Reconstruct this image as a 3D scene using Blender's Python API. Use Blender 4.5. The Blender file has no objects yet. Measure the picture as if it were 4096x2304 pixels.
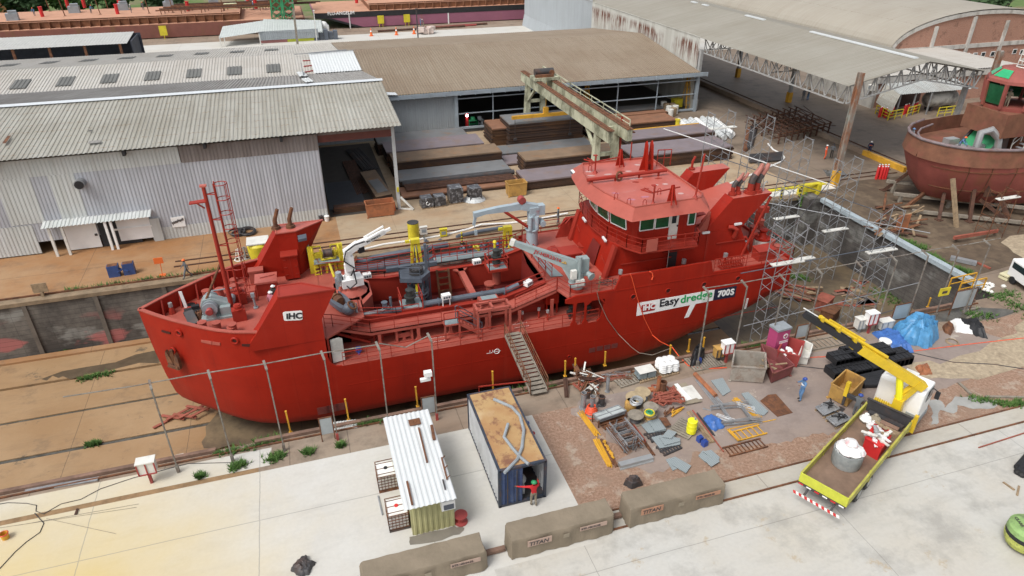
import bpy,bmesh,math,random
from math import sin,cos,pi,radians,sqrt,atan2,floor
from mathutils import Vector as V,Matrix,noise
SC=bpy.context.scene
COL=SC.collection
RN=random.Random(11)
FOC,PW,PH,HC=2742.9,4096,2304,27.5
YAW,PIT=radians(17.43),radians(29.87)
CF=V((sin(YAW)*cos(PIT),cos(YAW)*cos(PIT),-sin(PIT)))
CR=V((cos(YAW),-sin(YAW),0))
CU=CR.cross(CF)
CP=V((0,0,HC))
cd=bpy.data.cameras.new('camera');cam=bpy.data.objects.new('camera',cd);COL.objects.link(cam)
cam.location=CP;cam.rotation_euler=(pi/2-PIT,0,-YAW)
cd.sensor_width=36;cd.lens=FOC/PW*36;cd.clip_start=.5;cd.clip_end=3000
SC.camera=cam
def ray(p):return CF+CR*((p[0]-PW/2)/FOC)-CU*((p[1]-PH/2)/FOC)
def G(p,z=.0):
 d=ray(p);return CP+d*((z-HC)/d.z)
def AY(p,y):
 d=ray(p);return CP+d*(y/d.y)
def AX(p,x):
 d=ray(p);return CP+d*(x/d.x)
def t(i,j,x,y):return(1024*i+x*.53002,768*j+y*.53002)
def c(ox,oy,x,y,s=3.7154):return(ox+x/s,oy+y/s)
w=bpy.data.worlds.new('World');SC.world=w;w.use_nodes=True
nt=w.node_tree;bg=nt.nodes['Background']
sky=nt.nodes.new('ShaderNodeTexSky');sky.sky_type='NISHITA';sky.sun_disc=False
SUN_EL,SUN_AZ=radians(56),radians(-118)
sky.sun_elevation=SUN_EL;sky.sun_rotation=SUN_AZ
sky.air_density=1;sky.dust_density=4;sky.ozone_density=1
hs=nt.nodes.new('ShaderNodeHueSaturation');hs.inputs['Saturation'].default_value=.3
nt.links.new(sky.outputs[0],hs.inputs['Color']);nt.links.new(hs.outputs[0],bg.inputs['Color'])
bg.inputs['Strength'].default_value=.15
sl=bpy.data.lights.new('sun','SUN');so=bpy.data.objects.new('sun',sl);COL.objects.link(so)
sl.energy=1.5;sl.angle=radians(22);sl.color=(1,.985,.955)
sd=V((sin(SUN_AZ)*cos(SUN_EL),cos(SUN_AZ)*cos(SUN_EL),sin(SUN_EL)))
so.rotation_euler=sd.to_track_quat('Z','Y').to_euler();so.location=sd*80+V((10,50,0))
SC.view_settings.view_transform='Standard';SC.view_settings.look='None'
SC.view_settings.exposure=.3;SC.view_settings.gamma=1
try:SC.view_settings.use_curve_mapping=False
except Exception:pass
class NT:
 def __init__(s,name):
  s.m=bpy.data.materials.new(name);s.m.use_nodes=True
  s.t=s.m.node_tree;s.b=s.t.nodes['Principled BSDF']
  s.pos=s.n('ShaderNodeNewGeometry').outputs['Position']
 def n(s,k):return s.t.nodes.new(k)
 def l(s,a,b):s.t.links.new(a,b)
 def scale(s,v,k):
  m=s.n('ShaderNodeVectorMath');m.operation='MULTIPLY';s.l(v,m.inputs[0]);m.inputs[1].default_value=k;return m.outputs[0]
 def noise(s,sc_,det=4,rough=.6,stretch=None,v=None,off=None):
  v=v or s.pos
  if stretch:v=s.scale(v,stretch)
  if off:
   a=s.n('ShaderNodeVectorMath');s.l(v,a.inputs[0]);a.inputs[1].default_value=off;v=a.outputs[0]
  n=s.n('ShaderNodeTexNoise');n.inputs['Scale'].default_value=sc_;n.inputs['Detail'].default_value=det
  n.inputs['Roughness'].default_value=rough;s.l(v,n.inputs['Vector']);return n.outputs['Fac']
 def ramp(s,f,lo,hi):
  m=s.n('ShaderNodeMapRange');m.clamp=True;s.l(f,m.inputs[0]);m.inputs[1].default_value=lo;m.inputs[2].default_value=hi;return m.outputs[0]
 def mix(s,f,a,b,mode='MIX'):
  m=s.n('ShaderNodeMix');m.data_type='RGBA';m.blend_type=mode
  for k,x in((0,f),(6,a),(7,b)):
   if isinstance(x,(int,float)):m.inputs[k].default_value=x
   elif isinstance(x,tuple):m.inputs[k].default_value=(x[0],x[1],x[2],1)
   else:s.l(x,m.inputs[k])
  return m.outputs[2]
 def math(s,op,a,b=.0,c_=None):
  m=s.n('ShaderNodeMath');m.operation=op
  for k,x in((0,a),(1,b),(2,c_)):
   if x is None:continue
   if isinstance(x,(int,float)):m.inputs[k].default_value=x
   else:s.l(x,m.inputs[k])
  return m.outputs[0]
 def xyz(s,v=None):
  m=s.n('ShaderNodeSeparateXYZ');s.l(v or s.pos,m.inputs[0]);return m.outputs
 def lines(s,f,period,width,off=.0):
  m=s.math('ADD',f,off);m=s.math('DIVIDE',m,period);m=s.math('FRACT',m)
  return s.math('LESS_THAN',m,width/period)
 def cell(s,f,period,seed=.0):
  m=s.math('DIVIDE',f,period);m=s.math('FLOOR',m)
  w_=s.n('ShaderNodeTexWhiteNoise');w_.noise_dimensions='1D';s.l(s.math('ADD',m,seed),w_.inputs['W']);return w_.outputs['Value']
 def bump(s,f,strength=.3,dist=.05):
  b=s.n('ShaderNodeBump');b.inputs['Strength'].default_value=strength;b.inputs['Distance'].default_value=dist
  s.l(f,b.inputs['Height']);s.l(b.outputs[0],s.b.inputs['Normal'])
 def fin(s,col,rough=.7,metal=.0):
  if isinstance(col,tuple):s.b.inputs['Base Color'].default_value=(*col,1)
  else:s.l(col,s.b.inputs['Base Color'])
  if isinstance(rough,(int,float)):s.b.inputs['Roughness'].default_value=rough
  else:s.l(rough,s.b.inputs['Roughness'])
  s.b.inputs['Metallic'].default_value=metal
  return s.m
def mul(c_,k):return tuple(min(1,x*k)for x in c_)
def mk(name,col,rough=.6,var=.18,vs=1.2,dirt=None,da=.6,ds=.7,dl=.5,stretch=None,metal=0,bump=0,bs=12):
 s=NT(name)
 f=s.noise(vs,5,.65)
 k=s.mix(s.ramp(f,.3,.7),mul(col,1-var),mul(col,1+var))
 if dirt:
  d=s.noise(ds,6,.7,stretch,off=(3.1,7.7,1.3))
  k=s.mix(s.math('MULTIPLY',s.ramp(d,dl,dl+.18),da),k,dirt)
 if bump:s.bump(s.noise(bs,4),bump,.03)
 return s.fin(k,rough,metal)
M={}
RUST=(.16,.065,.028);DKRUST=(.07,.032,.02);GRIME=(.10,.085,.065)
s=NT('hull_red_paint');x,y,z=s.xyz();k=s.mix(s.ramp(s.noise(.5,5,.65),.3,.7),(.285,.0145,.006),(.34,.019,.008))
k=s.mix(s.math('MULTIPLY',s.ramp(s.noise(.5,6,.7,(1,1,.3),off=(3,7,1)),.5,.7),.55),k,(.20,.013,.008));k=s.mix(s.math('MULTIPLY',s.ramp(s.noise(1,5,.7,(1.6,1,.1),off=(9,2,4)),.56,.72),.22),k,(.36,.075,.05))
jl=s.math('MAXIMUM',s.lines(x,2.35,.035,40.4),s.lines(z,1.55,.03,20.3));k=s.mix(s.math('MULTIPLY',jl,.3),k,(.14,.01,.006));s.bump(s.math('ADD',s.noise(.55,2,.4),s.math('MULTIPLY',jl,.12)),.35,.06);M['hull_red']=s.fin(k,.5)
s.b.inputs['Specular IOR Level'].default_value=.22
M['deck_red']=mk('deck_sky_sheen',(.36,.088,.064),.5,.14,.6,(.27,.022,.011),.6,.5,.56)  # same red paint, with the white sky's pinkish reflection put into its colour
M['ship_red']=mk('ship_red',(.30,.03,.018),.5,.12,.8)
for k_ in('deck_red','ship_red'):M[k_].node_tree.nodes['Principled BSDF'].inputs['Specular IOR Level'].default_value=.28
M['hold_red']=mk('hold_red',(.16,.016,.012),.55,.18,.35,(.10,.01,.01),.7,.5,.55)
M['roof_red']=mk('roof_sky_sheen',(.44,.11,.082),.4,.1,.7,(.52,.27,.24),.55,1.1,.6)  # red paled for upward faces: sky reflection painted in, plus paler patches
M['white']=mk('white_paint',(.78,.78,.76),.45,.05)
M['offwhite']=mk('offwhite_paint',(.66,.65,.60),.5,.1,dirt=GRIME,da=.3)
M['black']=mk('black_rubber',(.016,.016,.018),.6,.3)
M['dark']=mk('dark_steel',(.045,.043,.045),.55,.3,dirt=RUST,da=.4)
M['grey']=mk('grey_paint',(.27,.30,.32),.45,.12,dirt=(.2,.19,.17),da=.4)
M['bluegrey']=mk('blue_grey_paint',(.085,.10,.125),.5,.2,dirt=(.16,.16,.16),da=.3)
M['craneblue']=mk('pale_blue_grey_paint',(.33,.40,.44),.45,.1,dirt=(.30,.04,.03),da=.9,ds=1.1,dl=.57)
M['cranegrey']=mk('crane_grey',(.26,.31,.31),.45,.1)
M['platgrey']=mk('platform_grey',(.22,.27,.28),.6,.12)
M['craneyellow']=mk('crane_yellow_paint',(.66,.45,.02),.5,.12,1.5,(.38,.24,.03),.5)
M['yellow']=mk('yellow_paint',(.62,.52,.03),.5,.12,dirt=(.35,.27,.03),da=.5)
M['orange_yellow']=mk('amber_paint',(.62,.33,.03),.5,.15,dirt=RUST,da=.4)
M['orange']=mk('orange_paint',(.75,.15,.03),.5,.1)
M['rust']=mk('rusty_steel',RUST,.85,.4,1.5,DKRUST,.8,2.2,.45)
M['dkrust']=mk('dark_rust',DKRUST,.85,.4,1.5,RUST,.6,2,.5)
M['steel']=mk('bright_steel',(.42,.43,.43),.4,.15,metal=.5)
M['galv']=mk('galvanised_tube',(.29,.30,.31),.45,.25,2,RUST,.5,2.5,.56,metal=.3)
M['wood']=mk('weathered_wood',(.28,.20,.12),.8,.3,3,(.14,.10,.07),.6)
M['greywood']=mk('grey_wood',(.23,.20,.16),.85,.3,3)
M['glass_green']=mk('green_film_glass',(.012,.085,.035),.12,.3,1.5)
M['glass']=mk('dark_glass',(.02,.03,.035),.1,.1)
M['lamp']=mk('lamp_face',(.7,.72,.72),.25,.05)
M['gunmetal']=mk('black_green_motor',(.03,.032,.03),.45,.2)
M['skin']=mk('skin',(.22,.11,.07),.6,.05)
M['red']=mk('bright_red',(.55,.025,.025),.5,.1)
M['darkred']=mk('worn_red',(.33,.05,.045),.55,.2,dirt=GRIME,da=.5)
M['blue']=mk('blue_plastic',(.03,.07,.30),.45,.15)
M['tarpblue']=mk('blue_tarpaulin',(.07,.24,.44),.45,.25,2.5)
M['navytarp']=mk('deep_blue_tarpaulin',(.05,.14,.40),.45,.25,2.5)
M['navy']=mk('navy_cloth',(.012,.018,.06),.8,.2)
M['greycloth']=mk('grey_overall',(.13,.14,.15),.85,.15)
M['bluecloth']=mk('blue_overall',(.10,.20,.36),.85,.15)
M['orangecloth']=mk('orange_overall',(.72,.10,.03),.8,.1)
M['redcloth']=mk('red_shirt',(.55,.02,.025),.8,.1)
M['khaki']=mk('khaki_cloth',(.26,.22,.16),.85,.15)
M['pinkcloth']=mk('pink_shirt',(.42,.16,.20),.8,.1)
M['boots']=mk('boots',(.03,.025,.02),.7,.2)
M['green']=mk('green_paint',(.03,.25,.10),.5,.15)
M['magenta']=mk('magenta_paint',(.33,.04,.12),.5,.12)
M['plastic']=mk('clear_wrap',(.5,.52,.52),.3,.25,4)
WM={}
class MB:
 def __init__(s,local=False):s.v=[];s.f=[];s.mi=[];s.k=0;s.local=local
 def add(s,vs,fs):
  o=len(s.v);s.v+=[V(x)for x in vs]
  for f in fs:s.f.append([o+i for i in f]);s.mi.append(s.k)
  return s
 def poly(s,pts):return s.add(pts,[list(range(len(pts)))])
 def bx(s,x0,x1,y0,y1,z0,z1):
  return s.add([(x0,y0,z0),(x1,y0,z0),(x1,y1,z0),(x0,y1,z0),(x0,y0,z1),(x1,y0,z1),(x1,y1,z1),(x0,y1,z1)],[[0,3,2,1],[4,5,6,7],[0,1,5,4],[1,2,6,5],[2,3,7,6],[3,0,4,7]])
 def box(s,ctr,size,rz=.0,base=True):
  cx,cy,cz=ctr;a,b,h=size[0]/2,size[1]/2,size[2]
  z0,z1=(cz,cz+h)if base else(cz-h/2,cz+h/2)
  C,S=cos(rz),sin(rz);P=[]
  for z in(z0,z1):
   for(x,y)in((-a,-b),(a,-b),(a,b),(-a,b)):P.append((cx+x*C-y*S,cy+x*S+y*C,z))
  return s.add(P,[[0,3,2,1],[4,5,6,7],[0,1,5,4],[1,2,6,5],[2,3,7,6],[3,0,4,7]])
 def prism(s,pts,d):
  n=len(pts);d=V(d);a=[V(p)for p in pts];b=[p+d for p in a]
  return s.add(a+b,[list(range(n))[::-1],[n+i for i in range(n)]]+[[i,(i+1)%n,n+(i+1)%n,n+i]for i in range(n)])
 def bar(s,a,b,w,h=None,up=(0,0,1)):
  a,b=V(a),V(b);h=h or w;d=(b-a)
  if d.length<1e-6:return s
  d.normalize();u=V(up)
  if abs(d.dot(u))>.98:u=V((1,0,0))
  x=d.cross(u).normalized();y=x.cross(d)
  P=[]
  for p in(a,b):
   for(i,j)in((-1,-1),(1,-1),(1,1),(-1,1)):P.append(p+x*(w/2*i)+y*(h/2*j))
  return s.add(P,[[0,3,2,1],[4,5,6,7],[0,1,5,4],[1,2,6,5],[2,3,7,6],[3,0,4,7]])
 def tube(s,a,b,r,n=6,r2=None):
  return s.path([a,b],r,n,r2)
 def path(s,pts,r,n=6,r2=None,closed=False):
  pts=[V(p)for p in pts];rings=[];N=len(pts);px=None
  for i,p in enumerate(pts):
   if closed:d=pts[(i+1)%N]-pts[i-1]
   else:d=pts[min(i+1,N-1)]-pts[max(i-1,0)]
   d.normalize()
   if px is None:
    u=V((0,0,1))if abs(d.z)<.9 else V((1,0,0));x=d.cross(u).normalized()
   else:
    x=px-d*px.dot(d)
    x=x.normalized()if x.length>1e-5 else d.orthogonal().normalized()
   px=x;y=d.cross(x);rr=r if r2 is None else r+(r2-r)*i/max(1,N-1)
   rings.append([p+x*(rr*cos(2*pi*k/n))+y*(rr*sin(2*pi*k/n))for k in range(n)])
  return s.loft(rings,ringclosed=True,cap=not closed,loop=closed)
 def loft(s,rings,ringclosed=True,cap=True,loop=False):
  n=len(rings[0]);vs=[p for r_ in rings for p in r_];fs=[];m=len(rings)
  for i in range(m if loop else m-1):
   j=(i+1)%m
   for k in range(n if ringclosed else n-1):
    k2=(k+1)%n;fs.append([i*n+k,i*n+k2,j*n+k2,j*n+k])
  if cap and ringclosed:fs+=[list(range(n))[::-1],[(m-1)*n+k for k in range(n)]]
  return s.add(vs,fs)
 def cyl(s,ctr,r,h,n=16,r2=None):
  r2=r if r2 is None else r2;x,y,z=ctr
  return s.loft([[V((x+r*cos(2*pi*k/n),y+r*sin(2*pi*k/n),z))for k in range(n)],[V((x+r2*cos(2*pi*k/n),y+r2*sin(2*pi*k/n),z+h))for k in range(n)]])
 def lathe(s,ctr,prof,n=16,axis=None):
  ctr=V(ctr);q=V((0,0,1)).rotation_difference(V(axis))if axis else None;R=[]
  for(r,z)in prof:
   ring=[]
   for k in range(n):
    p=V((r*cos(2*pi*k/n),r*sin(2*pi*k/n),z))
    if q:p=q@p
    ring.append(ctr+p)
   R.append(ring)
  return s.loft(R)
 def ball(s,ctr,r,n=10,sz=1,half=False):
  m=max(3,n//2);pr=[]
  lo=0 if half else-pi/2
  for i in range(m+1):
   a=lo+(pi/2-lo)*i/m;pr.append((max(1e-3,r*cos(a)),r*sz*sin(a)))
  return s.lathe(ctr,pr,n)
 def torus(s,ctr,R,r,n=16,m=5,axis=(0,0,1),arc=1):
  q=V((0,0,1)).rotation_difference(V(axis));k=n if arc==1 else n+1
  P=[V(ctr)+q@V((R*cos(2*pi*arc*i/n),R*sin(2*pi*arc*i/n),0))for i in range(k)]
  return s.path(P,r,m,closed=(arc==1))
 def corr(s,o,u,v,pitch,amp,nrm=None,fine=False):
  o,u,v=V(o),V(u),V(v);L=u.length;n=max(2,int(L/pitch));nn=V(nrm)if nrm else u.cross(v).normalized()
  prof=[(0,0),(.35,0),(.5,1),(.85,1)]if fine else[(0,0),(.5,1)]
  P=[]
  for i in range(n):
   for(a,h)in prof:P.append(o+u*((i+a)/n)+nn*(amp*h))
  P.append(o+u);K=len(P)
  return s.add(P+[p+v for p in P],[[i,i+1,K+i+1,K+i]for i in range(K-1)])
 def obj(s,name,mats,parent=None,smooth=False,kind=None,bevel=0,recalc=True):
  me=bpy.data.meshes.new(name)
  vs=s.v
  if parent is not None:
   W=WM.get(parent.name,Matrix());base=W
   if not s.local:
    iv=W.inverted();vs=[iv@p for p in vs]
  else:
   if not s.local and vs:
    xs=[p.x for p in vs];ys=[p.y for p in vs];zs=[p.z for p in vs]
    base=Matrix.Translation(((min(xs)+max(xs))/2,(min(ys)+max(ys))/2,min(zs)))
    iv=base.inverted();vs=[iv@p for p in vs]
   else:base=Matrix()
  me.from_pydata([tuple(p)for p in vs],[],s.f)
  if not isinstance(mats,(list,tuple)):mats=[mats]
  for m in mats:me.materials.append(M[m]if isinstance(m,str)else m)
  if len(mats)>1:me.polygons.foreach_set('material_index',s.mi)
  if recalc:
   bm=bmesh.new();bm.from_mesh(me);bmesh.ops.recalc_face_normals(bm,faces=bm.faces);bm.to_mesh(me);bm.free()
  if smooth:
   me.polygons.foreach_set('use_smooth',[True]*len(me.polygons))
   try:me.set_sharp_from_angle(angle=radians(35))
   except Exception:pass
  o=bpy.data.objects.new(name,me);COL.objects.link(o)
  if parent is not None:
   o.parent=parent;WM[o.name]=base
  else:
   o.matrix_world=base;WM[o.name]=base
  if kind:o['kind']=kind
  if bevel:
   b=o.modifiers.new('bevel','BEVEL');b.width=bevel;b.segments=1;b.limit_method='ANGLE'
  return o
def tag(o,label,cat,group=None,kind=None):
 o['label']=label;o['category']=cat
 if group:o['group']=group
 if kind:o['kind']=kind
 return o
def thing(name,label,cat,loc=(0,0,0),rz=.0,group=None):
 o=bpy.data.objects.new(name,None);COL.objects.link(o);o.empty_display_size=.3
 o.location=loc;o.rotation_euler=(0,0,rz)
 WM[o.name]=Matrix.Translation(loc)@Matrix.Rotation(rz,4,'Z')
 return tag(o,label,cat,group)
def dup(root,loc,rz=.0,label=None,group=None,scale=None):
 def rec(o,par):
  k=o.copy();COL.objects.link(k)
  if par is not None:k.parent=par
  for ch in o.children:rec(ch,k)
  return k
 r_=rec(root,None);r_.location=loc;r_.rotation_euler=(0,0,rz)
 if scale:r_.scale=scale
 if label:r_['label']=label
 if group:r_['group']=group
 return r_
def text(body,size,mat,parent,o,xd,up,name='lettering',ext=.012,bold=.0,shear=.0,align='LEFT',width=1):
 cu=bpy.data.curves.new(name,'FONT');cu.body=body;cu.size=size;cu.extrude=ext;cu.offset=bold;cu.shear=shear
 cu.align_x=align;cu.resolution_u=3
 ob=bpy.data.objects.new(name,cu);COL.objects.link(ob)
 bpy.context.view_layer.update()
 me=bpy.data.meshes.new_from_object(ob.evaluated_get(bpy.context.evaluated_depsgraph_get()))
 bpy.data.objects.remove(ob);bpy.data.curves.remove(cu)
 xd=V(xd).normalized();up=V(up);up=(up-xd*up.dot(xd)).normalized();nz=xd.cross(up)
 mb=MB();vs=[V(o)+xd*(p.co.x*width)+up*p.co.y+nz*p.co.z for p in me.vertices]
 mb.add(vs,[list(f.vertices)for f in me.polygons]);bpy.data.meshes.remove(me)
 return mb.obj(name,mat,parent)
def rail(pts,h=1.05,n=2,r=.028,step=1.4,mb=None,ends=True):
 mb=mb or MB();pts=[V(p)for p in pts]
 for a,b in zip(pts,pts[1:]):
  L=(b-a).length;k=max(1,round(L/step))
  for i in range(n+1):
   z=h*(i+1)/(n+1);mb.bar(a+V((0,0,z)),b+V((0,0,z)),r*(1.5 if i==n else 1))
  for i in range(k+1):
   p=a+(b-a)*(i/k);mb.bar(p,p+V((0,0,h)),r*1.3)
 return mb
def LB():return MB(True)
def box(name,mat,parent,*a,**k):
 mb=MB();mb.bx(*a);return mb.obj(name,mat,parent,**k)
def g_concrete(name,base,warm,dark,jx=6,jy=6,jox=.0,joy=.0,da=.5,dl=.5,yellow=None,rough=.8,spots=None,jw=.05):
 s=NT(name);x,y,z=s.xyz()
 n1=s.noise(.18,6,.65);n2=s.noise(.9,6,.7,(.35,1.3,1));n3=s.noise(.32,7,.72,off=(9,4,0));n4=s.noise(5,4)
 k=s.mix(s.ramp(n1,.35,.65),base,warm)
 k=s.mix(s.math('MULTIPLY',s.ramp(n2,.5,.75),.35),k,dark)
 k=s.mix(s.math('MULTIPLY',s.ramp(n3,dl,dl+.16),da),k,dark)
 k=s.mix(s.math('MULTIPLY',s.ramp(n4,.35,.75),.16),k,mul(base,.55))
 if spots:k=s.mix(s.math('MULTIPLY',s.ramp(s.noise(.55,7,.75,off=(2,31,0)),.6,.66),.8),k,spots)
 if yellow:
  d=s.n('ShaderNodeVectorMath');d.operation='DISTANCE';s.l(s.pos,d.inputs[0]);d.inputs[1].default_value=yellow[0]
  m=s.math('ADD',d.outputs['Value'],s.math('MULTIPLY',s.noise(.3,4),6))
  k=s.mix(s.math('MULTIPLY',s.math('SUBTRACT',1,s.ramp(m,yellow[1],yellow[2])),.8),k,yellow[3])
 jl=s.math('MAXIMUM',s.lines(s.math('ADD',x,s.math('MULTIPLY',n2,.12)),jx,jw,jox),s.lines(s.math('ADD',y,s.math('MULTIPLY',n1,.12)),jy,jw,joy))
 k=s.mix(s.math('MULTIPLY',jl,.55),k,mul(dark,.6))
 s.bump(n4,.15,.02)
 return s.fin(k,rough)
M['slab']=g_concrete('pale_concrete',(.55,.54,.505),(.52,.495,.44),(.36,.345,.315),8.2,9.7,4.9,2.1,.35,.55,((-15,23,0),6,16,(.56,.42,.15)))
M['slab2']=g_concrete('pale_worn_concrete',(.46,.44,.39),(.42,.38,.31),(.24,.21,.17),7,10,0,0,.45,.52)
M['quay']=g_concrete('rust_stained_concrete',(.36,.22,.115),(.30,.135,.045),(.13,.085,.055),9,4.3,1,.6,.5,.53)
M['quay2']=g_concrete('tan_concrete',(.40,.32,.22),(.36,.24,.14),(.17,.12,.08),9.3,5.2,2,3,.55,.52,jw=.03)
M['yardc']=g_concrete('brown_yard_concrete',(.245,.19,.145),(.205,.155,.11),(.10,.075,.055),4,4,0,0,.7,.5,rough=.6)
M['dockf']=g_concrete('dock_floor',(.36,.235,.125),(.30,.18,.085),(.12,.085,.055),7.5,60,3,0,.65,.54,spots=(.10,.08,.055),rough=.6)
M['dockw']=g_concrete('wet_dock_floor',(.13,.095,.06),(.20,.15,.09),(.055,.045,.035),9,60,3,0,.7,.46,spots=(.05,.045,.03),rough=.4)
M['mauve']=g_concrete('mauve_yard_concrete',(.265,.215,.19),(.29,.225,.185),(.15,.115,.10),60,60,7,7,.55,.5,spots=(.42,.37,.31))
M['strip']=g_concrete('dirty_edge_concrete',(.30,.24,.18),(.24,.17,.12),(.10,.075,.055),3.3,50,0,0,.6,.5)
s=NT('reddish_gravel');n=s.noise(6,6,.8);n2=s.noise(.4,5,.7);n3=s.noise(.9,6,.7,off=(5,1,0))
k=s.mix(s.ramp(n,.35,.7),(.19,.105,.066),(.40,.27,.195));k=s.mix(s.math('MULTIPLY',s.ramp(n2,.5,.62),.7),k,(.25,.17,.12))
k=s.mix(s.math('MULTIPLY',s.ramp(n3,.54,.66),.7),k,(.40,.34,.27));s.bump(n,.6,.05);M['gravel']=s.fin(k,.95)
s=NT('grassy_ground');n=s.noise(.5,7,.75);n2=s.noise(.08,4)
k=s.mix(s.ramp(n,.4,.65),(.06,.12,.025),(.14,.19,.05));k=s.mix(s.ramp(n2,.5,.62),k,(.20,.15,.09));M['grassg']=s.fin(k,.95)
s=NT('puddle_water');k=s.mix(s.ramp(s.noise(1.5),.3,.7),(.05,.045,.035),(.12,.11,.09));M['water']=s.fin(k,.06)
s=NT('grass_blades');k=s.mix(s.ramp(s.noise(2),.3,.7),(.035,.10,.015),(.09,.17,.03));M['grass']=s.fin(k,.8)
DX0,DX1,DY0,DY1,DZ=-70,50.4,33,55,-5
mb=MB()
B_=1600
for(x0,x1,y0,y1)in((-B_,B_,-300,DY0),(-B_,B_,DY1,B_),(DX1,B_,DY0,DY1),(-B_,DX0,DY0,DY1)):
 mb.poly([(x0,y0,0),(x1,y0,0),(x1,y1,0),(x0,y1,0)])
mb.obj('ground','grassg',kind='structure')
def sheet(name,pts,mat,z=.004):
 mb=MB();mb.poly([(p[0],p[1],z)for p in pts]);return mb.obj(name,mat,kind='structure')
def rect(x0,x1,y0,y1):return[(x0,y0),(x1,y0),(x1,y1),(x0,y1)]
sheet('yard_concrete',rect(50.4,140,33,126),'yardc')
sheet('quay',rect(DX0,2,55,126),'quay')
sheet('quay_apron',rect(2,50.4,55,126),'quay2')
sheet('back_apron',rect(-90,140,126,166),'slab')
sheet('back_verge',rect(-120,140,166,176),'strip')
M['slab3']=g_concrete('greyer_worn_slab',(.50,.49,.455),(.48,.45,.39),(.27,.26,.235),13.3,11.7,3.1,4.3,.6,.5,spots=(.40,.33,.235),rough=.7,jw=.035)
sheet('concrete_apron',[(-60,-60),(5.6,-60),(5.6,20.6),(10.85,20.6),(10.85,30.5),(-60,30.5)],'slab')
sheet('worn_apron',[(5.6,-60),(90,-60),(90,20.95),(10.85,20.95),(10.85,20.6),(5.6,20.6)],'slab3')
sheet('gravel_yard',rect(10.85,70,22.3,31.1),'gravel')
sheet('crane_track',rect(10.85,70,20.95,22.3),'slab2')
sheet('edge_strip',rect(-5,70,30.5,33),'strip',.006)
sheet('edge_slab',[(-60,30.85),(-4.4,30.85),(-4.3,32.3),(-60,32.2)],'slab',.008)
sheet('edge_margin',[(-60,32.2),(-4.3,32.3),(-5,33),(-60,33)],'strip',.004)
sheet('timber_strip',rect(-60,-5,30.5,30.85),mk('brown_timber_strip',(.24,.15,.075),.9,.3,2),.005)
rr=random.Random(3);P=[]
outline=[(14.2,30.9),(13,29.8),(14.6,28.6),(14.2,27),(15.3,25.9),(14,25.2),(15.4,24),(17.5,23.9),(18.4,24.6),(20.4,24.5),(22.2,24.1),(24,23.9),(26,24),(27.6,23.5),(29.5,23.2),(31,24.4),(34,24.6),(38,25.2),(43,25.8),(46,27.5),(45,29.5),(40,30.9)]
for a,b in zip(outline,outline[1:]+outline[:1]):
 for i in range(5):
  f_=i/5;P.append((a[0]+(b[0]-a[0])*f_+rr.uniform(-.16,.16),a[1]+(b[1]-a[1])*f_+rr.uniform(-.16,.16)))
sheet('worn_concrete',P,'mauve',.010)
M['dirtsand']=mk('pale_sandy_soil',(.36,.29,.20),.95,.3,3,(.2,.15,.1),.6,.8,bump=.3)
def blob(name,pts,mat,z,j=.12,n=4,seed=1):
 rr=random.Random(seed);P=[]
 for a,b in zip(pts,pts[1:]+pts[:1]):
  for i in range(n):
   f_=i/n;P.append((a[0]+(b[0]-a[0])*f_+rr.uniform(-j,j),a[1]+(b[1]-a[1])*f_+rr.uniform(-j,j)))
 return sheet(name,P,mat,z)
blob('sandy_ground',[(36.5,28.2),(39,27.4),(46,28.2),(50,30.2),(56,31),(56,26.5),(48,25),(40,25.2),(36.5,26.2)],'dirtsand',.014,.25)
def pg(i,j,pts,z=0):return[tuple(G(t(i,j,x,y),z))[:2]for(x,y)in pts]
blob('puddle',pg(3,2,[(1210,130),(1300,120),(1330,180),(1420,100),(1560,90),(1640,130),(1760,130),(1700,180),(1560,190),(1430,160),(1400,230),(1300,190),(1290,300),(1240,310),(1250,220)]),mk('sky_sheen_puddle',(.34,.335,.31),.08,.12),.018,.08,3,5)  # pale grey base colour paints the bright sky mirrored in the water
blob('puddle',pg(3,1,[(1120,900),(1250,880),(1500,870),(1750,880),(1900,900),(1700,960),(1300,985),(1150,960)]),'water',.018,.1,3,6)
blob('puddle',pg(1,2,[(1160,1150),(1290,1120),(1500,1075),(1570,1085),(1540,1130),(1400,1180),(1160,1215)]),mk('damp_patch',(.20,.18,.15),.5,.15),.012,.06,3,7)
blob('puddle',pg(3,0,[(420,1285),(560,1290),(610,1330),(560,1345),(450,1330)]),'water',.016,.1,3,8)
chan=[(38.9,39.3,0),(41.85,42.2,1),(46.2,46.45,1),(50.6,50.9,0)]
mb=MB();y=DY0
for(a,b,wtr)in chan:
 mb.poly([(DX0,y,DZ),(32,y,DZ),(32,a,DZ),(DX0,a,DZ)])
 mb.poly([(DX0,a,DZ),(32,a,DZ),(32,a,DZ-.35),(DX0,a,DZ-.35)]);mb.poly([(DX0,b,DZ),(32,b,DZ),(32,b,DZ-.35),(DX0,b,DZ-.35)])
 mb.poly([(DX0,a,DZ-.35),(32,a,DZ-.35),(32,b,DZ-.35),(DX0,b,DZ-.35)]);y=b
mb.poly([(DX0,y,DZ),(32,y,DZ),(32,DY1,DZ),(DX0,DY1,DZ)])
mb.obj('dock_floor','dockf',kind='structure',recalc=False)
mb=MB();mb.poly([(32,DY0,DZ),(DX1,DY0,DZ),(DX1,DY1,DZ),(32,DY1,DZ)]);mb.obj('dock_floor_wet','dockw',kind='structure')
for(a,b,wtr)in chan[1:3]:
 mb=MB();mb.poly([(DX0,a,DZ-.06),(32,a,DZ-.06),(32,b,DZ-.06),(DX0,b,DZ-.06)]);mb.obj('channel_water','water',kind='structure')
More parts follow.
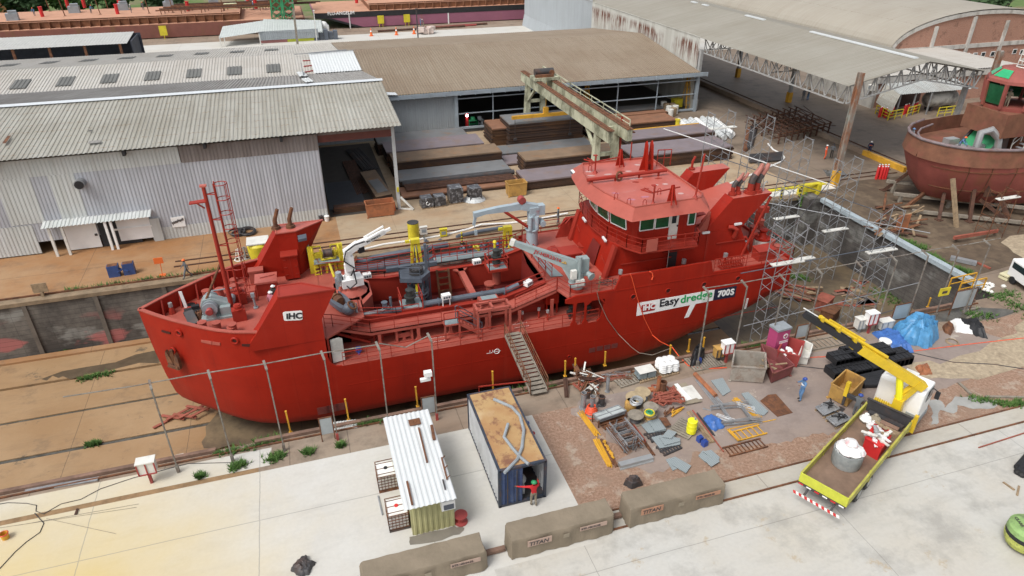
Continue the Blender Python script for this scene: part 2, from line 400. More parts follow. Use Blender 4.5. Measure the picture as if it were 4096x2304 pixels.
blob('wet_patch',[(-22,51.5),(-14,53),(-6,53.8),(8,53.5),(10,51.3),(-4,51.2),(-9,52),(-14,51.2),(-20,50.95)],mk('wet_concrete',(.10,.072,.045),.35,.25),DZ+.006,.35,5,9)
blob('wet_patch',[(-9.5,39.5),(-5,38.5),(-4,36),(6,35),(20,35),(20,46),(-6,46),(-9,43)],'dockw',DZ+.006,.3,5,10)
blob('wet_patch',[(-22,37.2),(-16,38),(-13.6,38.4),(-16,36.6),(-22,36)],mk('damp_concrete',(.19,.125,.07),.5,.2),DZ+.006,.3,5,12)
def wallmat(name,base,dark,pale,pink,pinkz):
 s=NT(name);x,y,z=s.xyz()
 n1=s.noise(.35,6,.7);n2=s.noise(.22,5,.6,(1,1,2),off=(4,0,2));n3=s.noise(1.3,6,.7,(1,1,.35))
 k=s.mix(s.ramp(n1,.38,.62),base,dark)
 k=s.mix(s.math('MULTIPLY',s.ramp(n2,.54,.62),.6),k,pale)
 k=s.mix(s.math('MULTIPLY',s.ramp(n3,.5,.75),.6),k,mul(dark,.7))
 if pink:
  f_=s.math('MULTIPLY',s.ramp(s.noise(.33,4,.5,(.6,1,1.4),off=(14,0,7.7)),.55,.60),s.math('SUBTRACT',1,s.ramp(z,pinkz,pinkz+2)))
  f_=s.math('MULTIPLY',f_,s.math('SUBTRACT',1,s.ramp(x,-10,0)))
  k=s.mix(s.math('MULTIPLY',f_,.8),k,pink)
 jl=s.math('MAXIMUM',s.lines(z,.42,.03),s.math('MULTIPLY',s.lines(s.math('ADD',x,y),2.4,.03),.6))
 k=s.mix(s.math('MULTIPLY',jl,.6),k,mul(dark,.35))
 return s.fin(k,.85)
M['dwall']=wallmat('dock_wall_concrete',(.16,.143,.122),(.06,.053,.047),(.30,.30,.275),(.42,.13,.12),-3.4)
M['dend']=wallmat('dock_end_blockwork',(.13,.117,.105),(.055,.049,.045),(.27,.27,.25),None,0)
r=thing('dock_wall','long stained dock side wall with pink paint patches behind the ship','dock wall',(-10,55.3,DZ))
box('face','dwall',r,DX0,DX1+.6,55,55.6,DZ-.5,-.02)
mb=MB()
for i in range(24):mb.bx(DX0+2+i*5.02,DX0+2.32+i*5.02,54.86,54.998,DZ,-.25)
mb.obj('pilaster',mk('pilaster_concrete',(.13,.11,.09),.85,.3,1),r)
box('coping',mk('coping_concrete',(.22,.16,.10),.85,.3,1.5),r,DX0,DX1,54.85,55.62,-.3,.02)
box('kerb_rail','rust',r,DX0,44,55.66,55.78,.02,.14)
box('foot_kerb','quay',r,DX0,30,54.2,54.84,DZ,DZ+.18)
r=thing('dock_wall','dark block end wall of the dock with a pale grey coping beam','dock wall',(50.6,44,DZ))
box('face','dend',r,50.4,51,33,54.3,DZ-.5,-.02)
box('coping',mk('zinc_coping',(.36,.42,.45),.45,.15),r,50.15,50.75,34.4,53.5,-.1,.28)
box('corner_pier','dend',r,48.8,50.38,53.4,54.84,DZ,.3)
r=thing('dock_wall','low near edge of the dock with a brown timber and rail kerb','dock wall',(0,33,DZ))
box('face','dwall',r,DX0,50.39,32.5,33,DZ-.5,-.03)
M['kerbwood']=mk('brown_edge_beam',(.20,.12,.085),.85,.35,1.5,(.09,.06,.045),.6)
for(x0,x1)in((-60,-7.3),(-5.2,11),(11.1,30),(30.1,48)):
 box('edge_beam','kerbwood',r,x0,x1,32.78,33.02,.0,.22)
box('edge_rail','rust',r,-60,48,32.5,32.6,.02,.1)
r=thing('quay_track','pair of rusty crane rails set in the pale concrete behind the truck','rail track',(40,21.5,0))
for yy in(21,22.15):box('rail','rust',r,10.9,70,yy,yy+.09,.0,.07)
r=thing('quay_track','pair of dark rails along the far quay by the yellow kerb','rail track',(20,58,0))
for yy in(57.6,58.6):box('rail','dkrust',r,-12,64,yy,yy+.12,.0,.09)
box('yellow_kerb','yellow',r,30,54,56.9,57.25,.0,.22)
box('white_kerb','offwhite',r,24,54,55.7,56.85,.0,.08)
r=thing('quay_track','rails crossing the brown yard beside a low kerb wall','rail track',(66,80,0))
for xx in(66,67):box('rail','dkrust',r,xx,xx+.12,56,130,.0,.09)
YC,HB,ZK=43.4,5.4,-3.7
ship=thing('dredging_ship','large freshly painted red hopper dredger standing in the dry dock','ship',(11,YC,ZK))
def near(y):return y
hbX=[(-11.8,0),(-10.75,1.05),(-9.7,2),(-8.7,2.8),(-7.9,3.45),(-6.9,4.15),(-5.9,4.68),(-4.3,5.2),(-2,5.38),(0,5.4),(36,5.4)]
def lerp(T,x):
 if x<=T[0][0]:return T[0][1]
 for(a,b),(c_,d)in zip(T,T[1:]):
  if x<=c_:return b+(d-b)*(x-a)/(c_-a)
 return T[-1][1]
keel=[(-12,-3.7),(21,-3.7),(23.5,-3.25),(25.5,-2.7),(27.5,-2),(29.5,-1.45),(31.5,-.9),(33,-.2),(34.6,.8)]
Xs=[-11.8,-11.6,-11.2,-10.75,-10.2,-9.7,-9.2,-8.7,-8.3,-7.9,-7.4,-6.9,-6.4,-5.9,-5.1,-4.3,-3,-2,-.5,.3,4,10,16,19,21,22.2,23.5,24.5,25.5,26.5,27.5,28.5,29.5,30.5,31.5,32.3,33,33.8,34.55]
def half_section(X,ztop):
 """points from the keel centre up one side; offsets from the centre line"""
 zk=lerp(keel,X);b=lerp(hbX,X);wb=max(0,min(1,(-1-X)/10.8))
 rows=[]
 if X<15:
  lev=[(zk,.0,1.75,None),(zk,1,1.75,0),(zk+.1,.45,1.3,0),(zk+.42,.17,1,0),(zk+.95,.04,.72,0),(-1.2,0,.45,0),(.75,0,.22,0)]
 else:
  zk=min(zk,.74);lev=[(zk,0,0,None),(zk,1.15,0,0)]+[(min(z_,.75),i_,0,0)for(z_,i_)in((zk+.08,.55),(zk+.38,.2),(zk+.9,.05),(max(zk+1.3,-1.2),0))]+[(.75,0,0,0)]
 for(z,ins,sh,flag)in lev:
  xx=X+sh*wb**1.5
  h=0 if flag is None else max(.0,b*(1-(.05 if z<.5 else 0)*wb)-ins*min(1,b/2.2))
  rows.append((xx,h,z))
 return rows
ringsN=[]
for X in Xs:
 R=half_section(X,.75)
 full=[V((x,YC-h,z))for(x,h,z)in reversed(R)]+[V((x,YC+h,z))for(x,h,z)in R[1:]]
 ringsN.append(full)
mb=MB();mb.loft(ringsN,ringclosed=False,cap=False)
mb.poly(ringsN[-1])
hull=mb.obj('hull','hull_red',ship,smooth=1)
def shell(side):
 mb=MB();rings=[]
 for X in[x for x in Xs if x<=-.5]:
  wb=max(0,min(1,(-1-X)/10.8));b=lerp(hbX,X);R=[]
  for(z,sh)in((.75,.22),(2,.12),(3,.05),(4.1,0)):R.append((X+sh*wb**1.5,b,z))
  zi=4.12
  ring=[V((x,YC+side*h,z))for(x,h,z)in R]
  ring+=[V((X+.14*wb,YC+side*max(0,b-.13),zi)),V((X+.16*wb,YC+side*max(0,b-.13),3))]
  rings.append(ring)
 mb.loft(rings,ringclosed=False,cap=False)
 y0=YC+side*HB;d=(0,-side*.12,0)
 mb.prism([(-.5,y0,4.1),(-.5,y0,1.55),(-.35,y0,1.1),(-.05,y0,.8),(.3,y0,.75),(-.5,y0,.75)][::side],d)
 return mb.obj('forecastle_shell','hull_red',ship,smooth=1)
shell(-1);shell(1)
mb=MB()
pts=[(X+.1,YC-max(0,lerp(hbX,X)-.1),3)for X in Xs if X<=-.5]+[(X+.1,YC+max(0,lerp(hbX,X)-.1),3)for X in reversed(Xs)if X<=-.5]
mb.poly(pts+[])
mb.prism([(-.42,38.1,3),(2.2,40,3),(2.2,46.8,3),(-.42,48.7,3)],(0,0,-.12))
mb.obj('forecastle_deck','deck_red',ship)
box('forecastle_bulkhead','ship_red',ship,-.42,-.3,38.15,48.65,.75,2.86)
for side in(-1,1):
 mb=MB();q_=[V((X+.05,YC+side*max(0,lerp(hbX,X)-.06),4.15))for X in Xs if X<=-4.2]
 for a,b in zip(q_,q_[1:]):mb.bar(a,b,.26,.07)
 mb.obj('bulwark_rail','deck_red',ship)
 for X in(-10.6,-9.6,-8.6,-7.6,-6.6,-5.6):
  h=lerp(hbX,X);y0=YC+side*(h-.1)
  mb=MB();mb.prism([(X,y0,4.08),(X,y0-side*.16,4.08),(X,y0-side*.55,3.02),(X,y0,3.02)],(.1,0,0))
  mb.obj('bulwark_stay','ship_red',ship)
X0,X1=2,15.3
CN,CFy=40.65,46.15
coam=[(1.2,3),(1.9,2.75),(4.4,2.36),(12,2.36),(15.3,3.2)]
mb=MB()
mb.bx(-.28,18.88,38.03,CN-.01,.5,.75);mb.bx(-.28,18.88,CFy+.01,48.77,.5,.75)
mb.obj('main_deck','deck_red',ship)
for(y,s_)in((CN,1),(CFy,-1)):
 mb=MB()
 top=[(x,y,z)for(x,z)in coam]
 poly=top+[(15.3,y,.5),(1.2,y,.5)]
 mb.prism(poly,(0,.12*s_,0))
 for(a,b)in zip(coam,coam[1:]):
  mb.bar((a[0],y+.02*s_,a[1]+.02),(b[0],y+.02*s_,b[1]+.02),.34,.06)
 for zz in(1.35,):mb.bar((1.5,y-.03*s_,zz),(15.2,y-.03*s_,zz),.05)
 mb.obj('hopper_coaming','ship_red',ship)
mb=MB()
yb0,yb1=42.3,44.5
mb.poly([(X0,CN+.1,2.2),(X1,CN+.1,2.2),(X1,CN+.1,.2),(X0,CN+.1,.2)]);mb.poly([(X0,CFy-.1,2.2),(X1,CFy-.1,2.2),(X1,CFy-.1,.2),(X0,CFy-.1,.2)])
mb.poly([(X0,CN+.1,.2),(X1,CN+.1,.2),(X1-.8,yb0,-3.2),(X0+.8,yb0,-3.2)]);mb.poly([(X0,CFy-.1,.2),(X1,CFy-.1,.2),(X1-.8,yb1,-3.2),(X0+.8,yb1,-3.2)])
mb.poly([(X0+.8,yb0,-3.2),(X1-.8,yb0,-3.2),(X1-.8,yb1,-3.2),(X0+.8,yb1,-3.2)])
for x,xx in((X0,X0+.8),(X1,X1-.8)):
 mb.poly([(x,CN+.1,3.1),(x,CFy-.1,3.1),(x,CFy-.1,.2),(xx,yb1,-3.2),(xx,yb0,-3.2),(x,CN+.1,.2)])
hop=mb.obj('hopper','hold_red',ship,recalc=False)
mb=MB();mb.bx(10,10.45,CN+.1,CFy-.1,2,2.3);mb.bx(10.15,10.3,CN+.1,CFy-.1,1.55,2)
for y in(CN+.1,CFy-.1):
 s_=1 if y<YC else-1
 mb.prism([(9.6,y,2.3),(10.85,y,2.3),(10.45,y+.5*s_,2.3),(10,y+.5*s_,2.3)],(0,0,-.12))
mb.obj('hopper_cross_beam','deck_red',ship)
mb=MB();mb.cyl((12.2,44.6,-3.2),.3,4.6,14);mb.cyl((12.2,44.6,1.3),.45,.12,14);mb.obj('hopper_post','deck_red',ship,smooth=1)
mb=MB()
for x in(8.35,9.25):mb.bar((x,45.9,2.5),(x+.15,44.9,-2.9),.09,.16)
for i in range(11):
 f_=i/10;mb.bar((8.35+.15*f_,45.9-f_,2.3-5.1*f_),(9.25+.15*f_,45.9-f_,2.3-5.1*f_),.05,.14)
mb.obj('hopper_ladder','rust',ship)
def railing(name,run,h=1,n=2,r=.03,step=1.5,mat='ship_red',parent=None):return rail(run,h,n,r,step).obj(name,mat,parent or ship)
wk=[(-.4,3.02),(.1,2.92),(2.45,2.05),(12.4,2.05),(15.7,3.08)]
for side in(-1,1):
 ya=YC+side*4;yb=YC+side*2.87
 mb=MB()
 for(a,b)in zip(wk,wk[1:]):
  mb.prism([(a[0],ya,a[1]),(b[0],ya,b[1]),(b[0],yb,b[1]),(a[0],yb,a[1])],(0,0,-.05))
  mb.prism([(a[0],ya,a[1]+.0),(b[0],ya,b[1]+.0),(b[0],ya,b[1]-.26),(a[0],ya,a[1]-.26)],(0,-side*.06,0))
  L=b[0]-a[0]
  if abs(b[1]-a[1])>.4:
   n=int(L/.38)
   for i in range(1,n):f_=i/n;mb.bar((a[0]+L*f_,ya,a[1]+(b[1]-a[1])*f_+.02),(a[0]+L*f_,yb,a[1]+(b[1]-a[1])*f_+.02),.04)
 wkp=mb.obj('side_walkway','deck_red',ship)
 P=[V((x,ya,z))for(x,z)in wk]
 for run in([*P[:3],V((7.3,ya,2.05))],[V((8.5,ya,2.05)),V((10.9,ya,2.05))],[V((12.6,ya,2.1)),P[4]]):railing('walkway_railing',run,1)
 yc_=YC+side*2.75
 railing('coaming_railing',[(1.9,yc_,2.8),(4.4,yc_,2.4),(6,yc_,2.4)],.55,1);railing('coaming_railing',[(12.3,yc_,2.45),(15.2,yc_,3.25)],.75,1)
 for X in(3,5.65,7.9,10.5,12.95,15.4):
  mb=MB();y0,y1=YC+side*3.88,YC+side*4
  mb.prism([(X-.34,y1,.76),(X-.14,y1,.95),(X-.1,y1,1.2),(X-.12,y1,2.3 if X>15 else 1.82),(X+.12,y1,2.3 if X>15 else 1.82),(X+.1,y1,1.2),(X+.14,y1,.95),(X+.34,y1,.76)],(0,-side*.1,0))
  mb.obj('walkway_bracket','deck_red',ship)
 y=YC+side*(HB-.06)
 for run in([(.4,y,.75),(11.4,y,.75)],[(12.9,y,.75),(18.5,y,.75)]):railing('deck_railing',run,1)
def aft_side(side):
 y=YC+side*HB;d=(0,-side*.14,0);mb=MB()
 P=lambda L:mb.prism([(x,y,z)for(x,z)in L],d)
 P([(15.86,2.95),(16.56,3.15),(19.58,3.15),(19.97,4.16),(27.22,4.22),(27.5,3.27),(34.5,3.3),(34.55,.8),(34.5,.75),(18.35,.75),(18.6,1),(18.8,1.6),(18.85,2.3),(18.7,2.55),(16.4,2.55),(15.86,2.66)])
 P([(16.45,2.55),(16.75,2.55),(16.68,2.2),(16.68,1.1),(16.85,.75),(16.3,.75),(16.5,1.1),(16.5,2.2)])
 P([(17.25,2.55),(17.62,2.55),(17.5,2.2),(17.5,1.1),(17.68,.75),(17.2,.75),(17.36,1.1),(17.36,2.2)])
 P([(18.5,2.55),(18.85,2.55),(18.85,2.2),(18.8,2.2)])
 P([(17.62,2.55),(17.9,2.55),(17.55,2.25)])
 return mb.obj('aft_side_plating','hull_red',ship)
aft_side(-1);aft_side(1)
box('transom','hull_red',ship,34.42,34.58,38.14,48.66,.78,3.3)
mb=MB();mb.prism([(15.3,40.6,3.1),(15.3,46.2,3.1),(15.75,47.45,3.1),(16.1,48.66,3.1),(34.4,48.66,3.1),(34.4,38.14,3.1),(16.1,38.14,3.1),(15.75,39.35,3.1)],(0,0,-.15))
mb.obj('raised_deck','deck_red',ship)
mb=MB();mb.prism([(15.3,40.6,3.26),(15.3,46.2,3.26),(15.5,46.2,3.26),(15.5,40.6,3.26)],(0,0,-.8));mb.obj('hopper_aft_beam','deck_red',ship)
box('engine_casing_front','ship_red',ship,18.9,19.02,38.16,48.64,.75,2.94)
for run in([(15.75,39.4,3.1),(16.2,38.1,3.1),(19.4,38.1,3.1)],[(15.75,47.4,3.1),(16.2,48.7,3.1),(19.4,48.7,3.1)],[(27.6,38.1,3.3),(34.45,38.1,3.3),(34.45,48.7,3.3),(27.6,48.7,3.3)]):railing('aft_railing',run,1)
rail([(15.45,41,3.26),(15.45,45.8,3.26)],.95,2,.03).obj('hopper_end_railing','ship_red',ship)
mb=MB();mb.prism([(15.9,41.2,3.14),(16.8,41,3.14),(16.3,44.8,3.14),(15.7,44.8,3.14)],(0,0,.05));mb.obj('grating','platgrey',ship)
rail([(16,41.2,3.15),(15.75,44.8,3.15)],1,2,.03).obj('hopper_end_railing','ship_red',ship)
YN=38
def hull_quad(name,pts,mat,off=.012,parent=None,th=.012):
 mb=MB();mb.prism([V((AY(p,YN).x,YN-off,AY(p,YN).z))for p in pts],(0,th,0));return mb.obj(name,mat,parent or ship)
q21=lambda x,y:t(2,1,x,y)
M['navy_sign']=mk('dark_navy_sign',(.02,.022,.045),.4,.05);M['signwhite']=mk('sign_white',(.82,.82,.80),.4,.03);M['signgreen']=mk('sign_green',(.03,.33,.10),.4,.03);M['signred']=mk('sign_red',(.36,.03,.03),.4,.03);M['signblack']=mk('sign_black',(.02,.02,.025),.4,.05)
sg=hull_quad('name_board',[q21(948,838),q21(1530,735),q21(1515,818),q21(938,935)],'signwhite')
hull_quad('model_panel',[q21(1531,736),q21(1697,707),q21(1680,790),q21(1517,818)],'navy_sign',.014,sg)
hull_quad('board_tail',[q21(1345,852),q21(1385,845),q21(1333,943),q21(1300,952)],'signwhite')
b0,b1,b2=[AY(q21(*p),YN)for p in((975,916),(1080,897),(978,853))]
xd=AY(q21(1500,817),YN)-AY(q21(950,930),YN);up=(0,0,1)
mb=MB();mb.prism([V((p.x,YN-.02,p.z))for p in[AY(q21(*k),YN)for k in((982,853),(1073,837),(1080,842),(1077,888),(1070,893),(982,908),(974,904),(976,860))]],(0,.01,0))
lg=mb.obj('logo_plate','signred',sg)
def htext(body,p,size,mat,name='lettering',bold=.01,parent=None,off=.032,shear=.0,width=1):
 a=AY(p,YN);return text(body,size,mat,parent or sg,(a.x,YN-off,a.z),xd,up,name,.008,bold,shear,width=width)
htext('iHC',q21(986,894),.62,'signwhite',bold=.025,parent=lg,width=1)
htext('Easy',q21(1108,866),.90,'signblack',bold=.018,width=1.02)
htext('dredge',q21(1266,838),.90,'signgreen',bold=.018,width=1.08)
htext('700',q21(1548,792),.72,'signwhite',bold=.028,width=.98)
htext('S',q21(1644,776),.72,'signwhite',bold=.028)
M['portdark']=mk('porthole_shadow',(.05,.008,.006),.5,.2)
for p in((915,790),(1178,745),(1450,697),(1705,652),(430,1242)):
 a=AY(q21(*p),YN);mb=MB();rr_=.2 if p[1]<1000 else.12
 mb.torus((a.x,YN-.01,a.z),rr_,.035,14,5,(0,1,0));mb.k=1;mb.lathe((a.x,YN-.006,a.z),[(rr_,0),(rr_,.01)],14,(0,1,0))
 mb.obj('porthole',['hull_red','portdark'],ship)
M['grille']=mk('grille_slots',(.16,.05,.045),.5,.2)
def grille(i,j,x,y,w_,h,n=5):
 a=AY(t(i,j,x,y),YN);mb=MB();mb.k=0
 yy=YN-.012 if a.z>-2.2 else YN-.012
 if j==2:yy=YN-.012
 for k in range(n):mb.bx(a.x,a.x+w_,yy,yy+.01,a.z-h+h*k/n,a.z-h+h*(k+.55)/n)
 return mb.obj('sea_grille','grille',ship)
for(x,y)in((582,1178),(640,1165),(697,1155),(752,1145)):grille(2,1,x,y,.50,.42)
for(x,y)in((458,178),(530,163),(600,148)):grille(1,2,x,y,.78,.62,6)
mb=MB()
for k in range(9):
 a=AY(q21(1778-k*2.2,805+k*9),YN);mb.bx(a.x-.09,a.x+.09,YN-.012,YN+.0,a.z-.03,a.z+.03)
mb.obj('draft_marks','signwhite',ship)
a=AY(t(1,1,1818,1202),YN);mb=MB();mb.torus((a.x,YN-.008,a.z),.19,.025,16,4,(0,1,0));mb.bx(a.x-.75,a.x-.33,YN-.012,YN,a.z-.06,a.z-.02);mb.bx(a.x-.28,a.x+.28,YN-.012,YN,a.z-.02,a.z+.02);mb.bx(a.x-.32,a.x-.28,YN-.012,YN,a.z-.0,a.z+.18);mb.bx(a.x-.52,a.x-.49,YN-.012,YN,a.z+.02,a.z+.2)
mb.obj('load_line_mark','signwhite',ship)
mb=MB()
mb.bx(19.7,34.4,YN-.02,YN-.001,3.02,3.09);mb.bx(.4,34,YN-.012,YN-.001,-.9,-.86)
mb.obj('weld_seam','hull_red',ship)
def bowpt(p,z):
 a=G(p,z);X=a.x
 for _ in range(30):
  a=AY(p,YC-lerp(hbX,X));X=X*.5+a.x*.5
 return a
def bow_plate(name,pts,mat,parent=ship,off=.03):
 mb=MB();L=[bowpt(p,2)for p in pts];n=(L[1]-L[0]).cross(L[-1]-L[0]).normalized()
 if n.y>0:n=-n
 mb.prism([p+n*off for p in L],-n*.05);return mb.obj(name,mat,parent)
n5=lambda x,y:c(540,1080,x,y)
bow_plate('freeing_port',[n5(398,890),n5(526,925),n5(526,952),n5(398,918)],'portdark')
bow_plate('freeing_port',[n5(985,1038),n5(1140,1058),n5(1142,1105),n5(985,1070)],'deck_red')
bow_plate('freeing_port',[n5(1152,1062),n5(1268,1078),n5(1268,1118),n5(1152,1106)],'deck_red')
bow_plate('freeing_port',[n5(1588,1098),n5(1745,1100),n5(1745,1140),n5(1592,1132)],'portdark')
for p in((662,930),(1485,1045)):
 a=bowpt(n5(*p),2);a2=bowpt(n5(p[0]+40,p[1]+8),2);tx=(a2-a);tx.z=0;n=V((tx.y,-tx.x,0)).normalized()
 mb=MB();mb.torus(a+n*.05,.2,.075,14,6,n);mb.k=1;mb.lathe(a+n*.02,[(.16,0),(.16,.03)],12,n);mb.obj('fairlead',['hull_red','portdark'],ship,smooth=1)
a=bowpt(n5(610,1300),1);a2=bowpt(n5(700,1310),1);tx=(a2-a);tx.z=0;tx.normalize();n=V((tx.y,-tx.x,0));up=V((0,0,1));o=a+n*.12
mb=MB();L3=lambda u,v,w_=0:o+tx*u+up*v+n*w_
for s_ in(-1,1):
 mb.prism([L3(.05*s_,-.25),L3(.42*s_,.62),L3(.55*s_,.25),L3(.52*s_,-.55),L3(.1*s_,-.55)],n*.2)
mb.bar(L3(0,-.3,.1),L3(.02,.75,.12),.14,.2);mb.prism([L3(-.5,-.62),L3(.5,-.62),L3(.4,-.42),L3(-.4,-.42)],n*.32)
an=mb.obj('anchor','rust',ship);mb=MB();mb.torus(L3(.02,.62,-.03),.2,.06,14,5,n);mb.k=1;mb.lathe(L3(.02,.62,-.1),[(.18,0),(.18,.03)],12,n);mb.obj('hawse_pipe',['hull_red','portdark'],an)
def bow_wing(side):
 S=lambda x,y,z:V((x,YC+side*(YC-y),z))
 mb=MB()
 out=[(-4.9,3.6),(-4.46,4.17),(-2.79,6.52),(.58,6.5),(-.5,4.52),(-.5,3),(-5.1,3)]
 oy=38
 o_=[S(x,oy,z)for(x,z)in out]
 i_=[S(-4.75,39.3,3.7),S(-4.3,39.4,4.2),S(-2.79,39.45,6.5),S(-1.4,39.42,6.5),S(-1.45,39.45,4.5),S(-1.5,39.45,3),S(-4.95,39.3,3)]
 vs=o_+i_
 mb.add(vs,[list(range(7)),[13,12,11,10,9,8,7]])
 mb.add(vs,[[1,2,9,8],[0,1,8,7],[6,0,7,13]])
 mb.add(vs,[[3,4,11,10],[4,5,12,11]])
 w_=mb.obj('bow_funnel','hull_red',ship)
 mb=MB();mb.add([o_[2]+V((0,0,.0)),o_[3],i_[3],i_[2]],[[0,1,2,3]])
 for a,b in((o_[2],o_[3]),(o_[3],i_[3]),(i_[3],i_[2]),(i_[2],o_[2])):mb.bar(a,b,.1,.08)
 mb.obj('funnel_top','roof_red'if side>0 else 'ship_red',w_)
 if side<0:
  a,b_,e,d_=[AY(t(1,1,*p),38)for p in((200,905),(348,893),(352,965),(212,972))]
  L=[]
  mb=MB();q_=[V((p.x,37.985,p.z))for p in(a,b_,e,d_)];P=[]
  for k in range(4):
   p0,p1,p2=q_[k-1],q_[k],q_[(k+1)%4];P+=[p1+(p0-p1)*.12,p1+(p0-p1)*.035+(p2-p1)*.035,p1+(p2-p1)*.12]
  mb.prism(P,(0,.02,0));lp=mb.obj('logo_plate','signwhite',w_)
  o=q_[3]+(q_[0]-q_[3])*.22+(q_[2]-q_[3])*.13;text('iHC',.56,'signblack',lp,(o.x,37.965,o.z),q_[2]-q_[3],(0,0,1),'lettering',.008,.022,width=1.02)
 else:
  for p in((-2.75,48.2),(-1.75,48.15)):
   mb=MB();mb.cyl((p[0],p[1],6.5),.34,.1,14);mb.cyl((p[0],p[1],6.6),.3,.1,14);mb.path([(p[0],p[1],6.6),(p[0],p[1],7.15),(p[0]+.08,p[1],7.4),(p[0]+.3,p[1],8)],.17,10,.13)
   mb.obj('exhaust_pipe','rust',w_,smooth=1)
  mb=MB();mb.bx(-2.65,-1.62,46.55,47.34,3.15,5);lk=mb.obj('locker','hull_red',ship)
  mb=MB();mb.bx(-2.75,-1.55,46.42,47.38,5,5.07);mb.bx(-2.15,-2.12,46.535,46.56,3.2,5)
  for z in(3.5,4.1,4.7):mb.bx(-2.62,-2.4,46.52,46.56,z,z+.05);mb.bx(-1.88,-1.66,46.52,46.56,z,z+.05)
  mb.obj('locker_doors','ship_red',lk)
  mb=MB();mb.prism([(-1.35,47.35,6.15),(-.75,47.5,6.15),(-.75,47.1,6),(-1.35,46.95,6)],(0,0,-.2));mb.obj('flood_lamp','bluegrey',w_)
  mb=MB();mb.tube((-.95,48.15,6.4),(-.72,48.1,3.4),.14,8);mb.obj('vent_trunk','steel',w_,smooth=1)
 return w_
bow_wing(-1);bow_wing(1)
ZF=3
def on(p,z):g_=G(p,z);return V((g_.x,g_.y,z))
def bollard(p,h=.62,r=.26,z=ZF,parent=ship):
 mb=MB();mb.cyl((p.x,p.y,z),r,h,14);mb.cyl((p.x,p.y,z+h),r+.03,.05,14);return mb.obj('bollard','deck_red',parent,smooth=1)
for(x,y)in((1025,900),(1235,905),(1470,930),(1080,425),(1275,400),(1490,345),(1490,255)):bollard(on(n5(x,y),ZF))
p=on(n5(1450,955),ZF);bollard(V((p.x,p.y+.1,0)),.45)
for(x,y)in((1568,735),(1575,490)):
 p=on(n5(x,y),ZF);mb=MB();mb.box((p.x,p.y,ZF),(.85,.6,.85),.1);mb.cyl((p.x,p.y,ZF+.85),.38,.06,8);mb.cyl((p.x,p.y,ZF+.9),.27,.22,12);mb.cyl((p.x,p.y,ZF+1.12),.18,.06,12);mb.obj('vent_box','ship_red',ship)
p=on(c(1020,840,250,1440,4.83),ZF);mb=MB();mb.box((-3.9,45.5,ZF),(1.35,1.25,.95),.0);hb_=mb.obj('hatch_coaming','ship_red',ship);mb=MB();mb.box((-3.9,45.5,ZF+.95),(1.5,1.4,.14));mb.bar((-4.3,45.5,ZF+1.14),(-3.3,45.7,ZF+1.14),.06);mb.obj('hatch_cover','roof_red',hb_)
mb=MB();mb.box((-4.6,47,ZF),(.95,.6,1));mb.box((-4.6,47,ZF+1),(1.05,.7,.12));mb.obj('deck_locker','deck_red',ship)
p=on(n5(1740,420),ZF);mb=MB()
for z in(ZF+.1,ZF+.8):
 for(a,b)in(((-.35,-.5),(.35,-.5)),((.35,-.5),(.35,.5)),((.35,.5),(-.35,.5)),((-.35,.5),(-.35,-.5))):mb.bar((p.x+a[0],p.y+a[1],z),(p.x+b[0],p.y+b[1],z),.05)
for k in range(6):
 mb.bar((p.x-.35,p.y-.5+k*.2,ZF+.1),(p.x-.35,p.y-.5+k*.2,ZF+.8),.03);mb.bar((p.x+.35,p.y-.5+k*.2,ZF+.1),(p.x+.35,p.y-.5+k*.2,ZF+.8),.03);mb.bar((p.x-.35,p.y-.5+k*.2,ZF+.1),(p.x+.35,p.y-.5+k*.2,ZF+.1),.03)
mb.obj('rope_basket','ship_red',ship)
p=on(n5(1800,565),ZF);mb=MB();mb.cyl((p.x,p.y,ZF),.16,.1,10);mb.tube((p.x,p.y,ZF),(p.x-.05,p.y,ZF+.95),.07,8);mb.box((p.x-.05,p.y,ZF+.9),(.24,.2,.28));mb.obj('windlass_control','grey',ship)
for(x,y)in((560,640),(985,345)):
 p=on(n5(x,y),ZF);mb=MB();mb.cyl((p.x,p.y,ZF),.26,.5,8,.12);mb.k=1;mb.cyl((p.x,p.y,ZF+.5),.13,.3,10);mb.obj('air_vent',['ship_red','steel'],ship)
wl=on(n5(1190,690),ZF);wx,wy=wl.x+.1,wl.y+.25
mb=MB();mb.bx(wx-.9,wx+1.1,wy-.75,wy+.85,ZF,ZF+.14)
mb.prism([(wx-.75,wy-.2,ZF+.1),(wx+.95,wy-.2,ZF+.1),(wx+.95,wy-.2,ZF+.8),(wx+.6,wy-.2,ZF+.95),(wx-.1,wy-.2,ZF+1.35),(wx-.6,wy-.2,ZF+1.3),(wx-.85,wy-.2,ZF+.9)],(0,.75,0))
mb.bx(wx+.35,wx+1,wy-.55,wy+.6,ZF+.1,ZF+.75);mb.prism([(wx-.6,wy-.7,ZF+.1),(wx+.1,wy-.7,ZF+.1),(wx-.1,wy-.7,ZF+.8),(wx-.4,wy-.7,ZF+.8)],(0,.12,0))
wd=mb.obj('windlass','cranegrey',ship)
mb=MB();mb.lathe((wx-.25,wy-.68,ZF+.78),[(.48,0),(.48,.1),(.3,.12),(.3,.35),(.48,.37),(.48,.47)],18,(0,1,0));mb.obj('chain_drum','grey',wd,smooth=1)
mb=MB();mb.lathe((wx-.25,wy-1.05,ZF+.78),[(.2,0),(.25,.05),(.16,.2),(.2,.38)],14,(0,1,0));mb.obj('warping_head','darkred',wd,smooth=1)
mb=MB();mb.lathe((wx-.25,wy+.55,ZF+.78),[(.46,0),(.46,.1),(.3,.12),(.3,.4),(.46,.42),(.46,.52)],18,(0,1,0));mb.obj('chain_drum','grey',wd,smooth=1)
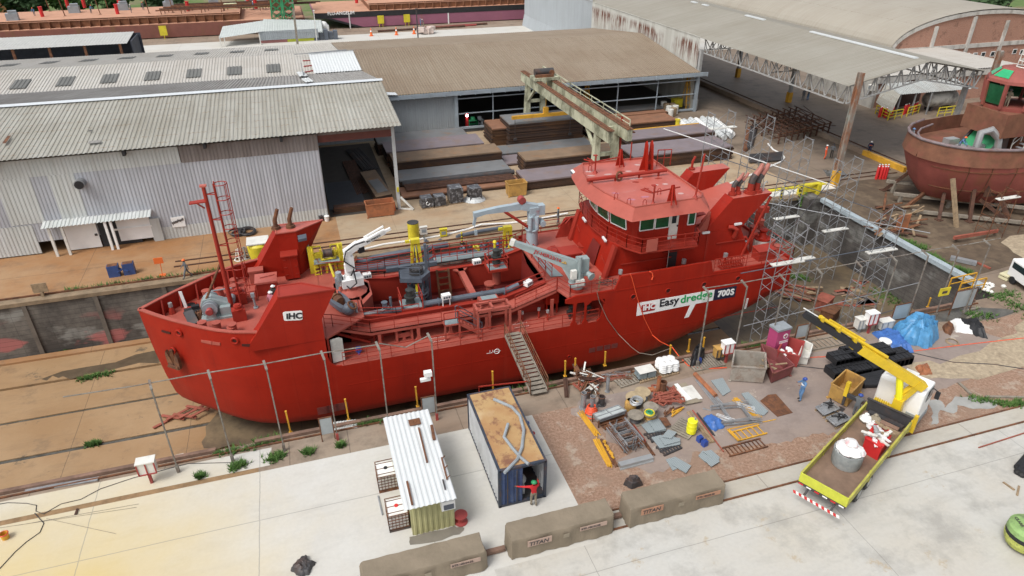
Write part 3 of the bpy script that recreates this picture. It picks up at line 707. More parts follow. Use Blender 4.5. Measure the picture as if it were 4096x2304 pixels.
mb=MB();mb.lathe((wx+1.05,wy+.35,ZF+.75),[(.26,-.1),(.26,.4),(.15,.5)],12,(0,1,0));mb.bar((wx-.2,wy+.8,ZF+1.4),(wx+1.2,wy+.8,ZF+1.4),.06);mb.obj('drive_motor','grey',wd,smooth=1)
for nm,L,lab in(('deck_plates',[(735,690),(880,690),(960,810),(800,830)],'bent dark steel plate lying on the foredeck of the red ship'),):
 P=[on(n5(*p),ZF+.02)for p in L];mb=MB();mb.prism([P[0]+V((0,0,.35)),P[1]+V((0,0,.55)),P[2]+V((0,0,.2)),P[3]+V((0,0,.05))],(0,0,-.05));mb.prism([P[0],P[1]+V((0,0,.5)),P[2],P[3]+V((0,.3,0))],(.05,0,.03));tag(mb.obj('steel_plate','dark',None),lab,'steel plate')
mb=MB();P=[on(n5(*p),ZF+.06)for p in((830,680),(900,640),(960,610),(1000,590))]
for i in range(14):
 f_=i/13*(len(P)-1.001);k=int(f_);p=P[k]+(P[k+1]-P[k])*(f_-k);mb.torus(p,.09,.03,8,4,(i%2,.2,(i+1)%2))
mb.obj('anchor_chain','rust',ship)
for(x,y)in((830,515),(770,820)):
 p=on(n5(x,y),ZF+.01);mb=MB();mb.torus(p,.34,.06,14,5);mb.k=1;mb.lathe(p,[(.33,.0),(.33,.01)],14);mb.obj('hawse_opening',['ship_red','black'],ship)
for k,(x,y)in enumerate(((760,560),(840,600),(830,650))):
 p=on(n5(x,y),ZF);mb=MB()
 if k==0:mb.prism([(p.x-.1,p.y,ZF),(p.x+.1,p.y,ZF),(p.x-.02,p.y+.05,ZF+1.25),(p.x-.22,p.y+.05,ZF+1.25)],(0,.05,0));tag(mb.obj('steel_plate','white',None),'tall white strip propped upright on the foredeck of the red ship','steel plate')
 elif k==1:mb.box((p.x,p.y,ZF),(.9,.35,.15),.2);mb.box((p.x+.1,p.y-.35,ZF),(1.1,.3,.12),.3);mb.box((p.x+.3,p.y,ZF+.15),(.5,.3,.2),.1);tag(mb.obj('chain_stopper_parts','black',None),'black steel fittings heaped between chain and windlass on the foredeck','fittings')
mx,my=-6.2,43.25
mb=MB();mb.tube((mx,my,ZF),(mx,my,12),.16,12,.11);ms=mb.obj('mast','ship_red',ship,smooth=1)
mb=MB();mb.prism([(mx-1,my-.2,11),(mx,my-.25,11.05),(mx,my+.25,11.05),(mx-1,my+.2,11)],(0,0,.08));mb.bar((mx-.2,my,10.6),(mx-.6,my,11),.08);mb.obj('lamp_bracket','ship_red',ms)
mb=MB();mb.box((mx,my,12),(.4,.25,.12));mb.obj('mast_lamp','roof_red',ms)
mb=MB();lx=mx+.62
for s_ in(-.2,.2):mb.tube((lx,my+s_,ZF),(lx,my+s_,12.2),.05,6)
for k in range(29):mb.bar((lx,my-.2,ZF+.3+k*.31),(lx,my+.2,ZF+.3+k*.31),.03)
for z in(4.5,6.2,8,9.8,11.5):mb.bar((mx,my,z),(lx,my-.2,z),.05);mb.bar((mx,my,z),(lx,my+.2,z),.05)
ld=mb.obj('ladder','ship_red',ms)
mb=MB()
for k in range(8):mb.torus((lx+.36,my,5.3+k*.97),.40,.03,14,4)
for a in(-.9,0,.9):mb.tube((lx+.36+.4*cos(a),my+.4*sin(a),4.6),(lx+.36+.4*cos(a),my+.4*sin(a),12.1),.022,4)
mb.obj('ladder_cage','ship_red',ld)
p=on(n5(955,700),ZF);mb=MB();mb.tube((p.x,p.y,ZF),(mx-.05,my,6.75),.08,8);mb.lathe((p.x,p.y,ZF),[(.4,0),(.1,.35)],4);mb.obj('mast_stay','rust',ms)
mb=MB();mb.prism([(.55,42.6,3),(2.35,42.3,3),(3,43.2,3),(3,44.6,3),(2.35,45.4,3),(.6,45.2,3)],(0,0,-.2));mb.loft([[V((1.75+a*cos(2*pi*k/12),43.8+a*sin(2*pi*k/12),z))for k in range(12)]for(a,z)in((1.25,2.2),(1.15,3),(.66,3.3),(.62,3.5))])
mb.prism([(2.3,41.6,3),(3.1,42.8,3),(3.1,44.8,3),(2.3,45.9,3)],(0,0,-5))
pd=mb.obj('crane_pedestal','deck_red',ship,smooth=1)
cx_,cy_=1.75,43.8
mb=MB();mb.box((cx_+.1,cy_,3.5),(1.5,1,.6),.15);mb.box((cx_-.7,cy_+.1,3.6),(.5,.8,.5));mb.cyl((cx_,cy_,4.1),.45,.2,12,.34)
mb.cyl((cx_,cy_,4.2),.3,.95,12,.28);mb.box((cx_+.1,cy_-.1,4.7),(.62,.5,1.1),.1)
wc=mb.obj('white_crane','white',ship)
mb=MB();mb.bar((cx_+.05,cy_-.1,5.2),(cx_+.0,cy_-.1,6.25),.5,.45);mb.bar((cx_-.05,cy_-.1,6.05),(cx_+.85,cy_-.15,6.62),.42,.5);mb.bar((cx_+.7,cy_-.15,6.55),(cx_+1.6,cy_-.2,6.85),.36,.42);bo=mb.obj('boom','white',wc)
mb=MB();mb.bar((cx_+1.4,cy_-.2,6.78),(cx_+2.75,cy_-.3,7.4),.28,.32);mb.bar((cx_+1.3,cy_-.5,6.95),(cx_+2.6,cy_-.55,7.6),.11);mb.bar((cx_+1.3,cy_+.08,6.95),(cx_+2.7,cy_,7.65),.11);mb.bar((cx_+2.5,cy_-.3,7.3),(cx_+3.15,cy_-.3,7.55),.18);jb=mb.obj('jib','white',bo)
mb=MB();mb.path([(cx_+.1,cy_-.42,4.4),(cx_+.38,cy_-.48,5),(cx_-.25,cy_-.45,5.6),(cx_-.05,cy_-.45,6.3),(cx_+.6,cy_-.5,6.75),(cx_+1.5,cy_-.5,6.95)],.05,6);mb.path([(cx_-.5,cy_-.4,3.95),(cx_-.1,cy_-.65,3.5),(cx_+.4,cy_-.7,3.9),(cx_+.3,cy_-.45,4.8)],.055,6);mb.obj('hydraulic_hose','black',wc,smooth=1)
mb=MB();mb.tube((cx_-.75,cy_-.3,4.1),(cx_-.75,cy_-.3,4.75),.22,12);mb.bar((cx_-.95,cy_-.4,3.5),(cx_-.95,cy_-.4,4.4),.18);mb.obj('hydraulic_tank','grey',wc,smooth=1)
mb=MB();mb.box((cx_+1,cy_-.2,6),(.42,.28,.42),.4);mb.obj('hook_winch','black',bo)
text('IHC 270M.0/15',.17,'signblack',jb,V((cx_+1.45,cy_-.375,6.72)),V((1.35,-.1,.62)),(0,0,1),'lettering',.005,.006)
R5=lambda x,y:c(1260,1000,x,y)
pA,pB=G(R5(300,740),3.3),G(R5(500,910),3.3)
pA.z=3.35;pB.z=3.3;dv=(pB-pA).normalized();sx=V((-dv.y,dv.x,0))
mb=MB()
for s_ in(-1,1):mb.prism([pA+sx*(.45*s_)-dv*.4,pA+sx*(.58*s_)+dv*.4,pB+sx*(.5*s_)-dv*.3,pB+sx*(.18*s_)+dv*.3,pB+sx*(.1*s_),pA+sx*(.4*s_)+dv*.3],(0,0,.34))
mb.ball(tuple(pB+V((0,0,.18))),.42,12)
pump=mb.obj('dredge_pump','bluegrey',None,smooth=1);tag(pump,'dark grey dredge pump lying on the sloping deck beside the bow logo wing','pump')
mb=MB();mb.path([pA+V((0,0,.15)),pA+dv*.9+V((0,0,.2))],.34,12);mb.path([pA+V((0,0,.2))+dv*.3,pA+V((0,0,.2))+dv*.36],.42,12);mb.path([pA-dv*.5+V((0,0,.2)),pA-dv*.42+V((0,0,.2))],.36,12);mb.obj('pump_rotor','rust',pump,smooth=1)
mb=MB();mb.torus(tuple(pB+V((.28,-.05,.45))),.3,.07,14,6,(.6,-.3,.8));mb.obj('pump_flange','rust',pump,smooth=1)
mb=MB();mb.tube((2.6,40.9,2.6),(5,40.95,2.55),.2,10);mb.tube((6.3,40.98,2.66),(12.6,41,2.72),.21,10);mb.tube((12.6,41,2.72),(13.4,41.1,2.95),.21,10)
for x in(4.1,7.4,10.6,12.2):mb.tube((x,40.98,2.65),(x+.08,40.98,2.65),.29,10)
mb.obj('discharge_pipe','bluegrey',ship,smooth=1)
mb=MB();mb.path([(1.75,40.9,3.6),(1.8,40.75,3.05),(2.1,40.7,2.75),(3.4,40.8,2.75),(4,40.9,2.9)],.12,8);mb.obj('jet_water_pipe','galv',ship,smooth=1)
mb=MB();mb.bx(3.55,3.85,40.75,41.05,2.85,3.3);mb.lathe((3.7,40.9,3.3),[(.22,0),(.22,.05)],10);mb.tube((4.15,41.1,2.9),(4.15,41.1,3.55),.09,8);mb.obj('pipe_valve','bluegrey',ship)
for(x0,x1,y0,y1,zz,leg)in((4.85,6.3,40.78,42.2,2.45,None),):
 mb=MB();mb.bx(x0,x1,y0,y1,zz,zz+.12);pf=mb.obj('valve_platform','platgrey',ship)
 mb=MB();mb.bar((x0,y0,zz),(x1,y0,zz),.14,.2)
 for(x,y)in((x0,y0),(x1,y0),(x0,y1),(x1,y1)):mb.bar((x,y,zz-.2),(x,y,zz+1.15),.08)
 for z in(.6,1.1):mb.bar((x0,y0,zz+z),(x0,y1,zz+z),.05);mb.bar((x1,y0,zz+z),(x1,y1,zz+z),.05)
 mb.bar((x0,y1,zz),(x1,y1,zz),.14,.2);mb.obj('platform_frame','ship_red',pf)
def motor(x,y,z,name='valve_actuator'):
 mb=MB();mb.lathe((x,y,z),[(.34,0),(.34,.12),(.3,.14),(.3,.5),(.42,.52),(.42,.62),(.27,.64),(.24,1),(.3,1.02),(.3,1.12),(.12,1.2)],12);mb.bar((x-.05,y-.05,z+.65),(x+.35,y-.25,z+1.15),.2);m_=mb.obj(name,'gunmetal',ship,smooth=1)
motor(5.55,41.5,2.57)
mb=MB();mb.bx(12,13.5,43.9,45.2,2.7,2.8);pf=mb.obj('valve_platform','platgrey',ship)
mb=MB();
for(a,b)in(((12,43.9),(13.5,43.9)),((13.5,43.9),(13.5,45.2)),((13.5,45.2),(12,45.2)),((12,45.2),(12,43.9))):mb.bar((*a,2.78),(*b,2.78),.1,.2)
rail([(12,45.2,2.8),(12,43.9,2.8),(13.5,43.9,2.8),(13.5,45.2,2.8)],.95,1,.04,mb=mb);mb.obj('platform_frame','ship_red',pf)
mb=MB();mb.cyl((12.75,44.6,2.8),.25,.3,12);mb.cyl((12.75,44.6,1.35),.34,1.3,12);mb.obj('actuator_column','deck_red',ship,smooth=1);motor(12.75,44.6,3.1)
ox,oy=6.5,44
mb=MB();mb.cyl((ox,oy,-3.2),.45,5.3,16);mb.torus((ox,oy,2.05),.75,.12,18,6);mb.torus((ox,oy,1.7),.75,.06,18,6);mb.torus((ox,oy,2.3),.72,.05,18,6)
for k in range(4):mb.tube((ox+.75*cos(k*pi/2+.4),oy+.75*sin(k*pi/2+.4),-2.5),(ox+.75*cos(k*pi/2+.4),oy+.75*sin(k*pi/2+.4),3.3),.09,8)
mb.prism([(ox-1.3,oy-.5,3.2),(ox+.2,oy-1,3.2),(ox+1,oy-.1,3.2),(ox+.7,oy+1,3.2),(ox-1.2,oy+.8,3.2)],(0,0,.35));mb.bar((ox-2,oy+1.4,3.4),(ox+1.8,oy+1.4,3.4),.3)
ov=mb.obj('overflow_column','bluegrey',ship,smooth=1)
mb=MB();mb.lathe((ox,oy,3.55),[(.55,0),(.55,.1),(.38,.12),(.38,.3),(.5,.32),(.5,.42)],16)
for k in range(12):mb.cyl((ox+.46*cos(k*pi/6),oy+.46*sin(k*pi/6),3.95),.05,.1,5)
mb.obj('valve_head','dark',ov,smooth=1)
mb=MB();mb.bx(ox+.72,ox+.92,oy+.25,oy+.45,-2.5,5.6);mb.bx(ox+.98,ox+1.06,oy+.3,oy+.4,-2.5,5.5);mb.obj('guide_rail','bluegrey',ov)
mb=MB();mb.tube((ox-.1,oy-.55,1.7),(ox-.1,oy-.55,2.9),.13,8);mb.obj('lift_cylinder','yellow',ov,smooth=1)
rail([(ox-1.2,oy+.7,3.55),(ox-1.3,oy-.5,3.55),(ox+.1,oy-1,3.55)],.9,1,.035).obj('column_railing','bluegrey',ov)
def lamp(x,y,z,rz=.0,post=.0):
 mb=MB();mb.box((x,y,z+post),(.62,.4,.34),rz)
 if post:mb.bar((x-.25,y,z),(x-.25,y,z+post),.06);mb.bar((x+.25,y,z),(x+.25,y,z+post),.06)
 mb.k=1
 for k in(-1,0,1):mb.box((x+.18*k*cos(rz)+.205*sin(rz),y+.18*k*sin(rz)-.205*cos(rz),z+post+.08),(.13,.02,.16),rz)
 return mb.obj('floodlight',['white','bluegrey'],ship)
lamp(7.95,40.7,2.4,.1,.6);lamp(14,40.7,3.05,.55);lamp(11.6,46.2,2.42,.1);lamp(3.1,46.15,2.6,.1)
mb=MB()
for(x,y)in((9.6,38.35),(9.6,39.3),(11.9,38.35),(11.9,39.3),(10.7,39.3)):mb.bar((x,y,.75),(x,y,3),.15)
for(a,b)in(((9.6,38.35),(11.9,38.35)),((9.6,39.3),(11.9,39.3)),((9.6,38.35),(9.6,39.3)),((11.9,38.35),(11.9,39.3)),((10.7,38.35),(10.7,39.3))):mb.bar((*a,3),(*b,3),.15)
mb.obj('boarding_frame','deck_red',ship)
mb=MB();mb.bx(10.2,11.6,40.1,40.7,2.65,2.72);mb.bar((10.2,39.9,2.1),(10.3,40.3,2.7),.12);mb.bar((10.2,40.4,2.1),(10.2,40.5,2.7),.12);mb.k=1;mb.bx(10.4,11.5,40.15,40.65,2.725,2.74);mb.obj('step_platform',['deck_red','platgrey'],ship)
mb=MB();mb.bx(7.35,8.45,38.75,39.5,1.92,2.02);
for(x,y)in((7.4,38.8),(8.4,38.8)):mb.bar((x,y,.75),(x,y,2),.12)
mb.k=1;mb.bx(7.42,8.38,38.82,39.45,2.025,2.035);st=mb.obj('stair_landing',['deck_red','platgrey'],ship)
mb=MB();
for y in(38.8,39.45):mb.bar((8.45,y,1.95),(10,y,.78),.05,.22)
for k in range(6):f_=(k+.5)/6;mb.bx(8.45+1.55*f_-.1,8.45+1.55*f_+.1,38.8,39.45,1.95-1.17*f_-.02,1.95-1.17*f_+.02)
mb.obj('stair','deck_red',st)
for y in(38.8,39.45):
 mb=MB();mb.path([(8.3,y,2),(8.3,y,3),(8.45,y,3.05),(10,y,1.75),(10,y,.78)],.035,6);mb.bar((8.4,y,2.5),(10,y,1.25),.035);mb.obj('handrail','bluegrey',st)
rail([(7.35,38.75,2.02),(8.4,38.75,2.02)],1,1,.04).obj('landing_railing','ship_red',st)
for X in(6.35,12.35):
 mb=MB();mb.bx(X,X+1.15,38.75,39.3,.752,.83);mh=mb.obj('manhole_cover','deck_red',ship)
 mb=MB()
 for k in range(11):
  for yy in(38.8,39.25):mb.box((X+.07+k*.1,yy,.83),(.04,.04,.03))
 mb.obj('cover_bolts','offwhite',mh)
p=V((0,0,0))
mb=MB();mb.prism([(-.22,38.35,.85),(.55,38.5,.85),(.55,38.5,2.5),(.35,38.46,2.65),(-.22,38.35,2.65)],(.01,.07,0));mb.obj('open_door','offwhite',ship)
for k in range(3):
 mb=MB();mb.tube((2.7+k*.28,40.2,.75),(2.7+k*.28,40.2,1.75),.06,6);mb.k=1;mb.tube((2.7+k*.28,40.2,1.75),(2.7+k*.28,40.2,2),.11,8);mb.obj('air_vent',['ship_red','steel'],ship)
mb=MB();mb.cyl((4.7,39.9,.75),.16,.6,8);mb.bx(4.2,5.2,39.75,40.15,1,1.35);mb.bx(4.1,4.25,39.6,40.3,.75,1.7);mb.bx(5.15,5.3,39.6,40.3,.75,1.7);mb.obj('mooring_winch','deck_red',ship)
mb=MB();mb.bar((.1,39.9,2.2),(2.4,40.1,.85),.16);mb.obj('brace','ship_red',ship)
for(x,y,z)in((1.5,39,.9),(17,39.5,1),(18.2,39.2,1),(18.2,40,1.4),(16.6,38.9,1.05)):
 mb=MB();mb.torus((x,y,z+.2),.18,.05,10,5,(0,1,.3));mb.tube((x,y,.75),(x,y+.05,z+.2),.08,8);mb.box((x,y+.15,z),(.3,.3,.3));mb.obj('deck_valve','blue'if x<2 else 'gunmetal',ship)
mb=MB();mb.bx(15.1,16.1,39.9,40.6,1.6,2.6);mb.bar((15.2,40,.75),(15.2,40,1.6),.1);mb.bar((16,40,.75),(16,40,1.6),.1);mb.obj('electric_cabinet','hull_red',ship)
for(X,Yv)in((14.5,39.7),(15,39.2),(10.9,39.9),(13.2,39.6)):
 mb=MB();mb.tube((X,Yv,.75),(X,Yv,1.4),.07,6);mb.k=1;mb.tube((X,Yv,1.4),(X,Yv,1.6),.12,8);mb.obj('air_vent',['ship_red','steel'],ship)
mb=MB();mb.tube((1.6,48,2.3),(15.8,48,2.35),.38,12);mb.path([(2.6,49.2,2.6),(3.4,49.2,2.4),(4,49.2,2.6),(10,49.2,2.9)],.24,10);mb.tube((4.5,48,2.3),(5.8,48,2.3),.47,12);mb.tube((7.6,48,2.3),(8.6,48,2.3),.47,12);mb.obj('suction_pipe','bluegrey',ship,smooth=1)
mb=MB();mb.torus((2.6,49.2,2.68),.26,.07,12,5,(1,0,-.4));mb.obj('pipe_flange','rust',ship,smooth=1)
mb=MB();mb.bx(8.4,15.2,46.6,47.4,2.75,2.82);fw=mb.obj('far_walkway','platgrey',ship)
rail([(8.4,47.4,2.8),(15.2,47.4,2.8)],1.05,2,.035).obj('walkway_railing','ship_red',fw);rail([(8.9,46.6,2.8),(15.2,46.6,2.8)],1.05,2,.035).obj('walkway_railing','ship_red',fw)
mb=rail([(2,47,2.75),(4.6,47.1,2.7),(6.8,47,2.75)],1,2,.035);mb.obj('far_railing','ship_red',ship)
mb=MB()
for y in(46.65,47.35):mb.bar((7.2,y,2.3),(8.5,y,3),.06);mb.path([(7.2,y,2.3),(7.2,y,3.3),(8.4,y,4),(8.5,y,2.9)],.035,5)
mb.obj('far_stair','ship_red',ship)
for k in range(9):
 mb=MB();xx=11+k*.55;mb.torus((xx,48.1+.25*sin(k*2.1),2.85),.28,.1,10,5,(1,.3,.2));mb.box((xx,48.2,2.4),(.4,.5,.5),k*.4);mb.obj('hydraulic_unit',['bluegrey','gunmetal','yellow'][k%3]if k!=5 else 'blue',ship)
def aframe(x,y,z,h,tilt,name='gantry_frame'):
 mb=MB()
 for s_ in(-.42,.42):mb.bar((x+s_,y,z),(x+s_*.5,y+tilt,z+h),.2,.24)
 mb.bx(x-.34,x+.34,y+tilt-.2,y+tilt+.2,z+h-.2,z+h+.16);mb.bx(x-.75,x-.42,y+tilt-.1,y+tilt+.1,z+h-.1,z+h+.1)
 g_=mb.obj(name,'yellow',ship)
 mb=MB();mb.tube((x,y-.6,z-.1),(x,y-.2,z+h*.45),.1,8);mb.tube((x,y-.2,z+h*.45),(x,y+tilt,z+h*.9),.055,8);mb.obj('hydraulic_ram','yellow',g_,smooth=1);return g_
aframe(7.1,47.35,1.6,2.85,.15);aframe(14.55,47.4,1.7,2.75,.15)
mb=MB();mb.tube((12.9,45.5,2.6),(12.9,45.5,4.3),.1,8);mb.ball((12.9,45.5,4.4),.17,8);mb.cyl((12.9,45.5,3.5),.16,.25,8);mb.obj('lift_cylinder','yellow',ship,smooth=1)
gx=.3;mb=MB()
for x in(gx-.95,gx+1.15):mb.bar((x,47.2,1.9),(x,47.6,5),.32,.42)
mb.bar((gx-.95,47.5,4.3),(gx+1.15,47.5,4.3),.28,.36);mb.bar((gx-.9,47.3,3.6),(gx+1.1,47.3,3.7),.2,.26)
for x in(gx-.1,gx+.75):mb.bar((x,47,2.3),(x+(.18 if x<gx else-.1),47.1,3.7),.18)
mb.bar((gx,47.1,3.7),(gx+.7,47.1,3.7),.2);mb.bx(gx+.85,gx+1.05,47.2,47.4,2.3,3.6)
tg=mb.obj('hoist_gantry','yellow',ship)
mb=MB();mb.bx(gx-.85,gx+1.05,46.7,47.45,3.95,4.02);mb.obj('gantry_deck','platgrey',tg)
mb=MB();mb.lathe((gx-.1,47.2,4.55),[(.4,0),(.4,.06),(.28,.07),(.28,.6),(.4,.61),(.4,.67)],14,(1,0,0));mb.obj('winch_drum','dark',tg,smooth=1)
mb=MB()
for x in(gx-.25,gx+.75):mb.bar((x,47.15,4),(x,47.15,4.9),.14)
mb.tube((gx-.25,47.05,4.1),(gx+.75,47.05,4.15),.09,8);mb.obj('winch_stand','yellow',tg)
for run in([(gx-.85,46.75,4.02),(gx-.85,47.5,4.02),(gx-.2,47.5,4.02)],[(gx+.5,47.5,4.02),(gx+1.05,47.5,4.02),(gx+1.05,46.75,4.02)]):rail(run,1,1,.055).obj('gantry_railing','yellow',tg)
mb=MB()
for x in(gx-.85,gx-.4):mb.bar((x,46.8,2.3),(x,46.9,4.05),.07)
for k in range(6):mb.bar((gx-.85,46.83,2.5+k*.28),(gx-.4,46.83,2.5+k*.28),.06)
mb.obj('gantry_ladder','yellow',tg)
mb=MB();mb.tube((gx+.45,46.2,3),(gx+.25,46.8,3.9),.1,8);mb.obj('hydraulic_ram','yellow',tg,smooth=1)
railing('far_bow_railing',[(-.3,48,3),(-.2,46.8,3),(1.6,46.5,3),(2,46.3,2.8)],1)
ZR=3.1
yd0,yd1=40,46.8
E5=lambda x,y:c(2260,590,x,y);F5=lambda x,y:c(2660,590,x,y);D5=lambda x,y:c(2700,860,x,y);B5=lambda x,y:c(2040,960,x,y)
mb=MB();
side_poly=[(19.75,3.1),(20.3,5.5),(27.9,5.5),(27.9,5.6),(30.75,5.55),(32,3.1)]
mb.add([(x,yd0,z)for(x,z)in side_poly]+[(x,yd1,z)for(x,z)in side_poly],[[0,1,2,3,4,5],[6,7,8,9,10,11]]+[[i,(i+1)%6,6+(i+1)%6,6+i]for i in range(6)])
dh=mb.obj('deckhouse','hull_red',ship)
for y in(39.9,46.65):mb=MB();mb.bar((19.6,y+.05,3.1),(20.3,y+.05,5.6),.5,.22);mb.obj('front_column','ship_red',dh)
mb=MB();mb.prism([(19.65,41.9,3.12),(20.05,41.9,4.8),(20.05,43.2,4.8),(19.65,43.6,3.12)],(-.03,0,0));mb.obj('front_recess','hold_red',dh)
for(a,b)in(((505,690),(420,320)),):
 pass
for(x0,x1,z0,z1)in((20.9,25,3.75,4.35),(24.3,26.9,4.2,4.5),(28.8,31.2,4.3,4.75)):
 mb=MB();mb.bar((x0,yd0-.06,z0+.25),(x1,yd0-.06,z0+.25),.07);mb.bar((x0,yd0,z0+.25),(x0,yd0-.07,z0+.25),.05);mb.bar((x1,yd0,z0+.25),(x1,yd0-.07,z0+.25),.05);mb.obj('grab_rail','ship_red',dh)
mb=MB();mb.bar((19.75,41,4.4),(19.95,40.3,3.7),.05);mb.bar((19.95,46.2,4.6),(19.95,45.6,4.2),.05);mb.obj('grab_rail','ship_red',dh)
mb=MB();mb.bx(24.75,25.5,yd0-.03,yd0-.01,3.15,5.1);dd=mb.obj('doorway','black',dh);mb=MB();mb.prism([(24.75,yd0-.04,3.2),(24.4,yd0-.6,3.2),(24.4,yd0-.6,5),(24.75,yd0-.04,5)],(.05,.03,0));mb.obj('open_door','offwhite',dd)
mb=MB();mb.bx(27.88,27.96,yd0-.05,yd0-.005,3.1,5.6);mb.obj('downpipe','ship_red',dh)
def strip_lamp(p,n=(0,-1,0),L=.6):
 d=V((n[1],-n[0],0)).normalized();p=V(p);mb=MB();mb.bar(p-d*L/2,p+d*L/2,.14,.14);return mb.obj('strip_lamp','lamp',dh)
a=AY(D5(460,262),yd0-.1);strip_lamp(a);a=AY(D5(938,133),yd0-.1);strip_lamp(a)
for(x,y)in((300,1070),(600,1360)):
 a=G(E5(x,y),4.9 if y<1200 else 4.9);mb=MB();a=AX(E5(x,y),20.1);mb.bar(a+V((-.08,.3,.05)),a+V((-.08,-.3,-.05)),.14);mb.obj('strip_lamp','lamp',dh)
ZB=5.65
bd=[(20.75,47.9),(20.25,45.9),(19.95,43.4),(20.2,41.2),(20.9,39.4),(21.6,38.4),(26,38.25),(26.2,38.9),(26.2,39.9),(29,40.1),(29,46.7),(26.2,47),(26.2,48.5),(21.6,48.4)]
mb=MB();mb.prism([(x,y,ZB)for(x,y)in bd],(0,0,-.16));
bdk=mb.obj('bridge_deck','ship_red',ship)
mb=MB()
for(a,b)in zip(bd[:7],bd[1:7]):
 mb.prism([(a[0],a[1],ZB),(b[0],b[1],ZB),(b[0]*.9+24*.1,b[1]*.88+YC*.12,ZB-.5),(a[0]*.9+24*.1,a[1]*.88+YC*.12,ZB-.5)],(.03,.03,0))
mb.obj('deck_skirt','hull_red',bdk)
railing('bridge_railing',[(x,y,ZB)for(x,y)in bd[:8]],1,2,.032,1.2,parent=bdk);railing('bridge_railing',[(26.2,48.5,ZB),(21.6,48.4,ZB),(20.75,47.9,ZB)],1,2,.032,1.2,parent=bdk)
a=AY(E5(1200,1390),38.35);mb=MB();mb.bx(21.9,22.75,38.28,38.32,ZB,ZB+.95);mb.obj('wind_screen','deck_red',bdk)
yw0,yw1=39.55,47.25
low=[(21.3,46.9),(20.7,45.2),(20.5,43.4),(20.7,41.6),(21.3,39.9),(21.75,39.55),(26.4,39.55),(26.9,40.2),(26.9,46.6),(26.4,47.25),(21.75,47.25)]
ZT=8.35
hi=[(x-(.35 if x<21.6 else 0),y)for(x,y)in low]
mb=MB();n=len(low)
mb.add([(x,y,ZB)for(x,y)in low]+[(x,y,ZT)for(x,y)in hi],[[i,(i+1)%n,n+(i+1)%n,n+i]for i in range(n)]+[list(range(n,2*n))])
wh=mb.obj('wheelhouse','hull_red',ship)
def window(a,b,z0,z1,m0=.12,m1=.12,skew=.0):
 a0,b0=V((*low[a],0)),V((*low[b],0));a1,b1=V((*hi[a],0)),V((*hi[b],0))
 def P(f,z):
  k=(z-ZB)/(ZT-ZB);A_=a0+(a1-a0)*k;B_=b0+(b1-b0)*k;p=A_+(B_-A_)*f;return V((p.x,p.y,z))
 nn=(b0-a0).cross(V((0,0,1))).normalized();ctr=V((24,YC,0))
 if nn.dot(a0-ctr)<0:nn=-nn
 q_=[P(m0,z0),P(1-m1,z0),P(1-m1,z1),P(m0,z1)]
 mb=MB();c_=sum(q_,V())/4
 for i in range(4):mb.bar(q_[i]+nn*.02,q_[(i+1)%4]+nn*.02,.07)
 f_=mb.obj('window_frame','white',wh);mb=MB();mb.prism([p+nn*.012 for p in q_],nn*.02);mb.obj('pane','glass_green',f_);return f_
for(a,b)in((0,1),(1,2),(2,3),(3,4)):window(a,b,6.75,8.2,.07,.07)
L_=26.4-21.75
for(x0,x1)in((21.9,23),(23.1,24.2)):window(5,6,6.75,7.95,(x0-21.75)/L_,1-(x1-21.75)/L_)
window(5,6,6.7,8,.86,.02)
for(x0,x1)in((21.9,23),(23.2,24.4)):window(9,10,6.75,7.95,1-(x1-21.75)/L_,(x0-21.75)/L_)
mb=MB();mb.bx(24.25,24.95,yw0-.06,yw0-.01,5.75,7.75);dr=mb.obj('wheelhouse_door','offwhite',wh);mb=MB();mb.bx(24.4,24.75,yw0-.08,yw0-.061,7,7.6);mb.obj('pane','glass',dr);mb=MB();mb.bx(24.85,24.92,yw0-.11,yw0-.06,6.7,6.85);mb.obj('handle','dark',dr)
fo=[(20.3,48.75),(19.64,47),(19.2,44.5),(19.2,43.4),(19.3,41.7),(19.85,39.4),(20.42,38.05),(26.5,38.15),(26.9,38.9),(26.9,47.9),(26.5,48.65)]
fi=[(20.9,48),(20.3,46.3),(19.95,44.6),(19.9,43.4),(20.1,41.9),(20.45,40.5),(20.95,38.8),(26.15,39),(26.7,39.6),(26.7,47.2),(26.15,47.8)]
n=len(fo);mb=MB()
mb.add([(x,y,8.27)for(x,y)in fo]+[(x,y,8.98)for(x,y)in fi],[[i,(i+1)%n,n+(i+1)%n,n+i]for i in range(n)])
mb.add([(x,y,8.27)for(x,y)in fo]+[(x,y,8.3)for(x,y)in low],[[i,(i+1)%n,n+(i+1)%n,n+i]for i in range(n)])
rf=mb.obj('roof_fascia','deck_red',wh,recalc=False)
mb=MB();mb.poly([(x,y,8.9)for(x,y)in fi]);rt=mb.obj('wheelhouse_roof','roof_red',wh)
mb=MB()
for a,b in zip(fi,fi[1:]+fi[:1]):mb.bar((*a,8.96),(*b,8.96),.09,.14)
mb.obj('roof_edge','deck_red',rt)
M['bare']=mk('bare_primer_patch',(.52,.33,.30),.4,.1);M['oldred']=mk('dark_red_patch',(.28,.03,.015),.4,.1)
rr=random.Random(8)
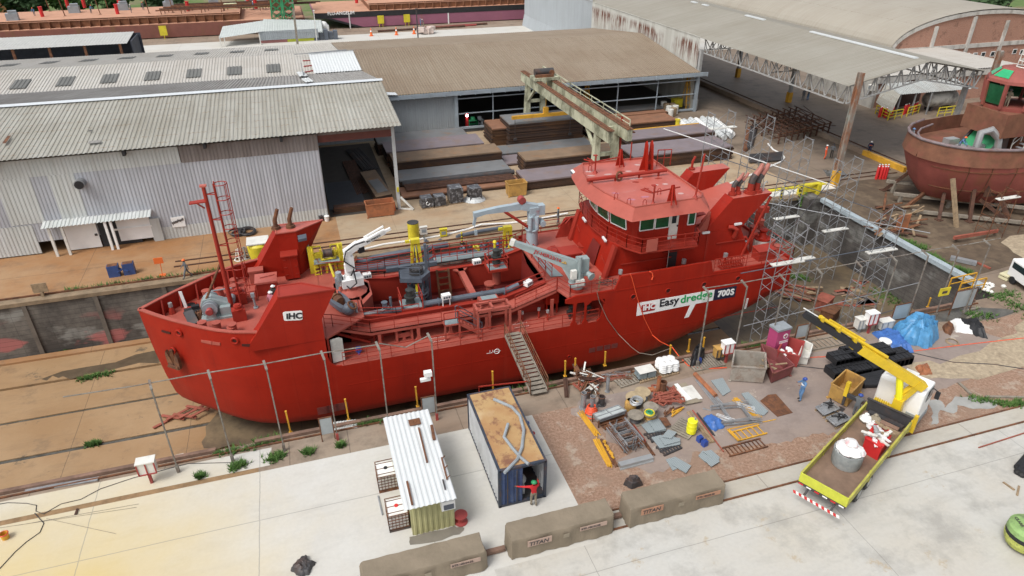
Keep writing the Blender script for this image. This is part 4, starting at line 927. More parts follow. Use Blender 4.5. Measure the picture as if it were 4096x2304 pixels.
for(x,y,k)in((350,355,0),(390,415,0),(640,395,0),(945,350,0),(1075,255,0),(1000,465,0),(1050,510,1),(1350,555,0),(1490,540,0),(1390,455,1),(1200,612,1),(750,675,2),(985,770,2),(1190,730,2),(830,350,1),(1100,455,0),(1720,680,0)):
 p=G(E5(x,y),8.92);a,b,r_=rr.uniform(.22,.34),rr.uniform(.12,.18),rr.uniform(-.5,.1)
 mb=MB();mb.poly([(p.x+a*cos(q_)*cos(r_)-b*sin(q_)*sin(r_),p.y+a*cos(q_)*sin(r_)+b*sin(q_)*cos(r_),8.906)for q_ in[i*2*pi/10 for i in range(10)]]);mb.obj('paint_patch',['bare','oldred',mk('lilac_patch',(.34,.17,.24),.5,.1)if 'lil'not in M else M['lil']][k]if k<2 else 'pinkcloth',rt)
Rp=lambda x,y,z=8.9:(lambda g_:V((g_.x,g_.y,z)))(G(E5(x,y),z))
a,b=Rp(330,485,9.2),Rp(1510,335,9.3);mb=MB();mb.tube(a,b,.14,10)
for f_ in(.06,.35,.65,.9):p=a+(b-a)*f_;mb.bar(p,(p.x,p.y,8.9),.12)
fm=mb.obj('folding_mast','ship_red',rt,smooth=1);p=a+(b-a)*.39;mb=MB();mb.torus(p+V((0,-.1,.05)),.3,.08,14,6,(.4,-1,.2));mb.obj('mast_fitting','rust',fm,smooth=1)
def stand(x,y,h=1.3):
 p=Rp(x,y);mb=MB();mb.prism([p+V((-.35,0,0)),p+V((.35,0,0)),p+V((.12,0,h)),p+V((-.12,0,h))],(0,.08,0));mb.bar(p+V((-.25,-.45,0)),p+V((-.05,0,h*.95)),.09);mb.bar(p+V((.15,-.45,0)),p+V((.0,0,h*.95)),.07);return mb.obj('mast_stand','hull_red',rt)
stand(815,265);stand(1580,820)
p=Rp(1230,335);mb=MB()
for s_ in(-.22,.22):mb.prism([p+V((s_-.05,-.4,0)),p+V((s_-.05,.5,0)),p+V((s_-.05,.35,2.1)),p+V((s_-.05,.15,2.3)),p+V((s_-.05,-.05,2))],(.1,0,0))
mb.bx(p.x-.2,p.x+.2,p.y-.1,p.y+.2,p.z+.5,p.z+.75);mb.prism([p+V((-.7,.1,0)),p+V((-.25,.1,0)),p+V((-.25,.1,1.9))],(0,.06,0));mb.obj('mast_tabernacle','hull_red',rt)
for(x,y,hx)in((445,380,0),(1305,850,0)):
 p=Rp(x,y);mb=MB();mb.bar(p,p+V((0,0,1.35)),.09);mb.lathe(p,[(.25,0),(.05,.25)],4);mb.bar(p+V((-.5,.5,1.1)),p+V((0,0,.85)),.06);mb.bar(p+V((-.2,-.0,.9)),p+V((2,.05,1.05)),.08);mb.bar(p+V((-.2,0,.9)),p+V((-.75,.55,1)),.08);mb.prism([p+V((-.15,0,1.35)),p+V((.15,0,1.35)),p+V((.15,.25,1.35)),p+V((-.15,.25,1.35))],(0,0,.05));mb.obj('aerial_yard','ship_red',rt)
for(x,y)in((380,260),(370,350),(755,770),(945,850),(1180,870),(1395,700)):
 p=Rp(x,y);mb=MB();mb.path([p+V((-.13,0,0)),p+V((-.13,0,.35)),p+V((-.05,0,.48)),p+V((.05,0,.48)),p+V((.13,0,.35)),p+V((.13,0,0))],.025,5);mb.obj('roof_hoop','ship_red',rt)
mb=rail([Rp(1360,275),Rp(1560,265)],1.3,1,.04,.6);mb.obj('roof_ladder','ship_red',rt)
mb=MB();p=Rp(1930,760);mb.tube(p,p+V((.35,.1,3.2)),.07,8);mb.lathe(p,[(.3,0),(.07,.3)],4);mb.obj('aft_pole','ship_red',rt)
p=Rp(970,190);mb=MB();mb.tube(p,p+V((0,0,1.5)),.05,6);mb.obj('aft_pole','ship_red',rt)
for(x,y,big)in((140,385,0),(310,615,0),(700,860,1)):
 d_=ray(E5(x,y));
 for k in range(200):
  z=8.3+.7*k/200;g_=G(E5(x,y),z)
  fx=[(o[0]+(i_[0]-o[0])*(z-8.27)/.71,o[1]+(i_[1]-o[1])*(z-8.27)/.71)for o,i_ in zip(fo,fi)]
  xs=lerp(sorted([(q_[1],q_[0])for q_ in fx[:7]]),g_.y)
  if g_.x>=xs:break
 mb=MB();mb.bar(g_+V((-.12,-.28,.08)),g_+V((-.12,.28,.14)),.2,.2);mb.bar(g_+V((.1,-.3,0)),g_+V((-.1,-.2,.05)),.08);mb.k=1;mb.bar(g_+V((-.235,-.2,.06)),g_+V((-.235,.2,.1)),.05,.12);mb.obj('searchlight',['white','bluegrey'],rf)
def funnel(side):
 S=lambda x,y,z:V((x,YC+side*(YC-y),z))
 oy,iy=40.03,41.15
 out=[(27.9,5.62),(27.95,6.05),(29.67,8.05),(33,8.12),(31.4,6.35),(30.8,5.55)]
 iw=40.95 if side<0 else 40.6
 mb=MB();o_=[S(x,oy,z)for(x,z)in out];i_=[S(x,iy,z)for(x,z)in out]
 n=6;mb.add(o_+i_,[[0,1,2,3,4,5],[6,7,8,9,10,11]]+[[i,(i+1)%6,6+(i+1)%6,6+i]for i in range(6)])
 fn=mb.obj('aft_funnel','hull_red',ship)
 mb=MB();a,b,e,d_=o_[2],o_[3],i_[3],i_[2];up=V((0,0,.012));mb.poly([a+up,b+up,e+up,d_+up]);mb.obj('funnel_top','roof_red',fn)
 return fn
fn=funnel(-1);ff=funnel(1)
for(x,y,r_,hh)in((29.95,40.65,.16,.9),(30.45,40.75,.16,.85),(31.4,40.55,.25,1.25),(32,40.65,.25,1.2)):
 mb=MB();mb.cyl((x,y,8.1),r_*1.9,.12,14);mb.cyl((x,y,8.2),r_*1.6,.1,14);mb.tube((x,y,8.25),(x,y,8.25+hh*.55),r_,10)
 ep=mb.obj('exhaust_pipe','ship_red',fn,smooth=1);mb=MB();mb.path([(x,y,8.25+hh*.5),(x+.05,y,8.25+hh*.75),(x+.25,y,8.25+hh*1)],r_*1.05,10);mb.obj('exhaust_bend','dark',ep,smooth=1)
 mb=MB();mb.path([(x+.22,y,8.25+hh*.97),(x+.55,y,8.25+hh*1.35),(x+.7,y,8.25+hh*1.65)],r_*.95,10,r_*.55);mb.obj('exhaust_tip',mk('primer_pink_pipe',(.36,.13,.10),.6,.2)if 'pp'not in M else M['pp'],ep,smooth=1)
mb=MB();mb.cyl((29.9,46.4,8.1),.26,.12,12);mb.path([(29.9,46.4,8.2),(29.9,46.4,8.75),(30.1,46.4,9.15)],.1,8);mb.obj('exhaust_pipe','ship_red',ff,smooth=1)
mb=MB();mb.path([(32.5,40.5,8.1),(32.5,40.5,8.75),(32.65,40.5,8.9),(32.8,40.5,8.75)],.05,6);mb.obj('vent_gooseneck','steel',fn,smooth=1)
mb=MB();mb.prism([(27,41.1,5.7),(33,41.1,6.9),(33,45.7,6.9),(27,45.7,5.7)],(0,0,-.15));mb.obj('casing_top','roof_red',ship)
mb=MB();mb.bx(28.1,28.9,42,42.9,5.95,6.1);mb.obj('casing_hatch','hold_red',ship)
mb=MB();mb.prism([(26.95,39.95,5.65),(27.95,40.05,7.2),(27.95,40.15,5.65)],(0,.3,0));mb.obj('casing_fillet','deck_red',ship)
mb=MB();mb.bar((33,40.1,7.8),(31.2,39.9,3.2),.14);mb.obj('funnel_stay','ship_red',fn)
for(x,z)in((30,5.4),):
 mb=MB();mb.path([(30.2,39.9,4.9),(30.2,39.75,5.6),(29.9,39.8,5.8),(29.6,39.95,5.8)],.17,8);mb.obj('vent_cowl','ship_red',dh,smooth=1)
a=on(B5(905,170),ZR);mb=MB();mb.box((18.05,43,ZR),(1.5,1.35,.95));hc=mb.obj('hatch_coaming','hull_red',ship);mb=MB();mb.box((18.05,43,ZR+.95),(1.6,1.45,.1));mb.obj('hatch_cover','ship_red',hc)
mb=MB();mb.box((18.3,41.7,ZR),(1.4,.6,.7));bx_=mb.obj('deck_box','hull_red',ship);mb=MB();mb.bar((17.7,41.6,ZR+.76),(18.95,41.75,ZR+.8),.16,.1);mb.obj('packing_strip','white',bx_)
for(x,y)in((665,225),(1125,150)):
 p=on(B5(x,y),ZR);mb=MB();mb.cyl((p.x,p.y+.3,ZR),.5,.32,18);mb.cyl((p.x,p.y+.3,ZR+.32),.54,.06,18);mb.path([(p.x-.2,p.y+.3,ZR+.38),(p.x-.2,p.y+.5,ZR+.55),(p.x+.2,p.y+.5,ZR+.55)],.03,5);mb.obj('round_hatch','ship_red',ship,smooth=1)
for(x,y)in((795,310),(830,305),(1640,500)):
 p=on(B5(x,y),ZR if y<400 else 4.2);mb=MB();mb.cyl((p.x,p.y,ZR),.1,.35 if y<400 else 1.1,8);mb.k=1;mb.cyl((p.x,p.y,ZR+(.35 if y<400 else 1.1)),.15,.3,10);mb.obj('air_vent',['ship_red','steel'],ship)
for(X,Yv)in((25.8,39.4),(29.3,39.3),(32,40.6)):
 mb=MB();mb.cyl((X,Yv,ZR),.1,.5,8);mb.k=1;mb.cyl((X,Yv,ZR+.5),.17,.35,10);mb.obj('air_vent',['ship_red','steel'],ship)
mb=MB();mb.prism([(18.6,47.3,3.1),(20.4,47.3,3.1),(20.4,47.6,4.6),(19.4,47.6,4.6)],(0,.1,0));mb.bar((18.6,46.8,4.3),(19.6,47.6,4.5),.1);mb.bar((19.2,46.8,4.5),(20,47.6,4.6),.1);mb.obj('screen_frame','ship_red',ship)
kx,ky=17,38.85
mb=MB();mb.cyl((kx,ky,ZR),.46,.5,16);mb.cyl((kx,ky,ZR+.5),.62,.18,18);mb.k=1;mb.cyl((kx,ky,ZR),.48,.28,16);gc=mb.obj('knuckle_crane',['cranegrey','ship_red'],ship,smooth=1)
mb=MB();mb.cyl((kx,ky,ZR+.68),.48,.85,14);mb.box((kx+.35,ky+.05,ZR+1.2),(.8,.6,1.35));mb.tube((kx-.05,ky-.45,ZR+1),(kx-.05,ky-.45,ZR+2.9),.15,10);mb.lathe((kx+.6,ky-.45,ZR+1.5),[(.2,0),(.2,.35),(.28,.36),(.28,.45)],12,(.3,-1,-.2));mb.obj('crane_house','cranegrey',gc,smooth=1)
mb=MB();mb.box((kx-.5,ky-.5,ZR+1.3),(.4,.25,.65));mb.box((kx-.02,ky-.55,ZR+.72),(.6,.25,.45));mb.obj('control_box','offwhite',gc)
tip=AY(t(2,1,15,383),41.2);rt_=V((kx-.1,ky+.05,ZR+2.05));
mb=MB();d_=(tip-rt_).normalized();up=V((0,0,1));sx=d_.cross(up).normalized();uu=sx.cross(d_)
pr=[rt_+V((.2,0,.25)),rt_+V((.25,0,-1.25)),rt_+V((-.3,.1,-1.3)),rt_+d_*.9-uu*.5,tip-uu*.16,tip+uu*.16]
mb.prism([p-sx*.16 for p in pr],sx*.32);bm_=mb.obj('boom','cranegrey',gc)
mb=MB();mb.bar(tip-d_*.05,tip+d_*.28,.38,.42);mb.obj('boom_head','offwhite',bm_)
nsx=sx if sx.y<0 else-sx
text('JY-HSR23/16',.36,'signred',bm_,rt_+d_*3.05-uu*.13+nsx*.18,-d_,uu,'lettering',.006,.01,width=1.05)
mb=MB();o=rt_+d_*1-uu*.1+nsx*.18;mb.bar(o,o-d_*.35-uu*.0,.02,.07,up=nsx);mb.bar(o-d_*.1+uu*.1,o-d_*.3+uu*.1,.02,.06,up=nsx);mb.obj('maker_mark','orange_yellow',bm_)
qx,qy=16.35,46.75
mb=MB();mb.cyl((qx,qy,ZR),.46,1.35,16);mb.torus((qx,qy,ZR+1.4),.5,.08,18,6);fc=mb.obj('knuckle_crane','craneblue',ship,smooth=1)
mb=MB();mb.cyl((qx,qy,ZR+1.45),.4,1.3,12);mb.box((qx+.05,qy,ZR+2.3),(.75,.7,1));mb.tube((qx-.3,qy-.4,ZR+1.5),(qx-.3,qy-.4,ZR+2.6),.17,10);mb.tube((qx+.25,qy-.42,ZR+1.5),(qx+.25,qy-.42,ZR+2.6),.17,10);mb.box((qx+.65,qy,ZR+2.6),(.6,.6,.8));mb.tube((qx+.75,qy-.5,ZR+1.9),(qx+.75,qy+.3,ZR+1.9),.25,10);mb.obj('crane_house','craneblue',fc,smooth=1)
mb=MB();mb.bar((qx+.35,qy,ZR+3.15),(qx-.9,qy,ZR+3.5),.5,.6);mb.prism([(qx-.8,qy-.2,ZR+3.75),(qx-.8,qy-.2,ZR+3.2),(qx-3.8,qy-.2,ZR+3.2),(qx-4.75,qy-.2,ZR+3),(qx-4.75,qy-.2,ZR+3.4),(qx-3,qy-.2,ZR+3.62)],(0,.4,0));bm_=mb.obj('boom','craneblue',fc)
mb=MB();mb.bar((qx-4.6,qy,ZR+3.1),(qx-4.75,qy,ZR+2.35),.2);mb.tube((qx-4.7,qy,ZR+2.3),(qx-4.6,qy,ZR+1.7),.02,4);mb.box((qx-4.6,qy,ZR+1.5),(.2,.15,.4));mb.obj('hook','craneblue',bm_)
mb=MB();mb.lathe((qx-.9,qy-.25,ZR+3.95),[(.3,0),(.3,.5)],12,(0,1,0));mb.obj('hoist_winch','darkred',bm_,smooth=1)
mb=MB();mb.tube((qx-.3,qy-.2,ZR+1.6),(qx-2.3,qy-.1,ZR+3.2),.12,8);mb.obj('hydraulic_ram','ship_red',fc,smooth=1)
for(x,y,h,r_)in((1140,330,.95,.3),(1165,400,.95,.3),(1245,290,1.3,.24),(1420,520,.85,.2),(1510,560,.6,.3)):
 p=on(D5(x,y),ZR);bollard(p,h,r_,ZR)
p=on(D5(1275,450),ZR);mb=MB();mb.cyl((p.x,p.y,ZR),.66,.62,18);cp_=mb.obj('capstan_cover','offwhite',ship,smooth=1);mb=MB();mb.cyl((p.x,p.y,ZR+.62),.68,.1,18);mb.lathe((p.x,p.y,ZR+.7),[(.42,0),(.3,.15),(.24,.5),(.34,.62),(.34,.7),(.15,.75)],16);mb.obj('capstan','hull_red',cp_,smooth=1)
for(x,y)in((1110,545),(945,600)):
 p=on(D5(x,y),ZR);mb=MB();mb.path([p,p+V((0,0,1.3)),p+V((.1,0,1.5)),p+V((.3,0,1.55)),p+V((.45,0,1.35))],.12,8);mb.obj('vent_gooseneck','ship_red',ship,smooth=1)
p=on(D5(1340,660),ZR);mb=MB();mb.box((p.x,p.y+.3,ZR),(1.5,.9,.75),.05);mb.prism([(p.x-.8,p.y-.2,ZR+.75),(p.x+.8,p.y-.15,ZR+.75),(p.x+.8,p.y+.85,ZR+.85),(p.x-.8,p.y+.8,ZR+.85)],(0,0,.06));mb.obj('deck_locker','ship_red',ship)
p=on(D5(1240,240),ZR);mb=MB();mb.box((p.x+.3,p.y+.6,ZR),(.5,.5,1.5));mb.box((p.x+.4,p.y+.4,ZR+1.5),(.8,.5,.5));mb.obj('air_inlet','ship_red',ship)
mb=MB();x0=28.4
for z in(ZR+.15,ZR+.75):
 for(a,b)in(((x0,38.35),(x0+1.9,38.35)),((x0,38.8),(x0+1.9,38.8)),((x0,38.35),(x0,38.8)),((x0+1.9,38.35),(x0+1.9,38.8))):mb.bar((*a,z),(*b,z),.045)
for k in range(14):
 for y in(38.35,38.8):mb.bar((x0+k*.146,y,ZR+.15),(x0+k*.146,y,ZR+.75),.03)
 mb.bar((x0+k*.146,38.35,ZR+.15),(x0+k*.146,38.8,ZR+.15),.03)
mb.obj('rope_basket','hull_red',ship)
mb=MB();mb.tube((34,46,3.1),(34.1,46,5.6),.16,10);mb.obj('stern_post','dark',ship,smooth=1)
def cable(name,pts,r_,mat,parent=None):
 mb=MB();mb.path(pts,r_,5);return mb.obj(name,mat,parent)
def sag(a,b,dip,n=10):
 a,b=V(a),V(b);return[a+(b-a)*(i/n)-V((0,0,dip*4*(i/n)*(1-i/n)))for i in range(n+1)]
M['cabor']=mk('orange_cable',(.75,.09,.03),.5,.05)
P=[AY(q21(*p),37.95)for p in((893,620),(905,650),(945,800),(1000,960),(1060,1080))]
P+=[AY(q21(1120,1130),36.6),G(q21(1210,1172),.3),G(q21(1260,1240),.05),G(q21(1330,1310),.05),G(q21(1450,1335),.05),G(q21(1620,1325),.05)]
tag(cable('power_cable',P,.035,'cabor'),'bright orange cable draped over the ship side onto the quay','cable')
P=[AY(q21(*p),37.95)for p in((640,750),(660,830),(720,960),(800,1070))]+[AY(q21(900,1170),36.5),AY(q21(960,1215),35),G(q21(1060,1230),-.3),G(q21(1195,1180),.55)]
tag(cable('mooring_rope',P,.022,'greywood'),'thin grey rope hanging from the deck crane down to a yellow stake','rope')
a=AY(q21(1040,600),37.9);P=[a,AY(q21(1060,615),37.9),AY(q21(1063,640),37.9),AY(q21(1055,662),37.9)]
tag(cable('power_cable',P,.05,'cabor'),'short orange cable end hanging over the bulwark','cable')
rr=random.Random(4);P=[on(B5(1260+rr.uniform(0,360),560+rr.uniform(0,130)),ZR+.05+rr.uniform(0,.3))for _ in range(26)]
tag(cable('loose_wire',P,.018,'dark'),'tangle of thin dark wire on the deck edge by the short timber post','wire')
P=[on(B5(*p),ZR+.04)for p in((1140,440),(1200,480),(1260,475),(1220,500),(1160,540),(1195,565))];tag(cable('loose_wire',P,.018,'dark'),'loop of thin dark wire on the deck beside the grey crane','wire')
p=on(B5(1315,750),ZR);mb=MB();mb.bar(p,p+V((.05,0,1.15)),.12,.07);tag(mb.obj('timber_post','wood',None),'short weathered timber upright at the edge of the raised deck','timber')
def sheetmat(name,base,alt,dirt,axis='x',sheet=.9,streak=.5,rust=None,rl=.6,rows=None,rough=.6,var=.5,zrow=None):
 s=NT(name);x,y,z=s.xyz();f_=x if axis=='x'else y
 cv=s.cell(f_,sheet,3.7);k=s.mix(s.math('MULTIPLY',cv,var),base,alt)
 st=(3.5,.12,.12)if axis=='x'else(.12,3.5,.12)
 n=s.noise(1,5,.65,st);k=s.mix(s.math('MULTIPLY',s.ramp(n,.45,.72),streak),k,dirt)
 n2=s.noise(.12,5,.65);k=s.mix(s.math('MULTIPLY',s.ramp(n2,.42,.68),streak*.8),k,dirt)
 if rust:
  n3=s.noise(1.1,6,.75,(2.2,.5,.4)if axis=='x'else(.5,2.2,.4),off=(7,3,0));k=s.mix(s.math('MULTIPLY',s.ramp(n3,rl,rl+.1),.75),k,rust)
 if rows:
  r_=s.lines(y if axis=='x'else x,rows[0],.09);n4=s.noise(2.6,3,.6,off=(1,1,1));k=s.mix(s.math('MULTIPLY',s.math('MULTIPLY',r_,s.ramp(n4,.45,.6)),.8),k,rows[1])
 return s.fin(k,rough)
M['wallgrey']=sheetmat('grey_corrugated_sheet',(.46,.475,.51),(.40,.415,.45),(.24,.24,.25),'x',1,.5)
M['wallwhite']=sheetmat('pale_corrugated_sheet',(.55,.57,.56),(.47,.50,.48),(.30,.28,.24),'x',1,.35)
M['wallbrown']=sheetmat('old_brown_sheet',(.21,.18,.165),(.28,.25,.24),(.10,.08,.07),'x',.9,.5)
M['roofgrey']=sheetmat('weathered_grey_roof',(.36,.35,.31),(.31,.295,.25),(.17,.15,.11),'x',1.1,.55,(.22,.11,.05),.66,(1.6,(.20,.11,.05)))
M['roofgrey2']=sheetmat('dull_grey_roof',(.26,.25,.235),(.31,.30,.28),(.14,.115,.10),'x',1.1,.6)
M['roofpale']=sheetmat('pale_aged_roof',(.44,.42,.385),(.47,.455,.42),(.30,.26,.21),'x',1.1,.4,None,.6,(2.4,(.24,.17,.11)))
M['rooftan']=sheetmat('tan_roof',(.25,.20,.145),(.235,.185,.13),(.17,.115,.07),'x',1.1,.6,None,.6,(4.7,(.12,.07,.04)))
M['roofcanopy']=sheetmat('grey_tan_canopy_roof',(.27,.255,.215),(.30,.28,.24),(.19,.165,.125),'y',1.1,.5,None,.6,(3,(.24,.21,.17)))
M['shedgrey']=sheetmat('blue_grey_shed_sheet',(.30,.33,.35),(.27,.30,.32),(.19,.19,.19),'x',1,.35)
M['sidegrey']=sheetmat('blue_grey_side_sheet',(.36,.39,.41),(.33,.36,.38),(.23,.24,.24),'y',1,.35)
s=NT('rust_streaked_sheet');x,y,z=s.xyz();n=s.noise(1,5,.7,(.3,2.6,.25));n2=s.noise(.16,3);
zz=s.math('MULTIPLY',s.ramp(z,5.6,8.6),s.math('SUBTRACT',1,s.ramp(z,9,9.6)))
k=s.mix(s.cell(y,.9),(.50,.50,.46),(.40,.39,.35));k=s.mix(s.math('MULTIPLY',s.ramp(n,.44,.54),s.math('MULTIPLY',zz,s.ramp(n2,.40,.52))),k,(.13,.045,.025));M['ruststreak']=s.fin(k,.7)
s=NT('brick');br=s.n('ShaderNodeTexBrick');cx=s.n('ShaderNodeCombineXYZ');x,y,z=s.xyz();s.l(s.math('ADD',x,y),cx.inputs[0]);s.l(z,cx.inputs[1]);s.l(cx.outputs[0],br.inputs['Vector']);br.inputs['Scale'].default_value=3.2
br.inputs['Color1'].default_value=(.40,.205,.14,1);br.inputs['Color2'].default_value=(.32,.155,.105,1);br.inputs['Mortar'].default_value=(.40,.31,.25,1);br.inputs['Mortar Size'].default_value=.012
k=s.mix(s.math('MULTIPLY',s.ramp(s.noise(.6,6,.7),.55,.68),.7),br.outputs[0],(.10,.055,.04));M['brick']=s.fin(k,.85)
M['render']=mk('stained_white_render',(.50,.48,.44),.8,.15,1,(.18,.15,.12),.7,.8,.5,(1,1,.4))
M['girder']=mk('blue_grey_girder',(.30,.35,.39),.5,.1,dirt=(.2,.2,.2),da=.4)
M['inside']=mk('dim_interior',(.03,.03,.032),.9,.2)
M['skylight']=sheetmat('dark_skylight_sheet',(.15,.15,.14),(.11,.11,.105),(.08,.08,.07),'x',.35,.4)
def onplane(px,p0,n):
 d=ray(px);n=V(n);return CP+d*((V(p0)-CP).dot(n)/d.dot(n))
FS=thing('corrugated_shed','long grey corrugated metal shed with a white side door beside the dock','shed',(-25,64,0))
XL,XR,YW=-62,1.3,63.85
def wall(name,mat,x0,x1,z0,z1,y=YW,parent=FS,pitch=.3,amp=.05):
 mb=MB();mb.corr((x0,y,z0),(x1-x0,0,0),(0,0,z1-z0),pitch,amp*.5,(0,-1,0),True);return mb.obj(name,mat,parent)
wall('front_wall','wallgrey',XL,XR,1.15,7.05);wall('upper_cladding','wallbrown',-10.4,XR,7,8.5,YW-.03);wall('upper_cladding','wallwhite',XL,-10.45,7,8.5,YW-.03)
wall('lower_cladding','wallwhite',-14.3,XR,-.02,1.2,YW-.04);wall('lower_cladding','wallwhite',XL,-23.3,.1,2.8,YW-.04)
for(x0,x1,z0,z1)in((-24.8,-22.2,2.9,7),(-20.9,-18.9,3,7)):wall('patch_sheet','wallwhite',x0,x1,z0,z1,YW-.03)
mb=MB();mb.corr((XR,64,-.02),(0,32,0),(0,0,8.5),.3,.05,(1,0,0),True);mb.obj('side_wall','sidegrey',FS)
def slope(name,mat,parent,x0,x1,ya,za,yb,zb,pitch=.37,amp=.07,fine=True):
 mb=MB();mb.corr((x0,ya,za),(x1-x0,0,0),(0,yb-ya,zb-za),pitch,amp,(0,0,1),fine);return mb.obj(name,mat,parent)
slope('front_roof','roofgrey',FS,XL,9.05,63.15,8.78,76,10.1,.37,.05);slope('back_roof','roofgrey2',FS,XL,9.05,76,10.1,97.2,6.7)
mb=MB();mb.prism([(XL,75.5,10.2),(9.2,75.5,10.2),(9.2,76,10.32),(XL,76,10.32)],(0,.04,-.03));mb.prism([(XL,76,10.32),(9.2,76,10.32),(9.2,76.3,10.2),(XL,76.3,10.2)],(0,.02,-.03));mb.obj('ridge_flashing','galv'if 0 else mk('bright_flashing',(.55,.58,.60),.4,.05),FS)
for x in(-56,-48,-40,-32.5,-24.3,-14.6,-8.2,-1.8):box('eave_bracket','black',FS,x-.12,x+.12,63.2,63.8,8.25,8.68)
a=G(t(1,0,1040,1400),0)
mb=MB();mb.bx(8.15,8.45,64.2,64.6,0,8.6);po=mb.obj('corner_post',mk('pale_grey_post',(.48,.50,.50),.5,.1),FS);mb=MB();mb.bar((8.5,64.3,1.3),(9.6,63.6,.1),.16);mb.bar((8.3,64.2,.1),(9.6,63.6,.1),.14);mb.obj('post_brace','offwhite',po);mb=MB();mb.bx(8.2,8.4,64.12,64.18,1.9,2.4);mb.obj('warning_plate','yellow',po)
box('bay_beam',mk('dull_red_beam',(.14,.045,.035),.6,.2),FS,1.3,8.15,64.2,64.5,7.55,8.25);mb=MB();mb.bar((6.5,64.35,7.6),(8.2,64.35,8.4),.1);mb.obj('bay_brace','dark',FS)
box('bay_cladding','wallbrown',FS,1.35,8.1,64.1,64.15,8.26,8.7)
mb=MB();mb.corr((-22.4,62.7,2.75),(8.6,0,0),(0,1.1,.25),.3,.05,(0,0,1),True);pr=mb.obj('porch_roof','wallwhite',FS)
for x in(-21.9,-20.9):box('porch_post','offwhite',pr,x-.1,x+.1,62.8,63,0,2.7)
for x in(-17.55,-17.1):box('porch_post','white',pr,x-.1,x+.1,62.8,63,0,2.7)
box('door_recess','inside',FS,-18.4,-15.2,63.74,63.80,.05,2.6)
d_=box('door','white',FS,-21.2,-18.5,63.66,63.78,.1,2.6);box('handle','dark',d_,-18.8,-18.6,63.60,63.66,1.2,1.4)
d_=box('door','white',FS,-16.9,-14.2,63.64,63.78,.4,2.5);box('door_rail','white',d_,-17.3,-14.1,63.55,63.64,1.5,1.65)
box('door_panel','wallwhite',FS,-14.2,-13.4,63.6,63.78,0,2.2)
a=AY(t(0,0,610,1375),63.8);mb=MB();mb.tube(a,a+V((0,-.7,0)),.42,12);du=mb.obj('vent_duct','galv',FS,smooth=1);mb=MB();mb.tube(a+V((0,-.71,0)),a+V((0,-.74,0)),.36,12);mb.obj('duct_mouth','black',du)
L=[AY(t(0,1,*p),63.72)for p in((1285,195),(1388,180),(1403,258),(1303,268))];mb=MB();mb.prism(L,(0,.04,0));sgn=mb.obj('wall_plaque','white',FS)
ctr=sum(L,V())/4;mb=MB()
rr=random.Random(2)
for k in range(14):mb.bx(ctr.x-.55+k*.075,ctr.x-.5+k*.075,63.69,63.71,ctr.z-.2+.35*k/14+rr.uniform(-.08,.05),ctr.z+.0+.3*k/14+rr.uniform(0,.1))
mb.obj('emblem','dark',sgn)
fn_=V((0,-1.32,12.85));p0=(0,63.15,8.9)
for(x,y,w_,h,m)in((55,1065,.25,1.6,'rust'),(683,993,.3,.2,'dark'),(715,1078,.9,.5,'roofgrey2')):
 p=onplane(t(0,0,x,y),p0,(0,-.1027,1));mb=MB();mb.prism([(p.x-w_/2,p.y-h/2,p.z+.05),(p.x+w_/2,p.y-h/2,p.z+.05),(p.x+w_/2,p.y+h/2,p.z+.05+h*.1),(p.x-w_/2,p.y+h/2,p.z+.05+h*.1)],(0,0,.03));mb.obj('roof_patch',m,FS)
LW=thing('workshop_hall','long pale aged roof with rows of dark skylights behind the front shed','workshop',(-25,105,0))
YE,ZE,YR,ZRf,YBk=86.9,5.65,105.5,7.9,125.2
slope('front_roof','roofpale',LW,XL,8.9,93,ZE+(93-YE)*(ZRf-ZE)/(YR-YE),YR,ZRf,.37,.06);slope('back_roof','roofpale',LW,XL,7,YR,ZRf,YBk,ZE,.37,.06)
box('rear_wall','wallgrey',LW,XL,8.9,125,125.1,0,5.5)
pn=(0,-(ZRf-ZE)/(YR-YE),1)
for(i,x,y)in((0,120,680),(0,470,655),(0,810,630),(0,1140,607),(0,1457,587),(0,1767,566),(1,133,547)):
 p=onplane(t(i,0,x,y),(0,YR,ZRf+.1),pn);k=(ZRf-ZE)/(YR-YE);mb=MB();mb.corr((p.x-.9,98,ZRf+.1-(YR-98)*k),(1.8,0,0),(0,3.2,3.2*k),.37,.06,(0,0,1),True);mb.obj('skylight','skylight',LW)
pn2=(0,(ZRf-ZE)/(YBk-YR),1);k=(ZRf-ZE)/(YBk-YR)
for(i,x,y)in((0,65,492),(0,370,472),(0,668,455),(0,955,437),(0,1243,421),(0,1520,404),(0,1788,390),(1,115,375)):
 p=onplane(t(i,0,x,y),(0,YR,ZRf+.08),pn2);mb=MB();mb.corr((p.x-1,p.y-1.7,ZRf+.08-(p.y-1.7-YR)*k),(2,0,0),(0,3.6,-3.6*k),.37,.05,(0,0,1),True);mb.obj('skylight','skylight',LW)
k=(ZRf-ZE)/(YR-YE)
def rp(px,up=.12):return onplane(px,(0,YR,ZRf+up),pn)
q_=[rp(t(1,0,*p),.2)for p in((440,555),(800,530),(735,390),(395,405))]
mb=MB();mb.corr(q_[0],q_[1]-q_[0],q_[3]-q_[0],.37,.05,(0,0,1),True);tag(mb.obj('roof_sheet',mk('new_white_sheet',(.60,.62,.62),.4,.03),None),'bright new white corrugated sheeting patched onto the workshop roof','roof sheet')
q_=[rp(t(1,0,*p),.35)for p in((372,560),(430,545),(440,415),(345,418))];mb=MB();mb.poly([p-V((0,0,.5))for p in q_]);mb.obj('roof_opening','inside',LW)
mb=MB();
for f_ in(.2,.5,.8):a=q_[0]+(q_[3]-q_[0])*f_;b=q_[1]+(q_[2]-q_[1])*f_;mb.bar(a-V((0,0,.25)),b-V((0,0,.25)),.14)
mb.obj('purlin','darkred',LW)
